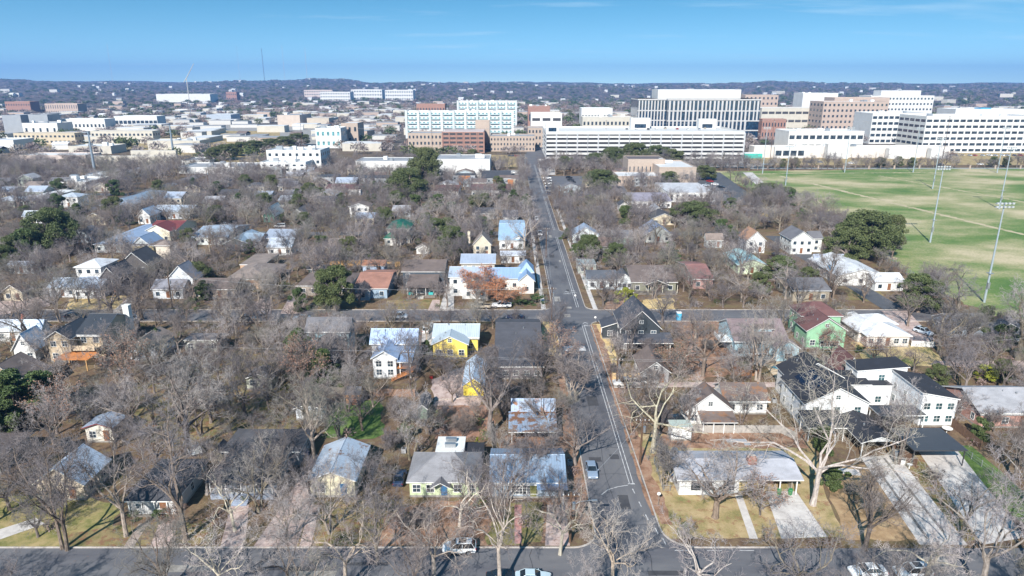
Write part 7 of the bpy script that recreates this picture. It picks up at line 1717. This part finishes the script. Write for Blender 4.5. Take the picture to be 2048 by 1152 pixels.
EV = [
 (40,855,745,170,'juniper0','large dark juniper mass at the left beside the brown-leaved tree'), (95,820,740,110,'juniper1','dark green shrub left of the brown-leaved tree'), (12,880,800,120,'juniper1','dark green shrub at the left picture edge'),
 (110,512,430,120,'oak0','broad olive-green juniper beyond the left houses'), (62,525,455,80,'juniper1','lower dark evergreen beside the broad olive-green one'), (30,530,480,70,'oak1','dark evergreen at the left edge near the side street'),
 (602,740,660,100,'juniper0','dark evergreen before the two-storey light blue house'), (650,775,700,90,'juniper0','second dark evergreen by the navy rear wing'), (672,620,545,110,'oak1','dark evergreen over the grey-brown hip roof'), (600,625,575,50,'juniper1','dark round evergreen beside the sandy driveway'),
 (408,600,560,50,'juniper1','clipped bright green shrub beside the pale weathered house'), (378,625,595,50,'bush0','green hedge shrub below the clipped one'), (318,700,655,26,'juniper1','narrow green cypress right of the white gabled cottage'),
 (905,520,462,80,'oak1','dense green oak behind the rust-leaved trees'), (895,470,440,50,'oak0','green oak between the green roofs and the road'), (960,470,432,60,'juniper1','green shrub tree by the cream steep-gabled house'),
 (1385,452,410,110,'oak0','wide green oak in the middle of the east block'), (1730,515,435,150,'oak0','largest dark live oak at the edge of the playing field'), (1685,530,465,110,'oak1','dark live oak left of the largest one'), (1780,500,440,70,'oak1','dark live oak on the field side'),
 (1835,625,560,110,'oak1','dark juniper by the side street and the field'), (1970,655,610,60,'juniper1','dark evergreen at the foot of the tall floodlight pole'), (2000,700,650,90,'juniper1','dark shrubs right of the slate house'),
 (1157,515,488,50,'juniper1','dark green shrub beside the far main road'), (850,372,305,85,'oak0','tall dark oak before the long low white building'), (815,402,345,100,'oak0','dark oak left of the maroon row houses'), (875,350,318,50,'oak1','dark oak right behind the tall dark one'),
 (945,330,303,42,'oak1','round green tree on the lawn before the red garage'), (955,300,283,45,'oak1','green tree beside the red garage wall'), (1030,352,330,0,'oak1',None),
 (1131,340,316,46,'oak1','round green tree at the garage corner'), (1200,380,345,90,'oak0','green oak beside the church lot'), (1190,335,310,60,'oak1','green tree before the garage, first of the row'), (1225,335,300,70,'oak0','green tree before the garage, second of the row'), (1270,332,292,80,'oak0','green tree before the garage, third of the row'), (1315,330,296,70,'oak1','green tree before the garage, fourth of the row'), (1345,333,303,60,'oak1','green tree before the garage, fifth of the row'),
 (1338,372,347,50,'oak1','rounded green tree before the church wing'), (1410,360,335,60,'oak1','green tree right of the church block'), (1535,395,370,80,'oak0','green grove tree at the field corner'), (1570,400,378,60,'oak1','second green grove tree at the field corner'),
 (1760,336,317,26,'oak1','small street tree, first along the far field edge'), (1795,336,316,26,'oak1','small street tree, second along the far field edge'), (1823,336,318,24,'oak1','small street tree, third along the far field edge'), (1590,336,318,24,'oak1','small street tree left of the blank wall panels'), (1565,336,320,20,'oak1','small street tree by the far left floodlight'), (1985,334,316,26,'oak1','small street tree before the right office wing'), (2012,334,316,22,'oak1','smaller street tree beside it before the right office wing'),
 (452,320,293,70,'oak1','dark evergreen, first in the hedge-like row'), (480,312,288,60,'oak1','dark evergreen, second in the hedge-like row'), (510,305,284,60,'oak1','dark evergreen, third in the hedge-like row'), (540,300,280,60,'oak0','dark evergreen, fourth in the hedge-like row'), (570,296,276,60,'oak1','dark evergreen, fifth in the hedge-like row'), (598,292,270,60,'oak1','dark evergreen, last in the hedge-like row'), (430,330,300,50,'oak1','dark evergreen at the low end of the hedge-like row'),
 (768,440,418,60,'oak1','olive evergreen above the green-roofed house'), (635,400,378,50,'oak1','evergreen behind the small white gabled cottage'), (1640,905,850,60,'juniper1','dark green shrub behind the huge sycamore'), (1665,975,925,70,'juniper1','dark green shrub under the huge sycamore'),
 (1955,880,835,60,'juniper1','dark green shrub beside the brown board fence'), (1965,760,730,60,'yellow','yellow-green shrub behind the pink brick house'), (1870,775,735,60,'oak1','green shrub behind the modern white house'), (2000,765,725,60,'oak1','dark green shrub behind the yellow-green one'),
 (855,718,680,36,'juniper1','round green tree on the drive beside the yellow house'), (800,860,790,70,'small1','grey-green brushy shrub by the narrow shed'), (810,880,845,50,'juniper1','dark shrub below the narrow shed'),
 (348,1072,1008,80,'brown','pink-red leafy shrub between the two front trunks'), (1365,1068,1043,30,'bush0','small dark shrub on the corner lawn'), (322,1042,1020,48,'bush0','round green hedge right of the bungalow path'), (270,1038,1022,36,'bush0','round green hedge left of the bungalow path'), (955,905,875,16,'yellow','small yellow-green plant beside the forked tree'),
 (1100,618,600,0,'bush0',None), (1070,605,590,60,'bush0','green hedge at the corner below the white gabled house'), (1040,610,594,50,'bush0','green hedge behind the white pickup'), (1720,705,690,30,'bush0','round green bush before the bright white bungalow'), (195,410,384,26,'palm','palm tree at the left beyond the juniper'),
 (1250,610,575,60,'yellow','olive shrub at the junction east side'), (1560,560,520,90,'oak1','olive evergreen behind the tan-gabled house'), (1520,590,550,60,'oak1','grey-green evergreen by the small red-brown roof'), (700,520,480,60,'oak1','bright green shrub tree by the golden fence'), (640,500,470,50,'juniper1','green shrub tree left of the golden fence'),
 (500,505,478,40,'juniper1','bright green shrub by the tan brick ranch house'), (230,440,400,60,'oak1','grey-green oak near the palm tree'), (1060,290,268,50,'rust','rust-red tree before the pink brick hall'), (905,300,280,40,'rust','small rust tree by the red garage'), (770,300,275,60,'brown','pinkish leafless tree left of the school'),
 (540,270,255,0,'bush0',None), (1900,318,300,40,'brown','russet tree before the right office wing'), (1000,790,770,24,'small1','small grey shrub beside the corner house wing'),
]
for q in EV:
    if q[3] and q[5]: T(*q, cat='shrub' if q[4] in ('bush0','small1','yellow') else 'tree')
# keep these views of the photograph open: (u0, v0, u1, v1) must not be covered by a filling tree
OPEN = [(1150,590,1225,700),(1600,590,1710,720),(1570,590,1720,720),(1450,610,1600,720),(1535,715,1660,850),(1720,720,1925,890),(205,920,400,1010),(0,640,90,700),(60,870,215,960),(0,850,70,920),(735,650,838,790),(858,650,985,790),(985,645,1090,710),(1225,590,1330,720),(1345,755,1545,850),(1560,590,1700,705),(1560,720,1935,930),(1340,890,1610,1080),(610,870,745,990),(810,870,965,1000),(975,905,1140,1000),
        (1700,620,1870,735),(1105,620,1215,760),(415,965,535,1000),(90,635,200,745),(0,705,100,790),(1160,880,1290,1100),(1700,350,2048,600),(1455,495,1535,545),(1710,515,1835,590),(1450,640,1600,720),(1530,710,1640,770),(655,790,770,870),(140,510,235,560),(895,525,1075,600),(800,515,890,610),(160,880,215,930),(1920,770,2048,900),(690,545,780,605),(1035,560,1075,592),(285,440,350,480),(1480,455,1540,500),(1580,460,1650,510),(995,445,1055,490),(1640,1000,1660,1080)]
def weight(x, y, h, w):
    u0, v0 = PIX(x, y, h*.55); s = FP / (y*CP + (HC-h*.5)*SP)
    rx, ry = w*s*.85, h*.42*s
    for (a, b, c, d) in OPEN:
        if u0+rx > a and u0-rx < c and v0+ry > b and v0-ry < d:
            # overlap share of the crown
            ox = (min(u0+rx, c)-max(u0-rx, a))/(2*rx); oy = (min(v0+ry, d)-max(v0-ry, b))/(2*ry)
            if ox*oy > .16: return .07
    for f in ff3:
        if f[1] > y + 2 and x + w > f[0] and x - w < f[2] and f[1] - y < 26:
            a, d = PIX(f[0], f[1], 0); c, b = PIX(f[2], f[1], 3.6)
            if v0-ry < d-3 and v0+ry > b and u0+rx > a and u0-rx < c: return .33
    return 1.0
ff3 = [f for f in FOOT[:NHAND] if f[3]-f[1] < 40 and f[1] > 150]
rp = random.Random(21); CAND = []
ff_ = [f for f in FOOT if f[1] < 620]
fieldp = [G(*p) for p in [(1425,343),(2260,333),(2500,420),(2500,690),(2048,655),(1945,612),(1830,560),(1790,525),(1740,465),(1620,412),(1520,385)]]
def inpoly(x, y, P_):
    c = False; j = len(P_)-1
    for i in range(len(P_)):
        if (P_[i][1] > y) != (P_[j][1] > y) and x < (P_[j][0]-P_[i][0])*(y-P_[i][1])/(P_[j][1]-P_[i][1])+P_[i][0]: c = not c
        j = i
    return c
lots = [[G(*p) for p in q] for q in ([(1090,352),(1235,352),(1260,392),(1098,392)], [(1380,345),(1440,345),(1530,410),(1400,410)], [(1005,340),(1040,340),(1040,388),(1002,388)], [(395,250),(640,250),(640,290),(395,290)], [(0,285),(180,285),(180,297),(0,297)],
        [(960,310),(1040,310),(1035,335),(955,335)], [(1500,295),(2060,295),(2060,335),(1500,335)], [(1285,865),(1690,865),(1720,1080),(1300,1080)], [(1500,985),(1600,985),(1660,1076),(1520,1076)],[(1830,900),(2010,895),(2048,1060),(1960,1080)],[(1722,916),(1792,908),(1935,1090),(1840,1090)])]
def roady(x, y, m=1.2):
    if RX0(y)-m < x < RX1(y)+m and y < 600: return True
    for a, b in ((70,80.7),(175,184.7),(284,291.5),(392,399.5),(549,562)):
        if a-m < y < b+m: return True
    if 106-m < x < 113.5+m and 184 < y < 284: return True
    if -224-m < x < -209+m and 184 < y < 548: return True
    return False
def okspot(x, y, w, marg=.6):
    if roady(x, y): return False
    for f in ff_:
        if f[0]-marg < x < f[2]+marg and f[1]-marg < y < f[3]+marg: return False
    if inpoly(x, y, fieldp): return False
    for l in lots:
        if inpoly(x, y, l): return False
    return True
cell = {}
def near_pl(x, y, d):
    for i in range(-2, 3):
        for j in range(-2, 3):
            for q in cell.get((int(x//8)+i, int(y//8)+j), ()):
                if (q[0]-x)**2 + (q[1]-y)**2 < d*d: return True
    return False
def addc(x, y): cell.setdefault((int(x//8), int(y//8)), []).append((x, y))
for q in PL: addc(q[0], q[1])
fill = []
for k in range(17):
    x = -74 + 148*(k+rp.uniform(.1,.9))/17; y = rp.uniform(60, 68.5)
    if near_pl(x, y, 4.5) or 9 < x < 34: continue
    w = rp.uniform(4.5, 6.8); fill.append((x, y, rp.uniform(10.5, 14.5), w)); addc(x, y)
for k in range(60000):
    y = 82 + 470*rp.random()**.8; x = rp.uniform(-.86, .84)*(y+20)
    w = rp.uniform(3.8, 7.6) if rp.random() < .8 else rp.uniform(2.2, 3.6); h = w*rp.uniform(1.4, 2.15) if w > 4 else w*rp.uniform(1.5, 1.9)
    if x > 60 + max(0, (230-y))*.2 and y > 300 and rp.random() < .2: continue
    if not okspot(x, y, w) or near_pl(x, y, (4.35 if x < 0 else 5.0) if y < 180 else 5.0): continue
    if rp.random() > weight(x, y, h, w): continue
    fill.append((x, y, h, w)); addc(x, y)
fill.sort(key=lambda q: math.hypot(q[0]*.8, q[1]))
NB = 300 - len(HERO)
AUTO = []
kk = 0; lite = []
for q in fill:
    ev = rp.random() < .085
    if ev and q[1] < 420 and q[1] > 200 and weight(q[0], q[1], q[3]*1.6, q[3]*1.1) == 1.0:
        key = rp.choice(['juniper1','oak1','oak0','juniper0']); e = plant(q[0], q[1], key, q[3]*1.35, q[3]*.8); AUTO.append((e, 'dark green evergreen', q)); continue
    if kk < NB:
        r_ = rp.random(); key = ('small0' if q[3] < 4 and rp.random() < .6 else 'small1' if q[3] < 3.4 else 'pale%d' % rp.randrange(3) if r_ < .07 else 'bare%d' % rp.randrange(7))
        if r_ > .965: key = 'brown'
        e = plant(q[0], q[1], key, q[2], q[3]); AUTO.append((e, {'p':'pale-barked bare tree','s':'small grey bare tree','b':'grey bare tree'}[key[0]] if key != 'brown' else 'brown-leaved tree', q)); kk += 1
    else: lite.append(q)
# labels: what the tree looks like and which landmark it stands by, counted outwards
buck = {}
for e, look, q in AUTO:
    l = min(LAND, key=lambda l: math.hypot(l[0]-q[0], l[1]-q[1])); dx, dy = q[0]-l[0], q[1]-l[1]
    rel = ('behind' if dy > 0 else 'in front of') if abs(dy) > abs(dx)*.9 else ('right of' if dx > 0 else 'left of')
    buck.setdefault((look, rel, l[2]), []).append((math.hypot(dx, dy), e))
ords = ['first','second','third','fourth','fifth','sixth','seventh','eighth','ninth','tenth','eleventh','twelfth']
for (look, rel, ph), lst in buck.items():
    lst.sort(key=lambda t: t[0])
    for k, (_, e) in enumerate(lst):
        if len(lst) == 1: tag(e, '%s %s %s' % (look, rel, ph), 'tree')
        else: tag(e, '%s %s %s, %s outward' % (look.replace('small grey bare', 'small').replace('grey bare', 'bare'), rel, ph, ords[k] if k < 12 else 'last'), 'tree', 'bare trees of the neighbourhood' if 'bare' in look else 'evergreens of the neighbourhood')
for e, look, q in AUTO:
    if len(e['label'].split()) > 16: e['label'] = e['label'].replace('small bare tree', 'bush-like tree').replace('grey bare tree', 'bare tree').replace('dark green evergreen', 'evergreen').replace('pale-barked bare', 'pale-barked')
# ---------------------------------------------------------------- farther woods: one mass each
def woods(name, label, places, src):
    """one mass of trees grown on scattered points; trunk and crown shapes are those of an existing tree"""
    me = bpy.data.meshes.new(name); me.from_pydata([(q[0], q[1], 0) for q in places], [], [])
    for an, vals in (('turn', [(0, 0, rp.uniform(0, 6.28)) for q in places]), ('size', [(q[3]/src[3], q[3]/src[3], q[2]/src[2]) for q in places])):
        at = me.attributes.new(an, 'FLOAT_VECTOR', 'POINT'); at.data.foreach_set('vector', np.array(vals, np.float32).ravel())
    o = put(name, me); o['kind'] = 'stuff'; o['label'] = label
    ng = bpy.data.node_groups.new('grow_woods', 'GeometryNodeTree')
    ng.interface.new_socket('Geometry', in_out='INPUT', socket_type='NodeSocketGeometry'); ng.interface.new_socket('Geometry', in_out='OUTPUT', socket_type='NodeSocketGeometry')
    N = ng.nodes.new; gi, go, ip, jg = N('NodeGroupInput'), N('NodeGroupOutput'), N('GeometryNodeInstanceOnPoints'), N('GeometryNodeJoinGeometry')
    for ob in src[:2]:
        oi = N('GeometryNodeObjectInfo'); oi.transform_space = 'ORIGINAL'; oi.inputs['Object'].default_value = ob; ng.links.new(oi.outputs['Geometry'], jg.inputs[0])
    for an, sk in (('turn', 'Rotation'), ('size', 'Scale')):
        na = N('GeometryNodeInputNamedAttribute'); na.data_type = 'FLOAT_VECTOR'; na.inputs['Name'].default_value = an; ng.links.new(na.outputs[0], ip.inputs[sk])
    ng.links.new(gi.outputs[0], ip.inputs['Points']); ng.links.new(jg.outputs[0], ip.inputs['Instance']); ng.links.new(ip.outputs[0], go.inputs[0])
    md = o.modifiers.new('grow', 'NODES'); md.node_group = ng
def merge(name, protos, places, mats, seed=0, kind='stuff'):
    r = np.random.RandomState(seed); V = []; F = []; M = []; off = 0
    for (x, y, z, h, w, pi, mi) in places:
        v, f, H0, S0 = protos[pi]; a = r.uniform(0, 6.283); c, s = math.cos(a), math.sin(a)
        vv = np.empty_like(v); sx = w/S0; vv[:,0] = (v[:,0]*c - v[:,1]*s)*sx + x; vv[:,1] = (v[:,0]*s + v[:,1]*c)*sx + y; vv[:,2] = v[:,2]*h/H0 + z
        V.append(vv); F.append(f+off); M.append(np.full(len(f), mi)); off += len(v)
    o = put(name, np_mesh(name, np.concatenate(V), np.concatenate(F), mats, np.concatenate(M))); return tag(o, None, None, None, kind)
def tint(name, c, c2):
    m, nt, b = new_mat(name); n = noise(nt, pos(nt), .12, 5, .7); lk(nt, ramp(nt, n, [(.35, c2), (.62, c)]), b.inputs['Base Color']); b.inputs['Roughness'].default_value = .95; b.inputs['Specular IOR Level'].default_value = .05; return m
WT = [tint('wood_grey', (.30,.265,.26), (.18,.155,.15)), tint('wood_tan', (.33,.28,.24), (.20,.165,.14)), tint('wood_red', (.30,.22,.20), (.19,.14,.13)), LOAK, LJUN]
grp = {}
for q in lite: grp.setdefault(rp.choice([0,1,2,3,4,5,6,6,5,2]), []).append(q)
for k, qs in grp.items():
    e = SRC['bare%d' % k]; tr_ = [c for c in e.children if c.name.startswith('trunk')][0]; cr_ = [c for c in e.children if c.name.startswith('crown')][0]
    woods('bare_woods', 'grey bare trees massed over the farther blocks', qs, (tr_, cr_, PROTO['bare%d' % k][2], PROTO['bare%d' % k][3]))
def clump(seed, n, sz, ever=False):
    r = np.random.RandomState(seed); d = r.normal(size=(n,3)); d /= np.linalg.norm(d, axis=1)[:,None]; rad = r.uniform(.45,1,n)[:,None]
    c = d*rad*np.array([6,6,4.4]) + np.array([0,0,6.2]); c[:,2] = np.maximum(c[:,2], 1)
    a = r.normal(size=(n,3)); a /= np.linalg.norm(a, axis=1)[:,None]; b = r.normal(size=(n,3)); b /= np.linalg.norm(b, axis=1)[:,None]
    s = sz*r.uniform(.6,1.4,n)[:,None]; V = np.stack([c-a*s, c+b*s*(.35 if not ever else .8), c+a*s], 1).reshape(-1,3); F = np.arange(n*3).reshape(-1,3)
    tv = np.array([[-.4,0,-6],[.4,0,-6],[0,0,6],[0,-.4,-6],[0,.4,-6],[0,0,6.]]); V = np.concatenate([V, tv]); F = np.concatenate([F, np.array([[0,1,2],[3,4,5]])+n*3]); return V.astype(np.float32), F, 12., 6.
cp = [clump(1,150,1.9), clump(2,150,1.7), clump(3,130,1.6,True), clump(4,60,2.6), clump(5,60,2.6,True)]
fr = random.Random(9); P1 = []
ff2 = [f for f in FOOT if f[3] > 540]
n = 0
while n < 5200:
    az = fr.uniform(-39, 39); r = math.sqrt(fr.uniform(555**2, 1900**2)); x, y = r*math.sin(R(az)), r*math.cos(R(az))
    if y < 566: continue
    n += 1
    if any(f[0]-3 < x < f[2]+3 and f[1]-16 < y < f[3]+3 for f in ff2) or any(inpoly(x, y, l) for l in lots): continue
    if y < 640 and x > 150: continue
    if az < -8 and y < 1300 and fr.random() < .35: continue
    ev = fr.random() < .24; w = fr.uniform(4.5, 8.5); P1.append((x, y, float(terrain(x, y)), w*fr.uniform(1.2,1.7), w, 2 if ev else fr.randrange(2), fr.choice([3,4]) if ev else fr.choice([0,0,0,1,2])))
merge('distant_woods', cp, P1, WT, 3)
P2 = []
for k in range(15000):
    az = fr.uniform(-39, 39); r = math.sqrt(fr.uniform(1850**2, 6700**2)); x, y = r*math.sin(R(az)), r*math.cos(R(az)); ev = fr.random() < .4; w = fr.uniform(6, 12)
    P2.append((x, y, float(terrain(x, y))-1, w*1.0, w, 4 if ev else 3, fr.choice([3,4]) if ev else fr.choice([0,0,1,2])))
merge('hill_woods', cp, P2, WT, 4)
# brush and undergrowth in the gardens
bp = []
for k in range(2600):
    y = 84 + 240*fr.random(); x = fr.uniform(-.84,.84)*y
    if roady(x, y, .8) or not okspot(x, y, 1, .2) or weight(x, y, 1.5, 1.0) < .5 and fr.random() < .7: continue
    w = fr.uniform(.5, 1.5); bp.append((x, y, -.3, w*1.6, w, fr.choice([0,1,2]), fr.choice([0,1,2,2,3])))
merge('undergrowth', [clump(11,90,1.1), clump(12,90,1.0), clump(13,110,1.2,True)], bp, WT, 8)
scene.view_settings.exposure = .78
